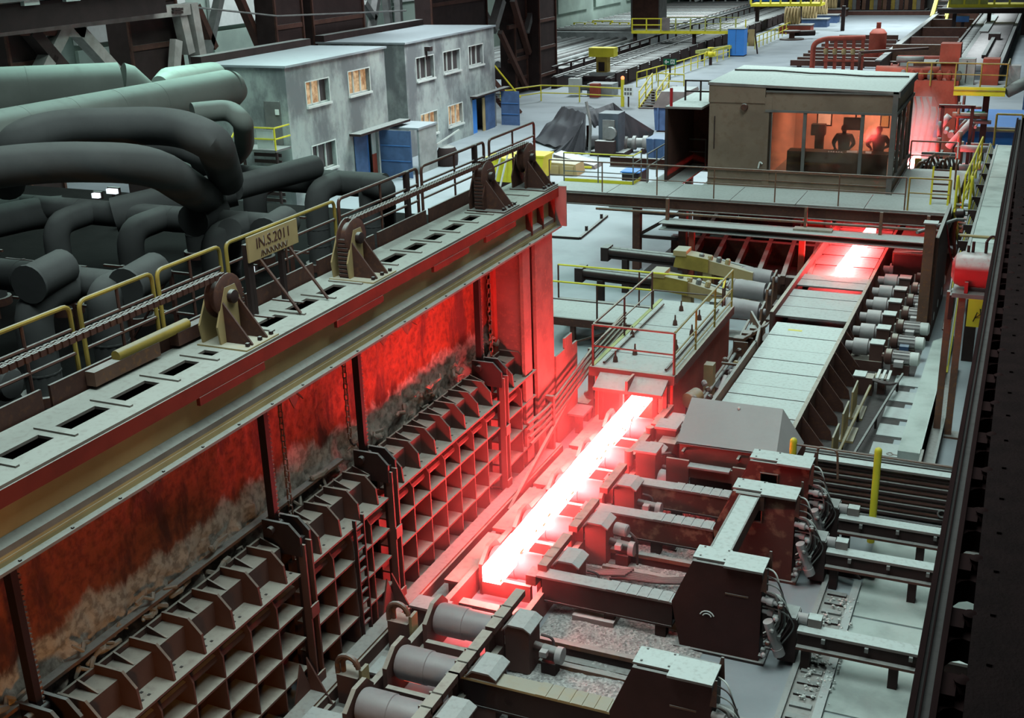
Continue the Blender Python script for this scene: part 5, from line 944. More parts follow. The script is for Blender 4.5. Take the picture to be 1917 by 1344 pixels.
q = at(1180, 1060, 0); t = thing('limit_switch', 'pale cylindrical sensor on a dark bracket between the arms', 'sensor', tuple(q)); G().lathe(q+V((-.35, .1, .75)), (1, -.1, -.03), [(.12, 0), (.13, .03), (.13, .25), (.1, .28)], 14).build('sensor_head', ALU, t); bp('bracket', DARK, t, q+V((-.2, 0, 0)), q+V((.0, .15, .65))); bp('foot', DARK, t, q+V((-.3, -.1, 0)), q+V((.15, .25, .05))); G().tube([q+V((-.05, .1, .7)), q+V((.12, .05, .6)), q+V((.15, .0, .05))], .025, 6, .15).build('cable', HOSE, t)
for k, (x, y, la) in enumerate([(-7.0, 18.3, 'lower lidded gear case behind the second arm'), (-7.05, 19.4, 'lidded gear case in front of the third arm')]): pass
# ------------------------------------------------------------------ right hand floor
for k, (a, c) in enumerate([(9, 12.6), (12.65, 15.1), (15.15, 16.3), (16.35, 18.2), (18.25, 19.3), (19.35, 20.9), (20.95, 22.6)]):
    bp('floor_slab', SLAB, bpy.data.objects['floor'], (-2.05, a, 0), (3, c, .02+.008*(k % 2)))
mp_ = thing('sunken_conveyor', 'debris covered chain conveyor trough right of the carriages', 'conveyor', (-2.35, 16, 0))
bp('trough_bed', RUST, mp_, (-2.7, 10, .0), (-2.08, 20, .03)); bp('side_strip', CONCR, mp_, (-2.2, 10, .03), (-2.06, 20.5, .09)); bp('side_strip', GREYM, mp_, (-2.75, 10, .03), (-2.65, 20.5, .1))
for k in range(30): bp('chain_bar', DARK if k % 3 else GREYM, mp_, (-2.6, 10.3+k*.33, .03), (-2.25, 10.42+k*.33, .07))
rub = thing('rubble_heap', 'pale crumbly scale rubble heap at the bottom right by the rails', 'rubble', (-2.2, 13.2, .03)); g = G()
for k in range(420): 
    x, y = R.uniform(-2.9, -.9), R.uniform(12.3, 13.7); r = R.uniform(.015, .06); g.lathe((x, y, .03+.1*max(0, 1-abs(y-13)/.8)*R.random()), (R.random(), R.random(), 1), [(r*.3, 0), (r, r*.5), (r*.5, r*1.2)], 5)
g.build('rubble', metal('rubble', (.5, .53, .5), .8, dustc=(.62, .66, .63), var=.6, scale=9), rub, kind='stuff')
rub2 = thing('rubble_heap', 'small crumbly rubble heap beside the conveyor in front of second rail', 'rubble', (-2.3, 17, .05)); g = G()
for k in range(200):
    x, y = R.uniform(-2.55, -2.0), R.uniform(16.4, 19.8); r = R.uniform(.015, .045); g.lathe((x, y, .07), (R.random(), R.random(), 1), [(r*.3, 0), (r, r*.5), (r*.5, r*1.2)], 5)
g.build('rubble', bpy.data.materials['rubble'], rub2, kind='stuff')
G().tube([(-3.0, 12.4, .12), (-2.2, 12.5, .1), (-1.95, 12.9, .1), (-1.95, 14.2, .1)], .05, 8, .2).build('edge_pipe', GREYM, mp_)
cv = thing('dark_crossing', 'dark motor and hose cluster between the third and fourth guide rails', 'machine', (-2.4, 20.9, 0)); G().cyl((-2.9, 20.9, .35), (-2.0, 20.85, .3), .2, 14).build('motor_body', DARK, cv); G().cyl((-2.0, 20.85, .3), (-1.85, 20.85, .3), .22, 14).build('motor_cap', BROWN, cv); bp('motor_foot', DARK, cv, (-2.8, 20.7, 0), (-2.1, 21.05, .15))
for j in range(4): G().tube([(-2.9, 20.8+.1*j, .5), (-2.5, 20.7, .35+.05*j), (-2.1, 20.55, .1)], .025, 6, .2).build('hose', HOSE, cv)
# corrugated guard wall with yellow bollards
gw = thing('guard_wall', 'low dark corrugated guard wall of rusty bars behind the bollards', 'wall panel', (-1.6, 23.4, 0))
for k in range(9): G().cyl((-3.75, 23.3+.02*(k % 2), .2+k*.115), (1.2, 23.3+.02*(k % 2), .2+k*.115), .055, 8).build('round_bar', BROWN if k % 2 else DARK, gw)
bp('back_sheet', DARK, gw, (-3.75, 23.38, 0), (1.2, 23.42, 1.2)); bp('top_beam', LIDM, gw, (-3.75, 23.2, 1.22), (1.2, 23.45, 1.27)); bp('top_step', GREYM, gw, (-3.75, 23.5, 1.3), (1.2, 23.62, 1.35)); bp('base', DARK, gw, (-3.75, 23.2, 0), (1.2, 23.5, .12)); bp('step_web', DARK, gw, (-3.75, 23.45, .1), (1.2, 23.5, 1.3))
for k in (0, 1): G().tube([V((-.86+.28*k, 23.22, .42))+V((.08*math.cos(PI*2*i/10), 0, .08*math.sin(PI*2*i/10))) for i in range(10)], .02, 6, closed=True).build('lifting_eye', GREYM, gw)
bb = thing('bollard_bar', 'two yellow bollards joined by a thin rusty bar in front of the guard wall', 'barrier', (-2.1, 22.3, .8))
for x, y, z0, z1 in ((-2.13, 22.3, .78, 2.05), (-3.84, 22.5, .9, 1.92)): G().cyl((x, y, 0), (x, y, z1), .075, 14).ball((x, y, z1), .075, 12).build('bollard', YEL, bb)
G().cyl((-3.84, 22.5, 1.85), (-2.13, 22.3, 1.93), .025, 6).build('bar', RUST, bb); G().cyl((-2.13, 22.3, 1.93), (1.0, 22.2, 1.95), .025, 6).build('bar', RUST, bb)
G().tube([(-3.3, 22.2, 1.5), (-3.3, 22.2, 2.0), (-2.9, 22.15, 2.0), (-2.85, 22.1, 1.4)], .025, 6, .1).build('hose_hook', RUST, bb)
# floor edge with notches, floor beam, low pipes
for k in range(4):
    y = 27.7+k*1.2; bp('notch', DARKV, bpy.data.objects['floor'], (-3.3, y, .0), (-1.95-.08*k, y+.32, .006))
for k in range(5):
    y = 26.6+k*1.2; bp('rough_slab', CONCR, bpy.data.objects['floor'], (-2.75, y, .0), (-2.0, y+.75, .03))
bp('floor_shade_sheet', DARKV, bpy.data.objects['floor'], (-4.25, 24.8, .0), (-2.3, 46, .004))  # dark sheet on the flat floor standing in for a shaded void
fl = thing('floor_beam', 'long brown channel beam lying on the pale floor at right', 'beam', (-1.4, 30, 0)); bp('web', BROWN, fl, (-1.55, 25.2, 0), (-1.25, 33.2, .05)); bp('flange', RUST, fl, (-1.58, 25.2, 0), (-1.52, 33.2, .32)); bp('flange', DARK, fl, (-1.28, 25.2, 0), (-1.22, 33.2, .32))
wr = thing('spanner', 'long rusty spanner lying on the pale floor', 'tool', (-1.9, 25.8, .02)); q = at(1690, 855, .03); G().bar(q+V((-.25, .05, 0)), q+V((.25, -.0, 0)), .05, .03).build('handle', RUST, wr); G().tube([q+V((-.3, .05, 0))+V((.07*math.cos(a_), .07*math.sin(a_), 0)) for a_ in [PI*2*i/8 for i in range(8)]], .02, 6, closed=True).build('head', RUST, wr)
for k, (a, c, la) in enumerate([((1640, 700), (1568, 850), 'thin yellow pipe sloping beside the covered table ribs'), ((1690, 700), (1580, 880), 'thin dark pipe along the floor edge at right')]):
    t = thing('floor_pipe', la, 'pipe', tuple(at(*c, .3))); G().cyl(at(*a, .3), at(*c, .3), .035, 8).build('pipe', YELD if k == 0 else DARK, t)
    for u in (.1, .5, .9): q = at(*a, .3).lerp(at(*c, .3), u); bp('stand', DARK, t, q+V((-.03, -.03, -.3)), q+V((.03, .03, 0)))
# low wall with pale top along the right of the motors
kw = thing('sloped_curb', 'pale low concrete curb wall with sloped end right of the tall post', 'curb', (-1.7, 33, 0)); G().prism([(-2.1, 26.5), (-1.6, 26.5), (-1.5, 35.6), (-2.05, 34.8)], 'z', 0, .25).build('curb_body', SLAB, kw); bp('curb_edge', LIDM, kw, (-1.6, 26.6, 0), (-1.52, 35.4, .32))
# red air tank on its stand
tkk = thing('air_tank', 'red horizontal air tank with dusty top on a steel stand', 'tank', (-.7, 28.6, 0))
G().lathe((-1.42, 28.6, 4.2), (1, 0, 0), [(.2, 0), (.36, .08), (.42, .22), (.42, 1.3), (.36, 1.45), (.2, 1.52)], 22).build('vessel', REDP, tkk)
for x in (-1.05, -.2): G().prism([(28.25, 3.7), (28.95, 3.7), (29.05, 4.0), (28.15, 4.0)], 'x', x-.04, x+.04).build('saddle', REDP, tkk)
bp('stand_top', GREYM, tkk, (-1.35, 28.2, 3.6), (.1, 29.0, 3.7))
for x, y in ((-1.12, 28.4), (-1.4, 28.7), (.0, 28.5)): bp('stand_leg', RUST, tkk, (x-.08, y-.08, 0), (x+.08, y+.08, 3.6))
bp('stand_brace', DARK, tkk, (-1.4, 28.35, 3.0), (-1.3, 29, 3.6)); bp('leg_foot', RUST, tkk, (-1.2, 28.2, 0), (-.7, 28.6, .05))
for x, h_ in ((-1.1, .18), (-1.0, .28), (-.72, .3)): G().cyl((x, 28.6, 4.6), (x, 28.6, 4.6+h_), .035, 8).build('valve', DARK, tkk)
G().tube([(-.72, 28.6, 4.9), (-.62, 28.6, 5.05), (-.5, 28.6, 5.0), (-.48, 28.6, 4.6)], .03, 6, .1).build('valve_pipe', DARK, tkk)
ysg = thing('yellow_sign', 'yellow sign panel with a black scribbled mark under the tank', 'sign', (-.85, 29.5, 0)); bp('panel', YEL, ysg, (-1.06, 30.9, 2.05), (-.42, 30.93, 3.0)); bp('post', DARK, ysg, (-.75, 30.93, 0), (-.65, 31.0, 2.95))
G().tube([(-.9, 30.89, 2.2), (-.82, 30.89, 2.45), (-.74, 30.89, 2.4), (-.87, 30.89, 2.3), (-.72, 30.89, 2.32), (-.76, 30.89, 2.55), (-.68, 30.89, 2.5)], .012, 5).build('black_mark', DARKV, ysg)
ars = thing('arrow_sign', 'small black and white arrow sign over a yellow plate behind the dark rail', 'sign', (-.2, 30, 0)); q = aty(1866, 565, 30); bp('plate', DARKV, ars, q+V((-.13, 0, -.2)), q+V((.13, .03, .2))); bp('yellow_plate', YEL, ars, q+V((-.15, 0, -.5)), q+V((.12, .03, -.22))); G().bar(q+V((-.08, -.01, .1)), q+V((.07, -.01, -.08)), .05, .02, (0, 1, 0)).bar(q+V((.07, -.01, -.09)), q+V((-.05, -.01, -.09)), .04, .02, (0, 1, 0)).bar(q+V((.07, -.01, -.09)), q+V((.07, -.01, .05)), .04, .02, (0, 1, 0)).build('arrow', WSIGN, ars); bp('post', DARK, ars, (q.x-.03, 30.03, 0), (q.x+.03, 30.08, q.z+.2))
# nozzle pipe and valves at the platform corner
nz_ = thing('water_nozzle', 'thin grey water pipe arm with red valve pointing at the roller table', 'pipe', (-2, 38, 2.9)); G().tube([at(1717, 435, 3), at(1790, 411, 3.05), at(1806, 412, 3.05)], .055, 8).build('arm', GREYM, nz_); G().tube([at(1790, 411, 3.05), at(1785, 440, 2.4), at(1790, 500, 1.0), at(1797, 530, .2)], .05, 8, .3).build('down_pipe', REDM, nz_); G().tube([at(1772, 420, 2.9), at(1778, 470, 1.7), at(1788, 515, .6), at(1796, 530, .2)], .03, 6, .3).build('hose', REDP, nz_)
G().lathe(at(1808, 425, 2.8), (.3, 0, -1), [(.1, 0), (.22, .1), (.22, .4), (.1, .5)], 12).build('valve_body', REDM, nz_); G().lathe(at(1788, 400, 3.3), (1, 0, .1), [(.05, 0), (.14, .05), (.14, .25), (.05, .3)], 12).build('hand_wheel', DARK, nz_); bp('valve_foot', DARK, nz_, at(1800, 440, 2.6)+V((-.1, 0, -2.6)), at(1800, 440, 2.6)+V((.1, .2, 0)))
# grey walkway beam with cable bundle at right
gb = thing('grey_walkway_beam', 'long pale grey box beam running away along the right side', 'beam', (-1, 42, 0)); G().box((-1.33, 31.5, 2.6), (-.62, 53, 3.0)).build('box_beam', SLAB, gb); bp('edge_angle', DARK, gb, (-.62, 31.5, 2.3), (-.55, 53, 3.02)); bp('edge_angle', GREYM, gb, (-1.42, 31.5, 2.8), (-1.34, 53, 3.02))
for y in (34, 40, 46, 52): bp('support', DARK, gb, (-1.2, y, 0), (-.9, y+.3, 2.6))
G().cyl((-1.7, 36.6, 3.05), (.1, 36.6, 3.05), .05, 8).build('cross_rail', TAN, gb)
for k in range(3): bp('plate_joint', GREYM, gb, (-1.33, 36+k*5, 3.0), (-.62, 36.04+k*5, 3.006))
cbn = thing('conduit_bundle', 'bundle of yellow, white and black conduits beside the grey beam', 'conduits', (-1.7, 42, 0))
for k in range(7): G().tube([(-1.44-.035*k, 31.8, .4+.2*k), (-1.44-.035*k, 34, 2.3+.07*k), (-1.44-.035*k, 53, 2.75+.05*k)], .03, 6, .5).build('conduit', [YEL, WHITE, DARK, YELD, GREYM, YEL, DARK][k], cbn)
for k in range(9): bp('clamp', DARK, cbn, (-1.7, 34+k*2.1, 2.6), (-1.42, 34.06+k*2.1, 3.0)); 
for k in range(5): bp('clamp_post', YELD, cbn, (-1.6, 34.5+k*4, 0), (-1.53, 34.57+k*4, 2.6))
# crane conductor rail with brackets, and the girder edge under the camera
RAILM = metal('crane_rail_paint', (.016, .006, .006), 0, var=.4, bump=.05, spec=.06); GIRD = metal('dirty_shaded_girder', (.012, .006, .006), 0, var=.6, scale=5, bump=.5, spec=.06)  # girder near-black: dirt plus the overhead gantry's shade put into the colour
cr = thing('crane_conductor_rail', 'dark crane conductor rail running close below the viewpoint at right', 'rail', (-.25, 15, 7.8))
def lean(g, x0, x1, z0, z1, y0, y1, s=-.0045): return g.add([(x0+s*(y-6), y, z) if e == 0 else (x1+s*(y-6), y, z) for y in (y0, y1) for e, z in ((0, z0), (1, z0), (1, z1), (0, z1))], [(0, 1, 2, 3), (7, 6, 5, 4), (0, 4, 5, 1), (1, 5, 6, 2), (2, 6, 7, 3), (3, 7, 4, 0)])
lean(G(), -.275, -.24, 7.8, 8.0, 3.5, 27).build('side_bar', RAILM, cr); lean(G(), -.165, -.13, 7.8, 8.0, 3.5, 27).build('side_bar', RAILM, cr); lean(G(), -.24, -.165, 7.75, 7.96, 3.5, 27).build('core_bar', DARKV, cr); lean(G(), -.22, -.21, 7.96, 7.985, 3.5, 27).build('contact_ridge', RAILM, cr)
for k in range(28):
    y = 4.57+k*.72; s = -.0045*(y-6)
    t = bp('bracket', RAILM, cr, (-.14+s, y-.11, 7.78), (-.05+s, y+.11, 7.96))
    G().prism([(-.14+s, y-.24), (-.1+s, y-.16), (-.05+s, y-.13), (.0+s, y-.15), (.04+s*2, y-.1), (.04+s*2, y+.06), (.0+s, y+.2), (-.03+s, y+.22), (-.07+s, y+.13), (-.11+s, y+.15), (-.14+s, y+.22)], 'z', 7.74, 7.9).build('bracket_arm', RAILM, cr)
    G().lathe((-.02+s, y+.02, 7.9), (0, 0, 1), [(.05, 0), (.06, .03), (.04, .06), (.05, .09), (.02, .11)], 10).build('insulator', RAILM, cr)
gi = thing('crane_runway_girder', 'dark dirty crane runway girder with painted shade filling the right picture edge', 'girder', (.6, 15, 6.5))
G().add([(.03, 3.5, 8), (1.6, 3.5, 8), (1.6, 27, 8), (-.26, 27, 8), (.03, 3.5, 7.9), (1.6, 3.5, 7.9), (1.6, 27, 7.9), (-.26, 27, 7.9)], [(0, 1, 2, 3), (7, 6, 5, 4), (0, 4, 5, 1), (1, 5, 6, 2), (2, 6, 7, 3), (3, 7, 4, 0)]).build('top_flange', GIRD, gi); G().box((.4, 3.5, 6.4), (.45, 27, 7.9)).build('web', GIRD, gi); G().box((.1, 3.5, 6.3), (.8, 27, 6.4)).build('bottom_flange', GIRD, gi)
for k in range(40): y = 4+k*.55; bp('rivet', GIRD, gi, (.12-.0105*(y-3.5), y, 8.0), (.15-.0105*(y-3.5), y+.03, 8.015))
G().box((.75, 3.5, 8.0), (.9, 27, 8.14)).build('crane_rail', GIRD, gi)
# ------------------------------------------------------------------ far half of the hall
_cc = {}
def cp(name, mat, par, p, q, r, n=8):                           # cylinder part sharing its mesh with equal ones
    p, q = V(p), V(q); d = q-p; key = (tuple(round(c, 2) for c in d), r, n, mat.name); m_ = (p+q)/2
    if key not in _cc:
        g = G().cyl(-d/2, d/2, r, n); me = bpy.data.meshes.new(name); me.from_pydata([tuple(v) for v in g.v], [], g.f); me.polygons.foreach_set('use_smooth', g.sm); me.materials.append(mat)
        bm = bmesh.new(); bm.from_mesh(me); bmesh.ops.recalc_face_normals(bm, faces=bm.faces); bm.to_mesh(me); bm.free(); _cc[key] = me
    o = bpy.data.objects.new(name, _cc[key]); C.objects.link(o); o.parent = par; o.location = m_-ORG[par]; ORG[o] = m_; return o
# tarpaulin over a machine
tp = thing('tarpaulin', 'dark grey tarpaulin draped over a frame left of the cabin', 'tarpaulin', tuple(at(1100, 270, 0)))
def ty(px, py, y): return aty(px, py, y)
K = [[ty(985, 268, 66), ty(1000, 262, 65), ty(1040, 272, 63), ty(1072, 268, 62.5)], [ty(1020, 235, 66.5), ty(1035, 228, 65.5), ty(1062, 240, 63.5), ty(1090, 230, 62.7)], [ty(1052, 197, 67), ty(1060, 198, 66), ty(1080, 208, 64), ty(1097, 211, 63)], [ty(1100, 197, 67.5), ty(1112, 200, 66.5), ty(1130, 203, 65), ty(1148, 192, 64)], [ty(1135, 205, 68), ty(1145, 210, 67), ty(1160, 208, 66), ty(1172, 212, 65)], [ty(1200, 232, 69), ty(1205, 235, 68), ty(1215, 240, 67), ty(1225, 245, 66)]]
g = G(); nu, nv = 40, 24
def smp(u, v):
    i = min(int(u*5), 4); j = min(int(v*3), 2); a, b_ = u*5-i, v*3-j
    p = K[i][j].lerp(K[i+1][j], a).lerp(K[i][j+1].lerp(K[i+1][j+1], a), b_)
    return p+V((0, 0, .16*noise.noise(p*1.3)-.14*math.sin(PI*a)*.8-.1*abs(math.sin(v*17+u*9))*.6))
for i in range(nu+1):
    for j in range(nv+1): g.v.append(smp(i/nu, j/nv))
for i in range(nu):
    for j in range(nv): a = i*(nv+1)+j; g.f.append([a, a+1, a+nv+2, a+nv+1]); g.sm.append(True)
g.build('cover_sheet', TARP, tp)
def drape(pts_top, pts_bot, nm='hanging_fold'):
    g = G(); n = 14
    for i in range(n+1):
        u = i/n*(len(pts_top)-1); k = min(int(u), len(pts_top)-2); a, b_ = pts_top[k].lerp(pts_top[k+1], u-k), pts_bot[k].lerp(pts_bot[k+1], u-k)
        for j in range(7): q = a.lerp(b_, j/6); g.v.append(q+V((.12*math.sin(i*1.7), .14*math.cos(i*2.3), 0))*(j/6))
    for i in range(n):
        for j in range(6): a = i*7+j; g.f.append([a, a+1, a+8, a+7]); g.sm.append(True)
    g.build(nm, TARP, tp)
drape([K[0][3], K[1][3], K[2][3]], [ty(1010, 290, 62.3), ty(1060, 292, 62), ty(1098, 288, 62)]); drape([K[3][3], K[4][3], K[5][3]], [ty(1165, 268, 63.5), ty(1190, 262, 65), ty(1222, 260, 66)]); drape([K[2][3]+V((0, -.05, 0)), K[3][3]+V((0, -.05, 0))], [ty(1110, 240, 62.6), ty(1156, 222, 63.5)])
for px in (1100, 1150, 1060): q = ty(px, 235, 64.5); cp('prop', BROWN, tp, (q.x, q.y, 0), (q.x, q.y, q.z), .08)
mc = thing('covered_machine', 'blue grey machine block half hidden under the tarpaulin', 'machine', tuple(at(1138, 292, 0))); q = at(1138, 292, 0); bp('body', MBLUE, mc, q+V((-.55, 0, .25)), q+V((.6, 1.2, 2.35))); bp('base', DARK, mc, q+V((-1, -.2, 0)), q+V((1, 1.5, .25))); bp('face_plate', GREYM, mc, q+V((-.3, -.05, .6)), q+V((.4, 0, 2.0))); cp('hub', GREYM, mc, q+V((.2, -.3, 1.3)), q+V((.2, 0, 1.3)), .35, 12)
G().tube([q+V((-1.2, -.2, 3)), q+V((-.9, -.3, 1.8)), q+V((-1.0, -.3, .1))], .09, 6, .4).build('rope', GREYM, mc); bp('front_drum', DARK, mc, q+V((-.6, -.5, .25)), q+V((.5, -.05, .9)))
sp = thing('ribbed_shaft', 'ribbed grey shaft lying in front of the machine block', 'shaft', tuple(at(1190, 285, 0))); q = at(1190, 286, 0); G().lathe(q+V((-1.0, 0, .55)), (1, .1, 0), [(.12, -.3), (.3, -.2), (.3, 0), (.2, .02), (.2, .3), (.35, .32), (.35, .5), (.25, .52), (.25, .8), (.4, .82), (.4, 1.0), (.28, 1.02), (.28, 1.4), (.42, 1.42), (.42, 1.7), (.1, 1.72)], 16).build('shaft_body', GREYM, sp)
for dx in (-.6, .5): bp('cradle', DARK, sp, q+V((dx-.1, -.3, 0)), q+V((dx+.1, .3, .3)))
bk = thing('scrap_skip', 'dull blue scrap skip with sloping grey lid left of the cabin porch', 'skip', tuple(at(1258, 246, 0))); q = at(1258, 248, 0); G().prism([(q.x-1.1, .1), (q.x+1.2, .1), (q.x+1.3, 1.5), (q.x-1.2, 1.5)], 'y', q.y, q.y+2.4).build('tub', NAVY, bk); G().prism([(q.x-1.25, 1.5), (q.x+1.35, 1.5), (q.x+.9, 2.5), (q.x-.7, 2.5)], 'y', q.y-.1, q.y+2.5).build('lid', LIDM, bk)
for dx in (-.9, -.3, .3, .9): bp('rib', NAVY, bk, q+V((dx-.05, -.1, .1)), q+V((dx+.05, 0, 1.5)))
bp('runner', DARK, bk, q+V((-1, 0, 0)), q+V((1.1, 2.3, .1)))
sk2 = thing('scrap_skip', 'lower dull blue skip standing under the grey railing', 'skip', tuple(at(1240, 300, 0))); q = at(1243, 318, 0); G().prism([(q.x-.9, .1), (q.x+.9, .1), (q.x+1, 1.6), (q.x-1, 1.6)], 'y', q.y, q.y+1.8).build('tub', NAVY, sk2)
for dx in (-.6, 0, .6): bp('rib', NAVY, sk2, q+V((dx-.05, -.1, .1)), q+V((dx+.05, 0, 1.6)))
bp('runner', DARK, sk2, q+V((-.8, 0, 0)), q+V((.8, 1.7, .1)))
bl = thing('blue_sheet', 'bright blue sheet lying flat beside the platform railing', 'sheet', tuple(at(1195, 318, 2.2))); q = at(1193, 318, 1.6); G().box(q+V((-.55, -.8, 0)), q+V((.35, .9, .05))).build('sheet', BLUEB, bl); bp('trestle', DARK, bl, q+V((-.5, -.7, -1.6)), q+V((.3, .8, 0)))
for k, (px, py, la) in enumerate([(942, 352, 'yellow sheet bin with a white ladder behind the right pulleys'), (988, 346, 'second yellow sheet bin beside the first, right of it')]):
    q = at(px, py, 0); t = thing('yellow_bin', la, 'bin', tuple(q)); q = V((q.x, q.y, 0)); G().prism([(q.x-.8, .3), (q.x+.7, .3), (q.x+.9, 1.45), (q.x-.9, 1.45)], 'y', q.y, q.y+1.2).build('tub', YEL, t); bp('rim', YEL, t, q+V((-.95, -.05, 1.42)), q+V((.95, 1.25, 1.5))); bp('skid', DARK, t, q+V((-.7, 0, 0)), q+V((.6, 1.5, .3)))
    for dx in (.0, .35): G().bar(q+V((dx-.3, -.6, 0)), q+V((dx, -.05, 1.8)), .07, .07).build('ladder_stile', WHITE, t)
for k, (px, py, la) in enumerate([(1040, 318, 'wooden crate lying by the yellow railing'), (1075, 305, 'bent grey ramp plate by the yellow railing')]):
    q = at(px, py+10, 0); t = thing('crate' if k == 0 else 'ramp_plate', la, 'crate' if k == 0 else 'plate', tuple(q)); G().prism([(q.x-1.2, 0), (q.x+1.2, 0), (q.x+1.1, .6 if k == 0 else .2), (q.x-1.2, .7)], 'y', q.y, q.y+1.2).build('body', TAN if k == 0 else PLATE, t)
    for j in range(3): bp('slat', YEL if k else TAN, t, q+V((-1.2+.8*j, -.06, .05)), q+V((-.6+.8*j, 0, .5 if k == 0 else .15)))
# yellow railings across the middle
railing('yellow railing crossing behind the tarpaulin', [at(965, 196), at(1013, 189), at(1085, 191), at(1165, 196)], 1.15, (.6,), 2.6, .05, YEL)
railing('yellow railing at the foot of the brown column', [at(938, 200), at(965, 198)], 1.15, (.6,), 1.6, .05, YEL)
railing('yellow railing right of the crossing stair', [at(1232, 165), at(1280, 168)], 1.15, (.6,), 2.6, .05, YEL)
railing('yellow fence beside the dark roller conveyor, near length', [at(1192, 163), at(1280, 137), at(1365, 108)], 1.15, (.6,), 1.8, .05, YEL)
railing('yellow fence beside the dark roller conveyor, far length', [at(1413, 92), at(1450, 75), at(1478, 62)], 1.2, (.6,), 2.2, .05, YEL)
cs = thing('crossing_stair', 'yellow railed crossing stair with dark treads beyond the tarpaulin', 'stair', tuple(at(1208, 202, 0)))
a = at(1196, 203); c = at(1228, 203); d = V((.1, 2.8, .95))
for k in range(7): q = a+d*((k+.5)/7); bp('tread', BROWN, cs, (q.x, q.y-.3, q.z-.05), (q.x+(c-a).x, q.y+.3, q.z))
for e in (a, c):
    G().bar(e, e+d, .08, .25).build('stringer', YEL, cs)
    for z in (.6, 1.15): G().bar(e+V((0, 0, z)), e+d+V((0, 0, z)), .08, .08).build('handrail', YEL, cs)
    for u in (.02, .5, .98): q = e+d*u; cp('post', YEL, cs, q, q+V((0, 0, 1.15)), .05)
bp('landing', GREYM, cs, (a.x, a.y+2.8, .85), (c.x, a.y+5.5, .95)); bp('landing_leg', DARK, cs, (a.x, a.y+2.9, 0), (a.x+.2, a.y+3.1, .85)); bp('landing_leg', DARK, cs, (c.x-.2, a.y+2.9, 0), (c.x, a.y+3.1, .85))
br_ = thing('brown_stair', 'steep brown stair with yellow handrail beside the great column', 'stair', tuple(at(960, 215, 0)))
a, c = at(975, 212), at(938, 215); e0 = atx(930, 130, a.x-2); 
for off in (0, 1.0):
    G().bar(V((a.x-off, a.y, 0)), V((a.x-off-1.6, a.y-3.5, 4.0)), .1, .3).build('stringer', BROWN, br_); G().bar(V((a.x-off, a.y, 1.1)), V((a.x-off-1.6, a.y-3.5, 5.1)), .09, .09).build('handrail', YEL, br_)
for k in range(12): u = (k+.5)/12; bp('tread', BROWN, br_, (a.x-1.0-1.6*u, a.y-3.5*u-.15, 4*u-.04), (a.x-1.6*u, a.y-3.5*u+.15, 4*u))
# dark roller conveyor
rc = thing('roller_conveyor', 'long dark roller conveyor running away behind the yellow fence', 'conveyor', (-33.5, 125, 0))
for x in (-35.8, -33.9, -31.2): bp('side_beam', DARK, rc, (x-.25, 89, 0), (x+.25, 172, .9)); bp('beam_cap', GREYM, rc, (x-.12, 89, .9), (x+.12, 172, 1.0))
for k in range(64): cp('roller', GREYM if k % 2 else DARK, rc, (-33.6, 90+k*1.28, .75), (-31.5, 90+k*1.28, .75), .28, 8)
for k in range(60): cp('cross_bar', GREYM, rc, (-35.6, 90.5+k*1.36, .85), (-34.1, 90.5+k*1.36, .85), .1, 6)
for k in range(26): bp('guide_post', DARK, rc, (-36.0, 90+k*3.1, .9), (-35.85, 90.15+k*3.1, 1.7)); bp('guide_plate', DARK, rc, (-31.0, 90+k*3.1, .2), (-30.85, 92.3+k*3.1, 1.2))
bp('guide_rail', DARK, rc, (-36.0, 89, 1.6), (-35.85, 172, 1.75))
cbd = thing('cooling_bed', 'bed of long grey steel bars left of the roller conveyor', 'cooling bed', (-43, 105, 0))
bp('bed_base', DARK, cbd, (-49.6, 94, 0), (-37, 118, 1.0))
for k in range(13): cp('long_bar', GREYM if k % 3 else CONCR, cbd, (-49.3+k*.9, 94-.0*k, 1.25), (-49.3+k*.9, 117.5, 1.25), .3 if k % 4 else .18, 8)
for k in range(8): bp('cross_plate', CONCR, cbd, (-39.6+.35*(k % 2), 96+k*2.6, 1.0), (-37.2, 97.2+k*2.6, 1.15))
cb2 = thing('cooling_bed', 'wide pale cooling bed behind the yellow footbridge', 'cooling bed', (-43, 145, 0)); bp('bed_base', CONCR, cb2, (-49.6, 122, 0), (-37.5, 172, 1.6))
for k in range(26): bp('bed_bar', LIDM if k % 3 else GREYM, cb2, (-49.6, 123+k*1.85, 1.6), (-37.6, 123.7+k*1.85, 1.8))
for k in range(7): bp('white_frame', WHITE, cb2, (-49+k*1.7, 170, 1.6), (-48.8+k*1.7, 170.3, 5)); 
G().bar((-49, 168, 3), (-41, 172, 5.5), .3, .3).build('white_brace', WHITE, cb2); G().bar((-46, 168, 2), (-38, 172, 5), .3, .3).build('white_brace', WHITE, cb2)
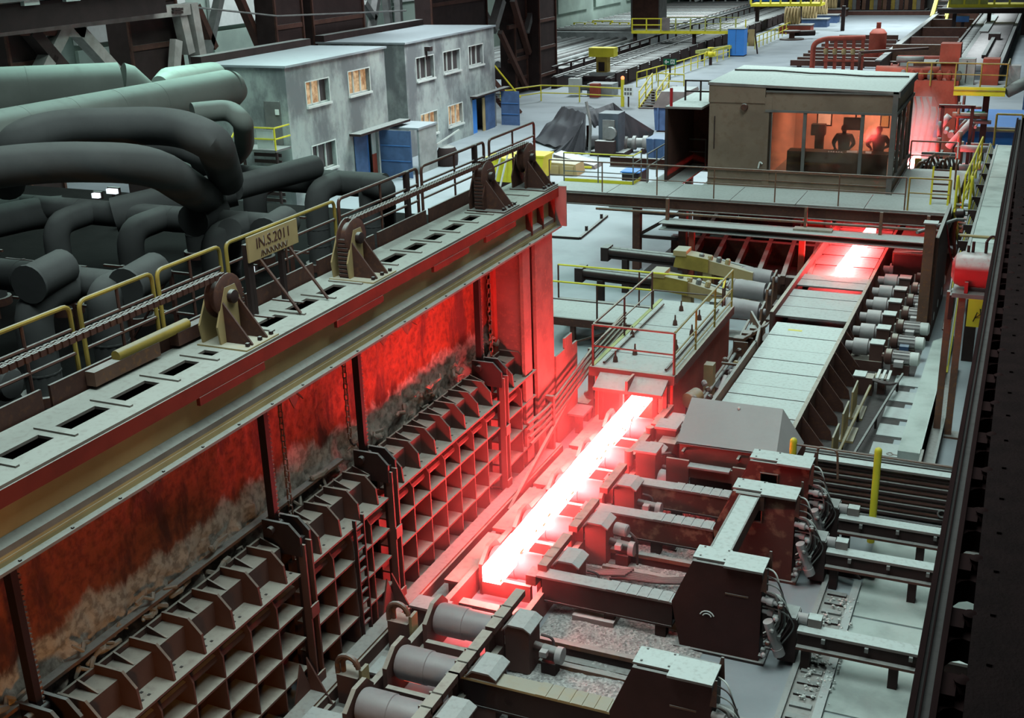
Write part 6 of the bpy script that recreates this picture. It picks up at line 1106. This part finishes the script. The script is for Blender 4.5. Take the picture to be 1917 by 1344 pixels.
# bundles, rolls and yellow frames beside the cooling bed
for k in range(11):
    px, py = 1050+k*14, 48-k*2.9+ (k % 2)*2; q = at(px, py, 1.2); t = thing('coil_roll', 'pale steel roll lying in the row above the cooling bed, '+('first from the left' if k == 0 else ['', 'second', 'third', 'fourth', 'fifth', 'sixth', 'seventh', 'eighth', 'ninth', 'tenth', 'last'][k]+' from the left'), 'roll', (q.x, q.y, 0), 'steel rolls')
    G().lathe((q.x-1.2, q.y, 1.2), (1, .2, 0), [(.3, 0), (.8, .02), (.8, 1.8), (.3, 1.85)], 12).build('roll_body', ALU, t); bp('cradle', DARK, t, (q.x-1.1, q.y-.6, 0), (q.x+.6, q.y+.6, .5))
for k, (px, py, w_, la) in enumerate([(1095, 76, 2.6, 'yellow braced frame nearest the brown column'), (1160, 76, 2.2, 'yellow braced frame right of the coil row'), (1128, 72, 2.4, 'yellow braced frame in the middle of the far row')]):
    q = at(px, py, 0); t = thing('yellow_scaffold', la, 'scaffold', tuple(q)); q = V((q.x, q.y, 0))
    for dx in (-w_/2, 0, w_/2): bp('upright', YEL, t, q+V((dx-.08, -.08, 0)), q+V((dx+.08, .08, 2)))
    for z in (.7, 1.4, 2.0): bp('rail', YEL, t, q+V((-w_/2, -.06, z-.08)), q+V((w_/2, .06, z)))
    G().bar(q+V((-w_/2, -.1, .1)), q+V((w_/2, -.1, 1.9)), .12, .1).build('brace', YEL, t)
# footbridge with column
col = thing('crane_column', 'dark brown crane column carrying the yellow footbridge', 'column', tuple(at(1210, 85, 0))); q = at(1210, 85, 0); bp('shaft', BROWN, col, q+V((-1.6, 0, -.0)), q+V((1.35, 2.4, 22))); bp('flange', GREYM, col, q+V((1.35, -.1, 0)), q+V((1.5, 2.4, 22))); bp('flange', GREYM, col, q+V((-1.75, -.1, 0)), q+V((-1.6, 2.4, 22)))
for la, a, c, py in (('brown crane column in the far left background', 1075, 1108, 30), ('brown crane column beside it, further right', 1135, 1165, 22)):
    p0, p1 = at(a, py, 0), at(c, py, 0); t = thing('crane_column', la, 'column', tuple(p0)); bp('shaft', BROWN, t, (p0.x, p0.y, 0), (p1.x, p0.y+3, 22)); bp('flange', GREYM, t, (p1.x, p0.y-.1, 0), (p1.x+.3, p0.y+3, 22)); bp('flange', GREYM, t, (p0.x-.3, p0.y-.1, 0), (p0.x, p0.y+3, 22))
fb = thing('footbridge', 'yellow edged footbridge crossing the dark roller conveyor', 'bridge', (-33, 116, 0)); yB = 116; a, c = aty(1182, 58, yB), aty(1378, 62, yB)
bp('edge_beam', YEL, fb, (a.x, yB, a.z-.25), (c.x, yB+.15, a.z+.05)); bp('deck', GREYM, fb, (a.x, yB+.15, a.z-.1), (c.x, yB+1.6, a.z)); bp('edge_beam', OLIVE, fb, (a.x, yB+1.6, a.z-.25), (c.x, yB+1.75, a.z+.05))
for x in (a.x+.2, (a.x+c.x)/2+1.0, c.x-.3): bp('leg', DARK, fb, (x-.15, yB+.4, 0), (x+.15, yB+.8, a.z-.1))
for z in (.6, 1.2): bp('rail', YEL, fb, (a.x, yB, a.z+z-.06), (a.x+3.2, yB+.1, a.z+z+.04)); bp('rail', OLIVE, fb, (a.x+3.2, yB+1.6, a.z+z-.03), (c.x, yB+1.66, a.z+z+.03))
for k in range(8): bp('post', YEL if k < 3 else OLIVE, fb, (a.x+k*1.5, yB, a.z), (a.x+.12+k*1.5, yB+.12, a.z+1.2))
bp('name_plate', LIDM, fb, (a.x+3.2, yB-.1, a.z+.1), (a.x+4.0, yB-.05, a.z+1.3))
# blue cabinet, tool rack, valve stand, exit sign
q = at(1390, 106, 0); bc = thing('blue_cabinet', 'tall bright blue cabinet at the end of the yellow fence', 'cabinet', (q.x-.5, q.y, 0)); bp('body', BLUEB, bc, (q.x-1.5, q.y, .1), (q.x+.1, q.y+1.3, 2.55)); bp('plinth', DARK, bc, (q.x-1.5, q.y+.1, 0), (q.x+.1, q.y+1.3, .1)); bp('door_seam', NAVY, bc, (q.x-.72, q.y-.01, .2), (q.x-.69, q.y, 2.5)); bp('top_edge', LIDM, bc, (q.x-1.55, q.y-.05, 2.55), (q.x+.15, q.y+1.35, 2.6))
q = at(1405, 100, 0); tr2 = thing('tool_rack', 'tan A-shaped tool rack standing right of the blue cabinet', 'rack', tuple(q)); 
for dx in (-.4, .5): G().bar(q+V((dx*1.5, -.3, 0)), q+V((dx*.6, 0, 2.4)), .1, .1).build('leg', DARK, tr2)
bp('board', TAN, tr2, q+V((-.45, -.1, .7)), q+V((.35, 0, 2.3))); bp('yellow_bar', YEL, tr2, q+V((-.7, .2, 1.0)), q+V((-.6, .3, 3.2)))
q = at(1330, 122, 0); vs = thing('valve_stand', 'bright yellow valve on a dark stand by the fence', 'valve', tuple(q)); bp('stem', DARK, vs, q+V((-.12, -.1, 0)), q+V((.12, .1, .8))); G().lathe(q+V((-.45, 0, 1.0)), (1, 0, 0), [(.25, 0), (.25, .1), (.15, .12), (.3, .3), (.3, .6), (.15, .78), (.25, .8), (.25, .9)], 12).build('valve_body', YEL, vs); G().lathe(q+V((0, 0, 1.2)), (0, 0, 1), [(.1, 0), (.1, .3), (.3, .3), (.3, .38)], 12).build('hand_wheel', YEL, vs)
q = at(1345, 112, 0); bn_ = thing('yellow_bench', 'pale yellow trough bench along the fence', 'trough', tuple(q)); G().bar(q+V((-1.5, -2, .9)), q+V((1.2, 6, .9)), .5, .3).build('trough', OLIVE, bn_); bp('leg', DARK, bn_, q+V((-1.3, -1.5, 0)), q+V((-1.1, -1.3, .8))); bp('leg', DARK, bn_, q+V((.9, 5, 0)), q+V((1.1, 5.2, .8)))
def exit_sign(label, c, s, flip):
    t = thing('exit_sign', label, 'sign', tuple(c)); bp('board', GREEN, t, c+V((-s, 0, -s*.45)), c+V((s, .04, s*.45)))
    d = -1 if flip else 1; y = -.02
    G().bar(c+V((-s*.75, y, -.0 if flip else 0)), c+V((-s*.15, y, 0)), s*.16, .02, (0, 1, 0)).build('arrow_shaft', WSIGN, t)
    G().bar(c+V((-s*.78, y, 0)), c+V((-s*.5, y, s*.26)), s*.15, .02, (0, 1, 0)).bar(c+V((-s*.78, y, 0)), c+V((-s*.5, y, -s*.26)), s*.15, .02, (0, 1, 0)).build('arrow_head', WSIGN, t)
    bp('door_mark', WSIGN, t, c+V((s*.1, y, -s*.32)), c+V((s*.75, y+.01, s*.34))); bp('door_gap', GREEN, t, c+V((s*.22, y-.01, -s*.32)), c+V((s*.6, y, s*.2)))
    G().bar(c+V((s*.3, y-.02, -s*.3)), c+V((s*.45, y-.02, s*.1)), s*.12, .01, (0, 1, 0)).bar(c+V((s*.55, y-.02, -s*.3)), c+V((s*.42, y-.02, -s*.05)), s*.1, .01, (0, 1, 0)).build('runner', WSIGN, t)
    bp('post', DARK, t, V((c.x-.06, c.y+.05, 0)), V((c.x+.06, c.y+.12, c.z))); return t
exit_sign('green and white exit sign with left arrow above the yellow fence', aty(1254, 116, 96), .55, False); exit_sign('green and white exit sign with diagonal arrow right of the mill stand', aty(1826, 216, 62), .42, True)
q = at(1165, 170, 0); sg2 = thing('notice_board', 'white notice board with six marks on the yellow gate post', 'notice', tuple(at(1176, 196, 0))); q = aty(1176, 170, 80.5); bp('board', WSIGN, sg2, q+V((-.35, 0, -.4)), q+V((.35, .04, .4)))
for k in range(6): bp('mark', GREYM, sg2, q+V((-.28+.2*(k % 3), -.02, -.3+.3*(k//3))), q+V((-.14+.2*(k % 3), 0, -.1+.3*(k//3))))
bp('post', YEL, sg2, V((q.x-.55, q.y, 0)), V((q.x-.35, q.y+.2, 1.9))); G().ball((q.x-.45, q.y+.1, 2.0), .14, 8).build('beacon', emit('beacon', (1, .15, .05), 4), sg2); bp('leg', DARK, sg2, V((q.x-.05, q.y+.05, 0)), V((q.x+.05, q.y+.1, q.z)))
q = at(1122, 180, 0); pm_ = thing('pump_unit', 'grey and orange pump unit behind the middle railing', 'pump', tuple(q)); bp('base', CONCR, pm_, q+V((-1, 0, 0)), q+V((1, 1.5, .9))); bp('orange_tank', REDM, pm_, q+V((-.5, -.8, 0)), q+V((.2, -.2, 1.0))); bp('white_box', WHITE, pm_, q+V((-2.4, -.3, .2)), q+V((-1.5, .3, 1.3))); cp('pipe', GREYM, pm_, q+V((-2, 0, .6)), q+V((0, 0, .6)), .2)
q = at(1125, 165, 0); yb = thing('yellow_hoist', 'yellow hoist head on a concrete block in front of the conveyor', 'hoist', tuple(q)); bp('block', CONCR, yb, q+V((-1.0, 0, 0)), q+V((.9, 1.4, 1.2))); bp('column', YELD, yb, q+V((-.5, .3, 1.2)), q+V((.4, 1.1, 2.4))); bp('head', YEL, yb, q+V((-1.1, .2, 2.4)), q+V((1.0, 1.2, 3.1))); bp('window', DARKV, yb, q+V((-.3, .25, 1.3)), q+V((.2, .3, 2.0)))
# trays of bundles
for k, (px, py, mt) in enumerate([(1490, 62, REDM), (1522, 50, NAVY), (1542, 42, NAVY), (1560, 30, BROWN)]):
    q = at(px, py, 0); t = thing('bundle_tray', ['red', 'larger dull blue', 'smaller dull blue', 'brown'][k]+' tray holding a coil of tan rope at the far floor edge', 'tray', tuple(q)); bp('tray', mt, t, q+V((-1.8, -1, .0)), q+V((1.8, 1, .9))); bp('tray_rim', GREYM, t, q+V((-1.9, -1.1, .9)), q+V((1.9, 1.1, 1.0)))
    for j in range(5): G().tube([q+V((-1.2+.35*j, 0, 1.9))+V((0, .6*math.cos(a_), .95*math.sin(a_))) for a_ in [2*PI*i/10 for i in range(10)]], .14, 6, closed=True).build('coil', TAN, t)
q = at(1482, 74, 0); dw = thing('reel_plate', 'dark reel lying on a round plate on the far floor', 'reel', tuple(q)); G().lathe(q, (0, 0, 1), [(1.3, 0), (1.3, .12), (.3, .14), (.3, .7), (.9, .8), (.9, .95), (.2, 1.0)], 20).build('reel', BROWN, dw); cp('axle', DARK, dw, q+V((0, .5, .6)), q+V((2.2, 1.5, .6)), .3)
# steel bars stacked on the floor and red gear behind the cabin
for k, (px, py) in enumerate([(1480, 125), (1493, 119), (1504, 112), (1513, 106), (1525, 100), (1538, 93), (1554, 85), (1571, 76)]):
    q = at(px, py, 0); t = thing('steel_billet', ORD[k]+' dark steel bar lying across the floor behind the cabin' if k < 7 else 'farthest dark steel bar lying across the floor behind the cabin', 'steel bar', tuple(q), 'dark steel bars on the floor'); bp('bar', BROWN, t, q+V((0, -.25, .12)), q+V((9.5-.5*k, .25, .6))); bp('skid', DARK, t, q+V((.6, -.3, 0)), q+V((.9, .3, .12))); bp('skid', DARK, t, q+V((6, -.3, 0)), q+V((6.3, .3, .12)))
q = at(1520, 130, 0); rr = thing('red_pipe_rack', 'red rack with an arched pipe and valve row behind the cabin roof', 'pipe rack', tuple(q)); yq = q.y
G().tube([(q.x, yq, 0), (q.x, yq, 2.2), (q.x+1.0, yq, 2.6), (q.x+4.3, yq, 2.7)], .22, 10, .5).build('arched_pipe', REDM, rr)
for k in range(5): bp('rack_post', REDM, rr, (q.x+1.0+k*.75, yq-.1, 0), (q.x+1.25+k*.75, yq+.2, 2.6)); G().lathe((q.x+1.12+k*.75, yq-.2, 1.3), (0, 0, 1), [(.12, 0), (.2, .1), (.2, .4), (.12, .5)], 8).build('valve', TAN, rr)
for z in (.7, 1.7): bp('rack_rail', REDM, rr, (q.x+.9, yq-.15, z), (q.x+4.3, yq+.15, z+.15))
q = at(1640, 118, 0); rt = thing('red_accumulator', 'red upright accumulator vessel behind the cabin roof', 'vessel', tuple(q)); G().lathe(q+V((0, 0, .6)), (0, 0, 1), [(.7, 0), (.75, .1), (.75, 2.0), (.5, 2.3), (.2, 2.4), (.2, 2.9)], 16).build('vessel', REDM, rt); bp('base', REDM, rt, q+V((-1.5, -.7, 0)), q+V((1.5, .7, .9))); cp('flange', REDM, rt, q+V((.9, -1.0, .6)), q+V((2.4, -1.0, .6)), .35, 10)
q = at(1700, 150, 0); rv = thing('red_valve_line', 'row of red valves and flanges right behind the cabin', 'valves', tuple(q))
for k in range(6): G().lathe(q+V((-2.2+k*.8, 0, .8+.2*(k % 2))), (1, 0, 0), [(.3, 0), (.3, .12), (.2, .14), (.2, .5), (.3, .52), (.3, .62)], 10).build('valve', REDM if k != 3 else REDP, rv)
bp('line_bed', BROWN, rv, q+V((-2.4, -.5, 0)), q+V((3.0, .6, .6))); cp('pipe', REDM, rv, q+V((-1, .6, 1.6)), q+V((3.5, .6, 1.6)), .25, 10)
# conveyor walls and shiny roller table beyond the mill
wc = thing('conveyor_trough', 'brown walled conveyor trough behind the red machines', 'trough', (-10, 135, 0))
G().box((-12.3, 100, 0), (-12.0, 172, 1.3)).build('left_wall', BROWN, wc); bp('wall_cap', GREYM, wc, (-12.4, 100, 1.3), (-11.9, 172, 1.4)); bp('right_wall', BROWN, wc, (-7.6, 106, 0), (-7.4, 172, 1.0)); bp('end_wall', RUST, wc, (-12, 108, 0), (-7.6, 108.4, 1.9)); bp('bed', CONCR, wc, (-12, 108.4, 0), (-7.6, 172, .25))
for k in range(12): bp('wall_stud', BROWN, wc, (-12.5, 102+k*5.5, 0), (-12.3, 102.4+k*5.5, 1.3))
for k in range(4): bp('cross_wall', BROWN, wc, (-12, 122+k*11, .25), (-7.6, 122.4+k*11, 1.3))
q = at(1690, 95, 0); cp('hand_pipe', BROWN, wc, (-14, 103, 1.7), (-9.0, 107, 1.7), .12); cp('hand_pipe', BROWN, wc, (-14, 103, 0), (-14, 103, 1.7), .12)
rt2 = thing('bright_roller_table', 'long shiny roller table running away at the far right', 'roller table', (-5, 140, 0))
for k in range(80): cp('roller', ALU, rt2, (-5.9, 100+k*.95, .9), (-3.3, 100+k*.95, .9), .33, 8)
for x in (-6.1, -3.1): bp('side_beam', DARK, rt2, (x-.15, 99, 0), (x+.15, 176, 1.1))
bp('guide', DARK, rt2, (-4.6, 104, 1.25), (-4.3, 122, 1.5)); bp('guide_head', DARK, rt2, (-4.9, 120, 1.25), (-3.9, 122, 1.8)); bp('cover', LIDM, rt2, (-6.1, 128, 1.25), (-5.3, 150, 1.35))
rt3 = thing('dark_roller_table', 'narrow dark roller table left of the shiny one', 'roller table', (-7, 125, 0))
for k in range(50): cp('roller', DARK if k % 2 else GREYM, rt3, (-7.2, 104+k*1.3, .7), (-6.4, 104+k*1.3, .7), .38, 8)
bp('side_beam', GREYM, rt3, (-6.4, 103, 0), (-6.25, 170, 1.0))
q = at(1800, 66, 0); sn = thing('camera_post', 'small blue sensor head on a post in the far trough', 'sensor', tuple(q)); bp('post', DARK, sn, q+V((-.15, 0, 0)), q+V((.15, .3, 1.4))); bp('head', BLUE, sn, q+V((-.7, -.2, 1.4)), q+V((.6, .6, 2.0)))
# mill stand with yellow platform
MS = 64.5
ms = thing('mill_stand', 'red portal mill stand glowing behind the cabin', 'mill stand', (-5, MS, 0)); a, c = aty(1712, 150, MS), aty(1788, 182, MS)
bp('cross_beam', REDM, ms, (a.x-2.5, MS, c.z), (c.x+.1, MS+2.5, a.z)); bp('right_column', REDM, ms, (aty(1760, 182, MS).x, MS, 0), (aty(1793, 182, MS).x, MS+2.3, c.z)); bp('left_column', REDM, ms, (a.x-2.5, MS, 0), (a.x-1.4, MS+2.3, c.z)); bp('haunch', REDM, ms, (aty(1745, 182, MS).x, MS, c.z-.5), (aty(1760, 182, MS).x, MS+2, c.z)); bp('back_screen', CONCR, ms, (a.x-1.4, MS+6, 0), (aty(1765, 182, MS).x, MS+6.2, 4.6)); bp('inner_floor', RUST, ms, (a.x-1.4, MS, 0), (aty(1760, 182, MS).x, MS+5, .5))
for k in range(4): G().tube([(a.x+.1+.3*k, MS-.2, c.z), (a.x+.25+.35*k, MS-.3, 2.8), (a.x+.1+.3*k, MS-.2, .6)], .06, 6, .5).build('hose', REDM, ms)
q = aty(1779, 100, MS+1); bp('motor_cabinet', REDM, ms, (q.x-.5, MS+1, aty(1779, 119, MS+1).z), (q.x+.5, MS+2.0, aty(1779, 82, MS+1).z)); bp('cabinet_stand', REDM, ms, (q.x-.4, MS+1.1, a.z), (q.x+.4, MS+1.9, aty(1779, 119, MS+1).z)); cp('roof_pipe', REDM, ms, (a.x-2, MS+.5, a.z+.35), (q.x-.4, MS+.5, a.z+.35), .3, 10); cp('roof_pipe', GREYM, ms, (a.x-1, MS+.3, a.z+1.0), (q.x-1.2, MS+.3, a.z+1.0), .16, 8); bp('roof_block', BROWN, ms, (a.x-.2, MS+.8, a.z), (q.x-.7, MS+2.2, a.z+.8)); G().prism([(a.x+.8, a.z), (a.x+1.6, a.z), (a.x+1.5, a.z+1.5), (a.x+1.1, a.z+1.5)], 'y', MS+1.6, MS+1.8).build('grey_plate', CONCR, ms)
for k in range(7): G().lathe((a.x-.6+.45*k, MS+.15, a.z), (0, 0, 1), [(.1, 0), (.16, .1), (.16, .35), (.06, .5)], 8).build('roof_valve', REDM if k % 3 else GREYM, ms)
yp = thing('yellow_platform', 'bright yellow platform beam cantilevered right of the mill stand', 'platform', (-3, MS, 0)); a2, c2 = aty(1786, 163, MS-.4), aty(1881, 181, MS-.4)
bp('edge_beam', YEL, yp, (a2.x, MS-.4, c2.z), (c2.x, MS-.15, a2.z)); bp('deck', PLATE, yp, (a2.x, MS-.15, a2.z-.1), (c2.x, MS+2.4, a2.z)); bp('beam_lip', YELD, yp, (a2.x, MS-.42, a2.z-.18), (c2.x, MS-.4, a2.z-.12)); bp('support_leg', DARK, yp, (-2.6, MS+1, 0), (-2.3, MS+1.3, a2.z-.1)); bp('support_leg', DARK, yp, (-4.4, MS+1, 0), (-4.1, MS+1.3, a2.z-.1))
bp('locker', CONCR, yp, (a2.x+.05, MS+.6, a2.z), (a2.x+.85, MS+1.2, a2.z+1.3)); bp('locker_seam', DARK, yp, (a2.x+.43, MS+.58, a2.z+.1), (a2.x+.47, MS+.6, a2.z+1.2))
bp('motor_block', REDM, yp, (a2.x+1.2, MS+.6, a2.z), (a2.x+2.0, MS+1.5, a2.z+1.3)); bp('white_block', ALU, yp, (a2.x+2.4, MS+.5, a2.z), (a2.x+3.0, MS+1.2, a2.z+1.0)); cp('drum', GREYM, yp, (c2.x+.05, MS-.2, c2.z+.2), (c2.x+1.0, MS+.2, c2.z+.7), .3, 12)
railing('orange tinted railing on the yellow platform beside the mill stand', [(a.x-.4, MS-.1, a2.z), (a2.x, MS-.1, a2.z), (c2.x, MS-.3, a2.z), (c2.x, MS+2.2, a2.z)], 1.15, (.6,), 1.4, .04, YELD)
hs = thing('hose_machine', 'tangle of dark pipes and hoses on a frame beside the mill stand', 'machine', tuple(at(1740, 310, 2.0))); q = V((-3.7, 49.8, 0)); bp('frame', DARK, hs, q+V((-.6, 0, 0)), q+V((1.0, 1.6, 2.6)))
for k in range(9): G().tube([q+V((-.7+.2*k, -.1, 2.3-.1*(k % 3))), q+V((-.3+.15*k, -.35, 2.9+.12*(k % 4))), q+V((.0+.14*k, -.1, 2.5)), q+V((.1*k, .2, 1.8))], .05, 6, .3).build('hose', [RUST, GREYM, BROWN][k % 3], hs)
bp('bracket', YELD, hs, q+V((-.6, -.2, 2.3)), q+V((-.35, -.05, 2.9))); bp('top_pipe', GREYM, hs, q+V((-.4, .2, 3.0)), q+V((.9, .35, 3.1)))
pc = thing('pipe_cluster', 'grey pipe and valve cluster right of the mill stand column', 'pipes', (-3.3, 60, 0))
for k in range(22): x, y, z = R.uniform(-4.2, -2.6), R.uniform(57, 62), R.uniform(.3, 3.6); dx = R.choice([(1, 0, 0), (0, 0, 1), (0, 1, 0), (.6, 0, .8)]); l_ = R.uniform(.5, 1.6); cp('pipe', [GREYM, BROWN, ALU, RUST][k % 4], pc, (x, y, z), tuple(V((x, y, z))+V(dx)*l_), R.choice([.07, .1, .16]), 8)
bp('frame', BROWN, pc, (-4.2, 58, 0), (-2.6, 61, .4)); 
for x in (-4.1, -2.8): bp('frame_post', DARK, pc, (x, 58.3, .4), (x+.15, 58.5, 3.8))
bp('frame_top', DARK, pc, (-4.2, 58.3, 3.7), (-2.6, 58.5, 3.85))
bm_ = thing('blue_floor_tank', 'blue topped tank under the yellow platform at right', 'tank', (-2, 70, 0)); bp('tank_body', BLUEB, bm_, (-3.6, 69, 0), (-.4, 76, 1.2)); bp('tank_lid', BLUE, bm_, (-5.2, 70, 0), (-3.7, 76, 1.4)); bp('tank_rim', GREYM, bm_, (-5.3, 68.8, 1.0), (-.3, 69, 1.25))
# stair on the right of the platform
rs = thing('yellow_corner_stair', 'yellow stringered stair going up from the right platform corner', 'stair', (-2, 44, 0)); 
a, c = V((-2.05, 41.0, 2.7)), V((-1.75, 47.5, 4.0)); a = at(1775, 385, 2.84); c = at(1850, 330, 2.84)
for k in range(8): q = V((-2.15, 41.2+k*.62, 2.9-.3*k)); bp('tread', GREYM, rs, q, q+V((.45, .3, .05)))
for dx in (0, .45): G().bar((-2.15+dx, 41.0, 2.9), (-2.15+dx, 46.4, .3), .06, .32).build('stringer', YEL, rs); G().tube([(-2.15+dx, 41.0, 2.9), (-2.15+dx, 41.0, 4.0), (-2.15+dx, 46.4, 1.4), (-2.15+dx, 46.4, .2)], .04, 8, .2).build('handrail', YEL, rs); G().bar((-2.15+dx, 41.0, 3.4), (-2.15+dx, 46.4, .85), .05, .05).build('mid_rail', YEL, rs)
railing('tall orange yellow railing on top of the grey beam end', [(-1.5, 52.8, 3.0), (-.5, 52.8, 3.0)], 1.3, (.65,), .9, .045, YELD); railing('yellow railing along the left of the conduit bundle', [(-1.9, 40.8, 2.84), (-1.75, 47.5, 3.0)], 1.2, (.6, .3), 1.5, .035, YEL)
# top edge: gantries, machines at the far end wall
gt = thing('yellow_gantry', 'yellow railed gantry platform at the top edge above the blue motor cover', 'gantry', (-33, 165, 0)); a, c = at(1405, 9, 3), at(1535, 9, 3); bp('deck', YEL, gt, (a.x, a.y, 2.8), (c.x, a.y+3, 3.1)); bp('rail', YEL, gt, (a.x, a.y, 4.1), (c.x, a.y+.15, 4.25))
for k in range(8): bp('post', YEL, gt, (a.x+(c.x-a.x)*k/7-.1, a.y, 3.1), (a.x+(c.x-a.x)*k/7+.1, a.y+.2, 4.2))
for k in range(3): bp('leg', DARK, gt, (a.x+.5+5*k, a.y+.5, 0), (a.x+.9+5*k, a.y+.9, 2.8))
q = at(1450, 28, 0); bmc = thing('blue_motor_cover', 'bright blue rounded motor cover beside the far conveyor', 'machine', tuple(q)); bp('cover', BLUEB, bmc, q+V((-3.0, 0, 1.8)), q+V((1.4, 2, 2.9))); G().lathe(q+V((2.4, -.3, 1.8)), (0, 1, 0), [(1.3, 0), (1.4, .2), (1.4, 1.2), (1.2, 1.4)], 18).build('fan_housing', NAVY, bmc); G().lathe(q+V((2.4, -.4, 1.8)), (0, 1, 0), [(.6, 0), (.6, .1)], 14).build('fan_hole', DARKV, bmc); bp('frame', DARK, bmc, q+V((-2.8, .2, 0)), q+V((3, 1.8, 1.8)))
for k, (px, w_, h_, mt, la) in enumerate([(1590, 2.7, 3, BROWN, 'brown machine block at the far end of the floor, leftmost'), (1630, 2.6, 4, TAN, 'tan machine block at the far end of the floor'), (1670, 2.7, 3, GREYM, 'grey machine block at the far end of the floor'), (1710, 2.6, 3.5, BROWN, 'brown machine block at the far end of the floor, rightmost'), (1350, 9, 4, LIDM, 'pale machine block at the top edge left of the gantry')]):
    q = at(px, 24 if k < 4 else 22, 0); t = thing('far_machine', la, 'machine', tuple(q)); bp('body', mt, t, q+V((-w_/2, 1, .4)), q+V((w_/2, 4, h_))); bp('base', DARK, t, q+V((-w_/2-.3, .5, 0)), q+V((w_/2+.3, 4, .4)))
    for j in range(5): bp('upright', [RUST, DARK, YELD, GREYM, BROWN][j], t, q+V((-w_/2+j*w_/5, .4, .4)), q+V((-w_/2+.5+j*w_/5, 1, h_*(.6+.12*j)))); cp('pipe', GREYM, t, q+V((-w_/2, .6, 1+.4*j)), q+V((w_/2, .6, 1+.4*j)), .12)
bp('floor_lip', BROWN, bpy.data.objects['floor'], at(1585, 27, 0)+V((0, 0, 0)), at(1740, 29, 0)+V((0, .6, .5)))
for k, (px, la) in enumerate([(1640, 'yellow stair at the far right end of the floor')]):
    q = at(1752, 52, 0); t = thing('far_stair', la, 'stair', tuple(q))
    for dx in (-.7, .9): G().bar(q+V((dx, 0, 0)), q+V((dx+.5, 7, 5)), .25, .35).build('stringer', YEL, t); G().bar(q+V((dx, 0, 1.3)), q+V((dx+.5, 7, 6.3)), .15, .15).build('handrail', YEL, t)
    for j in range(10): bp('tread', BROWN, t, q+V((-.7+.05*j, .3+.7*j, .2+.5*j)), q+V((.9+.05*j, .8+.7*j, .28+.5*j)))
yg = thing('yellow_gantry', 'yellow and olive gantry at the top right corner with dark pipe below', 'gantry', (-6, 160, 0)); a, c = at(1775, 12, 3), at(1925, 12, 3); bp('deck', YEL, yg, (a.x, a.y, 2.8), (c.x, a.y+3, 3.2)); bp('panel', OLIVE, yg, (a.x, a.y+.1, 3.2), (c.x-4, a.y+.2, 4.6)); cp('pipe', DARK, yg, (a.x-1, a.y-.5, 2.6), (c.x, a.y-.5, 2.6), .3)
for k in range(9): bp('post', YEL, yg, (a.x+1.5*k, a.y, 3.2), (a.x+.2+1.5*k, a.y+.2, 4.7))
for k in range(4): bp('leg', DARK, yg, (a.x+.5+3.5*k, a.y+.6, 0), (a.x+.9+3.5*k, a.y+1, 2.8))
rk = thing('right_shed', 'olive and grey shed with yellow edge at the far right border', 'shed', (1, 85, 0)); bp('lower_wall', NAVY, rk, (-.9, 84, 0), (4, 84.3, 2.2)); bp('yellow_edge', YEL, rk, (-1, 83.9, 2.2), (4, 84.3, 2.4)); bp('upper_wall', OLIVE, rk, (-.9, 95, 0), (4, 95.3, 3.6)); bp('roof', LIDM, rk, (-1, 95, 3.6), (4, 112, 3.8)); bp('side_wall', GREYM, rk, (-.9, 84.3, 0), (-.7, 95, 2.2)); bp('low_roof', LIDM, rk, (-.9, 84.3, 2.2), (4, 95, 2.3))
